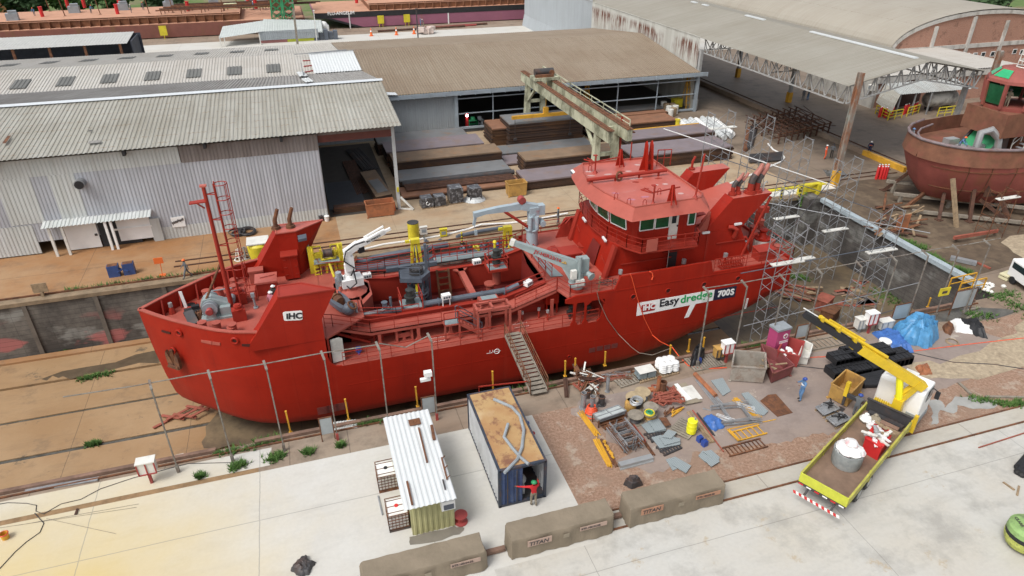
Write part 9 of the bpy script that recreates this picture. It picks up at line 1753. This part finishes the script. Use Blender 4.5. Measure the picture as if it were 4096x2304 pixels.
mb=MB();mb.tube(bA+V((-.1,0,.1)),kn+d*.16-V((0,0,.25)),.19,10);mb.obj('lift_ram',bpy.data.materials['bright_yellow_drum'],cr_,smooth=1);mb=MB();mb.path([kn+d*.3+V((0,0,.3)),kn+d*.38+V((.2,-.1,.05)),kn+d*.45+V((0,0,.3))],.05,6);mb.obj('hose','black',bm1)
TW=lambda x,y,z:W_@V((x,y,z))
p=TW(2.9,.1,1.2);mb=MB();mb.lathe(tuple(p),[(.7,0),(.74,.1),(.76,.95),(.72,.95),(.68,.8)],22);o=tag(mb.obj('bulk_drum',mk('dull_zinc_drum',(.27,.29,.29),.5,.25,2,(.46,.46,.45),.6,1.6,.55),None,smooth=1),'large grey drum full of plastic rubbish on the truck bed','drum')
rr=random.Random(77);M['printed']=mk('white_red_plastic',(.68,.67,.66),.5,.08,3,(.55,.05,.07),.95,2.4,.53)
for k in range(7):a=k*.9;mb=MB();mb.ball((p.x+.35*cos(a)*(k>0),p.y+.35*sin(a)*(k>0),p.z+1.05+.28*(k==0)+rr.uniform(-.05,.1)),rr.uniform(.3,.46),9,.62);mb.ball((p.x+.5*cos(a),p.y+.45*sin(a),p.z+.9),.22,7,.6);tag(mb.obj('plastic_bag','printed'if k%2==0 else 'white',None),['printed red and white','plain white'][k%2]+' plastic bag stuffed in the grey drum on the truck','bag',['printed','plain'][k%2]+' bags in the grey drum')
b4=[TW(4.4,-.1,1.2),TW(4.3,-1,1.2),TW(5.9,-.95,1.2),TW(5.9,.0,1.2)];mb=MB();mb.prism(b4,(0,0,.95));[mb.bar(b4[i]+V((0,0,.95)),b4[(i+1)%4]+V((0,0,.95)),.08)for i in range(4)];tag(mb.obj('waste_bin','red',None),'bright red bin of scrap beside the grey drum on the truck bed','bin')
for k in range(12):q2=TW(rr.uniform(4.5,5.8),rr.uniform(-.9,-.15),2.17+rr.uniform(0,.2));mb=MB();a_=rr.uniform(0,3);d_=V((cos(a_),sin(a_),rr.uniform(-.2,.3)))*.4;mb.bar(q2-d_,q2+d_,.16,.05);mb.ball(tuple(q2),.16,6,.6);tag(mb.obj('scrap_piece',['steel','printed','offwhite','wood'][k%4],None),['metal','printed plastic','pale','timber'][k%4]+' scrap heaped in the red bin on the truck','scrap',['metal','plastic','pale','timber'][k%4]+' scrap in the red bin')
for n_,(x,y,m)in enumerate(((7,.75,'white'),(6.6,.2,'printed'),(6.4,-.1,'tarpblue'),(7.3,.35,'khaki'))):q2=TW(x,y,1.42);mb=MB();mb.ball(tuple(q2),.36,9,.62);mb.ball(tuple(q2+V((.1,.1,.2))),.14,6);tag(mb.obj('plastic_bag',m,None),['plain white bag by the left headboard of the truck bed','printed red and white bag in the middle of the truck bed','blue plastic bag in the middle of the truck bed','tan sack by the headboard of the truck bed'][n_],'bag')
for n_,(xa,ya,yb)in enumerate(((7.75,-1,.9),(7.35,-.9,.2),(6.95,-1.1,-.3))):mb=MB();a,b=TW(xa,ya,1.34),TW(xa,yb,1.34);mb.bar(a,b,.34,.26);mb.bar(a+V((0,0,.14)),b+V((0,0,.14)),.3,.03);tag(mb.obj('timber',['dark','kerbwood','wood'][n_],None),['dark steel box beam','brown timber baulk','short pale timber baulk'][n_]+' lying across the truck bed by the headboard','timber')
TU=thing('tugboat','part built rust red tug on trestles with green filmed windows','tug',(75,51.2,0));TYc=51.2
M['tubegrey']=mk('rust_flecked_tube',(.20,.16,.165),.7,.25,2,(.20,.08,.06),.8,1.5,.5);M['tug']=mk('faded_red_oxide_hull',(.27,.07,.055),.7,.2,.5,(.22,.085,.04),.7,.6,.5,(1,1,.5));M['tugr']=mk('rusty_bulwark',(.17,.072,.04),.85,.3,.9,(.24,.07,.05),.7,.6,.5)
hbt=[(59.6,0),(59.75,1),(60.3,2.3),(61.2,3.4),(62.6,4.4),(65,5.3),(69,5.85),(74,6),(100,6)]
def trow(X):
 w_=max(0,min(1,(74-X)/14.4))**1.6;h=lerp(hbt,X);return[(X+3.2*w_,h*.05,.5),(X+2.2*w_,h*(.8-.3*w_),.75+.3*w_),(X+1*w_,h*(.95-.15*w_),2.4),(X+.25*w_,h*.99,4.3),(X,h,4.8)]
TXs=[59.6,59.7,59.9,60.3,60.7,61.2,61.9,62.6,63.7,65,67,69,72,76,84,100]
mb=MB();mb.loft([[V((x,TYc-h,z))for(x,h,z)in reversed(trow(X))]+[V((x,TYc+h,z))for(x,h,z)in trow(X)]for X in TXs],ringclosed=False,cap=False);mb.obj('hull','tug',TU,smooth=1)
mb=MB();mb.loft([[V((X-.15,TYc-lerp(hbt,X)-.05,4.8)),V((X,TYc-lerp(hbt,X)+.1,6.3)),V((X+.15,TYc-max(0,lerp(hbt,X)-.15),6.3)),V((X+.15,TYc-max(0,lerp(hbt,X)-.15),4.95))]for X in TXs],ringclosed=False,cap=False);mb.loft([[V((X-.15,TYc+lerp(hbt,X)+.05,4.8)),V((X,TYc+lerp(hbt,X)-.1,6.3)),V((X+.15,TYc+max(0,lerp(hbt,X)-.15),6.3)),V((X+.15,TYc+max(0,lerp(hbt,X)-.15),4.95))]for X in TXs],ringclosed=False,cap=False);mb.obj('bulwark','tugr',TU,smooth=1)
for(dz,ins,r_)in((6.35,0,.13),(6.05,.75,.1)):
 P=[(X+ins*.7,TYc-max(0,lerp(hbt,X)-ins-.05),dz)for X in reversed(TXs[:-1])]+[(X+ins*.7,TYc+max(0,lerp(hbt,X)-ins-.05),dz)for X in TXs[1:10]];mb=MB();mb.path(P,r_,8);mb.obj('fender_tube','tubegrey',TU,smooth=1)
mb=MB();P=[(X+.1,TYc-max(0,lerp(hbt,X)-.2),5)for X in TXs]+[(X+.1,TYc+max(0,lerp(hbt,X)-.2),5)for X in reversed(TXs[1:])];mb.poly(P);mb.obj('deck','tugr',TU)
mb=MB()
for k,X in enumerate((61.9,63.7,66,70,74,80)):r_=trow(X);[mb.bar((a[0]-.01,TYc-a[1]-.03,a[2]),(b[0]-.01,TYc-b[1]-.03,b[2]),.07)for a,b in zip(r_[1:],r_[2:])]
for lv in(1,2,3):P=[trow(X)[lv]for X in TXs[2:]];[mb.bar((a[0],TYc-a[1]-.02,a[2]),(b[0],TYc-b[1]-.02,b[2]),.06)for a,b in zip(P,P[1:])]
mb.obj('weld_seams','rust',TU)
mb=MB();a=trow(64.2);p0=V((64.6,TYc-a[2][1]-.35,2.4));mb.bx(64.4,66,46.7,46.9,2,3.3);mb.obj('thruster_recess','dkrust',TU)
_w=AY(t(3,0,1740,845),48.2);wz=_w.z/1.11;wx=_w.x+2.6;wt=AY(t(3,0,1725,630),48.2).z/1.11
mb=MB();mb.prism([(69.4,49,5),(69.4,53.4,5),(82,55,5),(82,47.6,5)],(0,0,1.5));mb.prism([(wx-.1,48.6,6.5),(wx-.1,53.2,6.5),(82,53.6,6.5),(82,48.2,6.5)],(0,0,max(.3,wz-6.5)));mb.obj('deckhouse','tugr',TU)
mb=MB();mb.prism([(66,49.3,5.05),(66,52.2,5.05),(67.9,52.2,7),(67.9,49.3,7)],(.1,0,.05));mb.obj('green_cover','green',TU);mb=MB();mb.prism([(65.9,49,5.05),(67.9,49,7.1),(68.1,49,5.05)],(0,.25,0));mb.prism([(65.9,52.3,5.05),(67.9,52.3,7.1),(68.1,52.3,5.05)],(0,.25,0));mb.obj('cover_cheeks','dark',TU)
oc=[(wx+2.6+2.7*cos(a),50.9+2.6*sin(a))for a in[pi/8+k*pi/4 for k in range(8)]];n=8;sc=lambda p,f_:(wx+2.6+(p[0]-wx-2.6)*f_,50.9+(p[1]-50.9)*f_);zm=wz+(wt-wz)*.2
mb=MB();mb.loft([[V((*sc(p,.9),wz-.2))for p in oc],[V((*sc(p,.95),wz+.3))for p in oc]]);mb.loft([[V((*sc(p,1.06),wt-.25))for p in oc],[V((*sc(p,1.04),wt))for p in oc],[V((*sc(p,.62),wt+.85))for p in oc]]);
for p in oc:mb.bar((*sc(p,.95),wz+.2),(*sc(p,1.04),wt-.2),.26)
twh=mb.obj('wheelhouse','tug',TU)
for k in range(8):
 a,b=oc[k],oc[(k+1)%8];L=[V((*sc(a,.94),wz+.35)),V((*sc(b,.94),wz+.35)),V((*sc(b,1.01),wt-.3)),V((*sc(a,1.01),wt-.3))];m_=sum(L,V())/4
 if k==4:continue
 mb=MB();mb.poly([m_+(p-m_)*.86 for p in L]);mb.obj('window','glass_green',twh);L=[V((*sc(a,1),wt+.1)),V((*sc(b,1),wt+.1)),V((*sc(b,.66),wt+.8)),V((*sc(a,.66),wt+.8))];m_=sum(L,V())/4;mb=MB();mb.poly([m_+(p-m_)*.8+V((0,0,.04))for p in L]);mb.obj('skylight',mk('bright_green_film',(.03,.36,.15),.3,.2)if k==0 else bpy.data.materials['bright_green_film'],twh)
mb=MB();[mb.torus((wx+2.9,50.9,wt+.9+k*.5),.75-.05*k,.05,14,4)for k in range(4)];[mb.bar((wx+2.9+.75*cos(a),50.9+.75*sin(a),wt+.8),(wx+2.9+.6*cos(a),50.9+.6*sin(a),wt+2.5),.07)for a in(0,1.2,2.5,3.8,5)];mb.obj('mast_cage','offwhite',twh)
mb=MB();mb.lathe((66.2,50.3,5),[(.5,0),(.5,.5),(.3,.6)],12);mb.box((64.5,50.8,5),(1.6,1.2,.4),.3);mb.box((65,52.6,5),(1.3,.8,.6));mb.obj('deck_gear','steel',TU);mb=MB();mb.path([(64.6,49.4,5.1),(64.8,49.6,6.9),(65.8,49.4,7.1),(66.6,49,6.4),(66.7,48.8,5.2)],.34,10);mb.v=[V((p.x-2.6,p.y-1.6,p.z*1.11))for p in mb.v];tag(mb.obj('duct_bend','steel',None,smooth=1),'bright silver duct bend standing on the bow deck of the tug','duct')
for y in(47.7,48.9):rail([(68.5,y,5.2),(71.5,y,7.4),(73.5,y,7.4)],1,1,.05).obj('stair_rail','offwhite',TU)
mb=MB();[mb.bx(68.6+k*.37,68.95+k*.37,47.75,48.85,5.2+k*.27,5.26+k*.27)for k in range(8)];mb.obj('stair','galv',TU);rail([(69.6,53.2,6.5),(69.6,49.2,6.5),(73,48.2,6.5)],1,1,.04).obj('deck_rail','offwhite',TU)
TU.scale=(1,1,1.11);TU.location=(72.4,49.6,0)
tg2=lambda x,y,z:V((x-2.6,y-1.6,z*1.11))
Et=lambda x,y,z=0:G(c(3496,650,x,y,3.22),z)
for n_,(a,b,w_,m)in enumerate((((60.5,47.5,0),(62.6,49.6,2.2),.3,'dkrust'),((63,46.3,0),(63.6,47.4,2.6),.32,'dkrust'),((66.5,44.9,0),(66,46.6,2.2),.34,'dkrust'),((66.5,44.9,0),(64.6,47.2,1.6),.3,'dkrust'),((70.5,44.6,0),(70.2,46.4,2.2),.36,'wood'),((74.5,44.6,0),(74.3,46.2,2.2),.36,'dkrust'),((61.2,55.4,0),(62.4,53.2,3),.34,'dkrust'),((59.9,51,0),(61.8,51,1.2),.3,'rust'),((64.4,50,0),(64.4,50.2,.9),.6,'wood'),((68.5,50.8,0),(68.5,51,.6),.7,'wood'),((73,50.8,0),(73,51,.6),.7,'wood'))):a=tg2(*a);b=tg2(*b);mb=MB();mb.bar(a,b,w_);mb.box((a[0],a[1],0),(w_*2,w_*2,.08));tag(mb.obj('hull_prop',m,None),'heavy timber or steel prop bearing against the tug hull','prop','props under the tug')
for n_,(a,b,w_)in enumerate((((870,520),(1030,810),.3),)):pass
a,b=AY(c(3496,650,1015,200,3.22),46.2),Et(1065,870);b.y=43.5;mb=MB();mb.bar(AY(c(3496,650,1015,205,3.22),46),AY(c(3496,650,1065,870,3.22),44),.34,.3);tag(mb.obj('hull_prop','wornyellow'if 0 else 'wood',None),'tallest pale beam leaning diagonally against the tug side','prop')
for n_,(a,b)in enumerate((((58.3,53.5,1.2),(72,43.6,1.2)),((57,51,.9),(69,42.4,.9)),((56.4,47.8,.4),(66,41.2,.4)))):mb=MB();mb.bar(a,b,.34,.28);[mb.box((a[0]+(b[0]-a[0])*f_,a[1]+(b[1]-a[1])*f_,0),(.3,.3,a[2]-.1))for f_ in(.05,.35,.65,.95)];tag(mb.obj('bearer_beam','greywood',None),['upper','middle','lowest'][n_]+' pale slipway beam running under the tug bow','beam')
mb=MB();mb.bar(Et(1030,970,.6),Et(1590,880,.6),.2,.3);[mb.bar(Et(x,y,.5),Et(x,y,0),.2)for x,y in((1060,965),(1560,885))];tag(mb.obj('red_beam','redox',None),'long red steel beam lying low under the tug side','beam')
rr=random.Random(14)
for k in range(30):p=Et(rr.uniform(30,560),rr.uniform(560,960));a_=rr.uniform(-1,1);d_=V((cos(a_),sin(a_),rr.uniform(-.05,.3)))*rr.uniform(.4,1.6);p.z=.15+abs(d_.z);mb=MB();mb.bar(p-d_,p+d_,rr.choice((.1,.2,.3)),.08);tag(mb.obj('steel_section',['dkrust','rust','wood'][k%3],None),['dark rusty','brown rusty','timber'][k%3]+' piece littering the slipway under the tug bow','steel section',['dark','brown','timber'][k%3]+' pieces under the tug bow')
for n_,(x,y,z)in enumerate(((320,855,0),)):p=Et(330,930);mb=MB();mb.bx(p.x-.7,p.x+.7,p.y,p.y+.06,.5,2);mb.bar((p.x+.3,p.y+.05,0),(p.x+.3,p.y+.05,1.5),.08);tag(mb.obj('orange_hoarding','wornorange',None),'orange steel panel standing above the dock end wall','panel')
mb=MB();a,b=Et(985,1225,.2),Et(1320,1300,.2);mb.bar(a,b,.5,.3);tag(mb.obj('channel_beam','galv',None),'pale grey steel channel lying above the dock end wall','beam');mb=MB();mb.bar(Et(1330,1290,.1),Et(1500,1365,.1),.14);tag(mb.obj('red_bar','redox',None),'short red bar lying right of the pale steel channel','bar')
for k in range(8):p=Et(30+(k%4)*38+rr.uniform(-5,5),215-(k//4)*25);g_=gas(p.x,p.y,0,'red',1.5,.16);tag(g_,'red gas cylinder in the yellow rack by the tug bow','gas cylinder','red cylinders by the tug bow')
sheet('dirt_slipway',[(50.9,55),(58,57),(90,55),(90,38),(60,37),(50.9,36)],mk('muddy_slipway',(.10,.07,.045),.8,.3,1,(.19,.14,.09),.8,.5,.5),.008);blob('sandy_ground',[(59,40.5),(72,42),(75,38),(66,33),(58,35)],'dirtsand',.012,.3,5,22)
def tower(x,y,z0,z1,lab,w_=2.1,d_=1.15,pl=None,m='galv',grp='scaffold towers'):
 r_=thing('scaffold_tower',lab,'scaffold',(x+w_/2,y+d_/2,z0),0,grp);n=max(1,round((z1-z0)/2));h=(z1-z0)/n
 for i in range(n):
  za,zb=z0+i*h,z0+(i+1)*h
  for xx in(x,x+w_):
   mb=MB();[mb.bar((xx,yy,za),(xx,yy,zb),.045)for yy in(y,y+d_)];mb.bar((xx,y,zb-.1),(xx,y+d_,zb-.1),.045);mb.bar((xx,y,za+h*.45),(xx,y+d_,za+h*.45),.04);mb.bar((xx,y+.25,zb-.1),(xx,y,zb-.45),.035);mb.bar((xx,y+d_-.25,zb-.1),(xx,y+d_,zb-.45),.035);mb.obj('frame',m,r_)
  [(mb:=MB(),mb.bar((x,yy,za+.3),(x+w_,yy,zb-.3),.026),mb.bar((x+w_,yy,za+.3),(x,yy,zb-.3),.026),mb.obj('brace',m,r_))for yy in(y,y+d_)]
 if pl is not None:mb=MB();mb.bx(x-.3,x+w_+.3,y-.1,y+.35,z0+pl,z0+pl+.08);mb.obj('plank','offwhite',r_)
 return r_
tower(31.6,36.35,DZ,7,'tall scaffold tower against the near side of the stern, with a high plank',pl=9)
tower(40,36.2,DZ,7.1,'scaffold tower at the quay edge rising left of the blue tarpaulins, with two planks',pl=8.8);tower(45,46.2,DZ,7.2,'scaffold tower by the dock end wall below the rusty column',pl=5.4);tower(41.8,49.2,DZ,8.4,'highest scaffold tower between the aft funnels and the rusty column',pl=5.8);tower(39.3,51.8,DZ,9.9,'scaffold tower rising before the rusty steel rack');tower(35.3,52.2,DZ,10.6,'leftmost scaffold tower beyond the aft funnels',pl=14.2);tower(36.3,40.3,DZ,4,'shorter scaffold tower standing close behind the stern',pl=6.6);tower(37,45.2,DZ,5.5,'scaffold tower behind the middle of the stern rail')
tower(58.3,41,0,4.6,'rusty legged scaffold beside the tug bow, with two planks',1.9,1.3,4,'rust','tug scaffolds');tower(62.5,40,0,4.2,'rusty legged scaffold at the right frame edge below the tug',2.1,1.3,4.1,'rust','tug scaffolds')
for n_,(a,b,m)in enumerate((((28.6,36.3,3.9),(42,36.3,4.2),'bluegrey'),((29.5,36,-.6),(46,36.3,.2),'galv'),((33,37.5,6),(45.5,47,6.2),'dark'),((30.5,52.6,9.6),(45,46.5,4.8),'white'),((31,36,-3.2),(44,36.2,-2),'bluegrey'),((36,46,4.8),(46,36.8,4.4),'galv'),((35.5,52.3,6.8),(50,46,2),'bluegrey'))):mb=MB();mb.tube(a,b,.035 if m!='white'else.045,6);tag(mb.obj('scaffold_tube',m,None,smooth=1),['dark ledger tube at the stern rail height','lower pale ledger tube along the quay side towers','dark tube running from the near tower to the dock end','white tube slanting down across the far towers','lowest dark ledger tube along the dock side','pale tube tying the towers across the stern','long dark tube slanting down to the dock end'][n_],'tube')
def person(p,rz,top,legs,helmet,lab,pose='stand',boots='boots',skin='skin',h=1.74,vest=None):
 k=h/1.74;R_=thing('person',lab,'person',tuple(p),rz)
 sw={'walk':(.30,-.34),'stride':(.42,-.42)}.get(pose,(.04,-.03));crouch=pose=='crouch';dz=-.42 if crouch else 0
 lean=.22 if pose in('bend',)else(.12 if pose=='stride'else(.18 if crouch else.0))
 J={};E_=[]
 def j(n,x,y,z,r_):J[n]=(V((x,y,z))*k,r_*k);return n
 j('pel',0,0,.96+dz,.135);j('waist',0,-lean*.3,1.12+dz,.125);j('chest',0,-lean,1.33+dz,.155);j('neck',0,-lean*1.3,1.49+dz,.06);j('head',0,-lean*1.5-.01,1.585+dz,.085);j('crown',0,-lean*1.55,1.68+dz,.085)
 for s_,sd in((-1,'r'),(1,'l')):
  y=sw[0]if s_>0 else sw[1];y=-y
  j('hip'+sd,.095*s_,0,.9+dz,.1);j('knee'+sd,.11*s_,(y*.5-.06)if not crouch else-.34,.5+dz*.3,.075);j('ank'+sd,.11*s_,y+(.05 if y>0 else 0)if not crouch else.02,.09+(.06 if y>.2 else 0),.05);j('toe'+sd,.125*s_,y-.15,.05,.045)
  j('sho'+sd,.19*s_,-lean,1.42+dz,.075)
  ar={'reach':((.30,-.12,1.25),(.34,-.42,1.3))if s_<0 else((.55,-.12,1.38),(.82,-.25,1.36)),'work':((.29,-.1,1.2),(.16,-.36,1.16)),'point':((.3,-.1,1.22),(.2,-.34,1.3)),'crouch':((.27,-.3,1.2),(.16,-.52,1.05)),'bend':((.27,-.35,1.12),(.18,-.52,.95))}.get(pose,((.28,.03-y*.35,1.16),(.27,-.06-y*.75,.93)))
  e_,w_=ar;j('elb'+sd,e_[0]*s_,e_[1]-lean*.5,e_[2]+dz,.05);j('wri'+sd,w_[0]*s_,w_[1]-lean*.5,w_[2]+dz,.036);d=(J['wri'+sd][0]-J['elb'+sd][0]).normalized();q2=J['wri'+sd][0]/k+d*.08;j('palm'+sd,q2.x,q2.y,q2.z,.036)
  E_+=[('pel','hip'+sd),('hip'+sd,'knee'+sd),('knee'+sd,'ank'+sd),('ank'+sd,'toe'+sd),('chest','sho'+sd),('sho'+sd,'elb'+sd),('elb'+sd,'wri'+sd),('wri'+sd,'palm'+sd)]
 E_+=[('pel','waist'),('waist','chest'),('chest','neck'),('neck','head'),('head','crown')]
 N=list(J);me=bpy.data.meshes.new('skeleton');me.from_pydata([tuple(J[n][0])for n in N],[(N.index(a),N.index(b))for a,b in E_],[]);ob=bpy.data.objects.new('skeleton',me);COL.objects.link(ob)
 m_=ob.modifiers.new('skin','SKIN');m_.use_smooth_shade=True;sv=me.skin_vertices[0].data
 for i,n in enumerate(N):sv[i].radius=(J[n][1],J[n][1]*(.8 if n in('chest','waist','pel')else 1));sv[i].use_root=(n=='pel')
 ob.modifiers.new('sub','SUBSURF').levels=1;bpy.context.view_layer.update();bmesh_=bpy.data.meshes.new_from_object(ob.evaluated_get(bpy.context.evaluated_depsgraph_get()));bpy.data.objects.remove(ob)
 mb=LB();kind={'top':1,'leg':2,'boot':3,'skin':0}
 def seg(pt):
  best=(9,'top')
  for a,b in E_:
   A_,B_=J[a][0],J[b][0];d=B_-A_;f_=max(0,min(1,(pt-A_).dot(d)/max(1e-6,d.length_squared)));q2=(pt-A_-d*f_).length-J[a][1]*.8
   if q2<best[0]:best=(q2,'skin'if b in('head','crown')or b.startswith('palm')else 'boot'if b.startswith('toe')else 'leg'if(b.startswith('hip')or b.startswith('knee')or b.startswith('ank')or b=='waist'and pt.z<J['pel'][0].z+.06*k)else 'top')
  return best[1]
 vs=[v.co.copy()for v in bmesh_.vertices]
 for f_ in bmesh_.polygons:mb.k=kind[seg(sum((vs[i]for i in f_.vertices),V())/len(f_.vertices))];o_=len(mb.v);mb.f.append([i for i in f_.vertices]);mb.mi.append(mb.k)
 mb.v=vs;mb.k=0;bpy.data.meshes.remove(bmesh_)
 for sd,s_ in(('r',-1),('l',1)):
  w_,pm=J['wri'+sd][0],J['palm'+sd][0];d=(pm-w_).normalized();x=d.cross(V((0,1,0)));x=x.normalized()if x.length>.1 else V((1,0,0));cu=d.cross(x)
  for i,(o,l)in enumerate(((-.028,.075),(-.01,.085),(.01,.08),(.027,.062))):a=pm+x*o*k;mb.path([a,a+d*l*.5*k,a+d*l*.85*k-cu*.025*k],.0085*k,5,.006*k)
  a=w_+(pm-w_)*.4+x*.034*k;mb.path([a,a+x*.03*k+d*.03*k,a+x*.03*k+d*.065*k],.0095*k,5,.007*k)
 hd=J['head'][0];mb.lathe(tuple(hd+V((0,-.088,.0))*k),[(.012*k,0),(.004*k,.03*k)],5,(0,-1,-.3));[mb.ball(tuple(hd+V((.09*s_,.0,.01))*k),.022*k,6)for s_ in(-1,1)]
 body=mb.obj('body',[skin,top,legs,boots],R_,smooth=1);mb=LB();[mb.ball(tuple(hd+V((.03*s_,-.082,.028))*k),.011*k,6)for s_ in(-1,1)];mb.bar(hd+V((-.024,-.083,-.045))*k,hd+V((.024,-.083,-.045))*k,.009*k);mb.obj('face_features','boots',R_)
 cr=J['crown'][0]+V((0,0,-.03*k));mb=LB();mb.ball(tuple(cr),.128*k,14,.95,True);mb.lathe(tuple(cr+V((0,-.02,0))*k),[(.15*k,0),(.155*k,.012*k),(.1*k,.02*k)],14);mb.obj('helmet',helmet,R_,smooth=1)
 if vest:mb=LB();z_=1.22+dz;mb.loft([[V((.17*cos(a),-lean*.8+.14*sin(a),zz))*k for a in[i*pi/7 for i in range(14)]]for zz in(z_,z_+.06)]);mb.obj('reflective_band',vest,R_)
 return R_
gp=lambda i,j,x,y,z=0:G(t(i,j,x,y),z)
person(gp(0,1,1420,648),radians(-75),'greycloth','greycloth','orange','person in grey overalls and orange helmet striding along the far dock edge','walk')
person(gp(2,1,345,242),radians(60),'greycloth','greycloth','orange','person in grey overalls and orange helmet standing behind the hopper ship','stand')
p=G(t(1,1,125,712),4.66);person(V((p.x,p.y,3)),radians(160),'boots','greycloth','white','person in a black shirt and white helmet on the ship foredeck','stand');p=G(t(1,1,105,762),4.62);person(V((p.x,p.y,3)),radians(140),'pinkcloth','greycloth','white','person in a pink shirt and white helmet on the ship foredeck','stand')
person(gp(3,0,425,1200),radians(60),'orangecloth','orangecloth','white','person in bright orange overalls and white helmet by the rusty column','stand',vest='white');person(gp(3,0,475,1192),radians(-60),'greycloth','boots','dark','person in grey top and dark trousers facing the orange overalls','stand');person(gp(3,0,757,1168),radians(-40),'navy','navy','white','person in navy carrying an orange bag, striding across the brown yard','stride',vest='orange')
person(gp(3,0,262,757),radians(170),'greycloth','greycloth','dark','person in dark grey under the canopy, left of two','stand');person(gp(3,0,298,757),radians(200),'greycloth','bluecloth','dark','person in grey blue under the canopy, right of two','stand')
person(tg2(60.9,53.6,5.02),radians(70),'greycloth','greycloth','bluecloth','person in grey and a blue helmet standing at the tug bow rail','stand');person(tg2(63.3,50.2,5.02),radians(30),'bluecloth','greycloth','orange','person in blue and an orange helmet bending on the tug deck','bend');person(tg2(wx+1.2,50.2,wz+.2),radians(-60),'khaki','khaki','greycloth','person in a pale khaki coat standing inside the tug wheelhouse opening','work')
person(gp(3,2,240,122),radians(-100),'bluecloth','bluecloth','blue','person in light blue overalls and blue helmet near the rusty sheet','point',vest='white');p=TW(8.6,1.75,0);person(V((p.x,p.y,0)),radians(120),'greycloth','greycloth','blue','person in grey with a blue helmet at the truck crane controls','work')
person(V((9.72,28.1,0)),radians(-75),'navy','navy','blue','person in navy with a blue helmet standing beside the rusty container','stand');person(V((9.75,27.2,0)),radians(-110),'navy','navy','darkred','person in navy with a maroon helmet beside the rusty container','stand',vest='white');person(V((8.62,23.72,0)),radians(178),'redcloth','khaki','green','person in a red shirt and green helmet at the open blue container','reach')
p=gp(1,0,1003,1075,1.5);person(V((p.x,85.6,0)),radians(0),'greycloth','greycloth','orange','person with an orange helmet half hidden behind the plate stacks','stand')
for n_,(f_,x,y,hm,lab)in enumerate(((S1,515,235,'orange','person in blue bending at the left end of the rusty barge deck'),(S1,1345,195,'orange','person in blue with an orange helmet kneeling mid deck on the rusty barge'),(S1,1935,190,'white','person in grey with a white helmet by a yellow pack on the rusty barge'),(S1,2115,150,'orange','person in grey walking alone on the rusty barge deck'),(S2,1160,140,'white','person in blue by the red vents on the rusty barge'))):p=G(f_(x,y),ZD+.06);person(V((p.x,p.y,ZD+.06)),n_*1.1,'greycloth'if n_ in(2,3)else 'bluecloth','greycloth',hm,lab,'bend'if n_<2 else 'stand')
for n_,(x,y)in enumerate(((1040,385),(1085,392))):p=G(S3(x,y),0);person(V((p.x,p.y,0)),[1.5,-1.2][n_],['bluecloth','greycloth'][n_],['bluecloth','khaki'][n_],['grey','white'][n_],['person in blue overalls standing before the pink barge side','person with a white helmet bending before the pink barge side'][n_],['stand','bend'][n_])
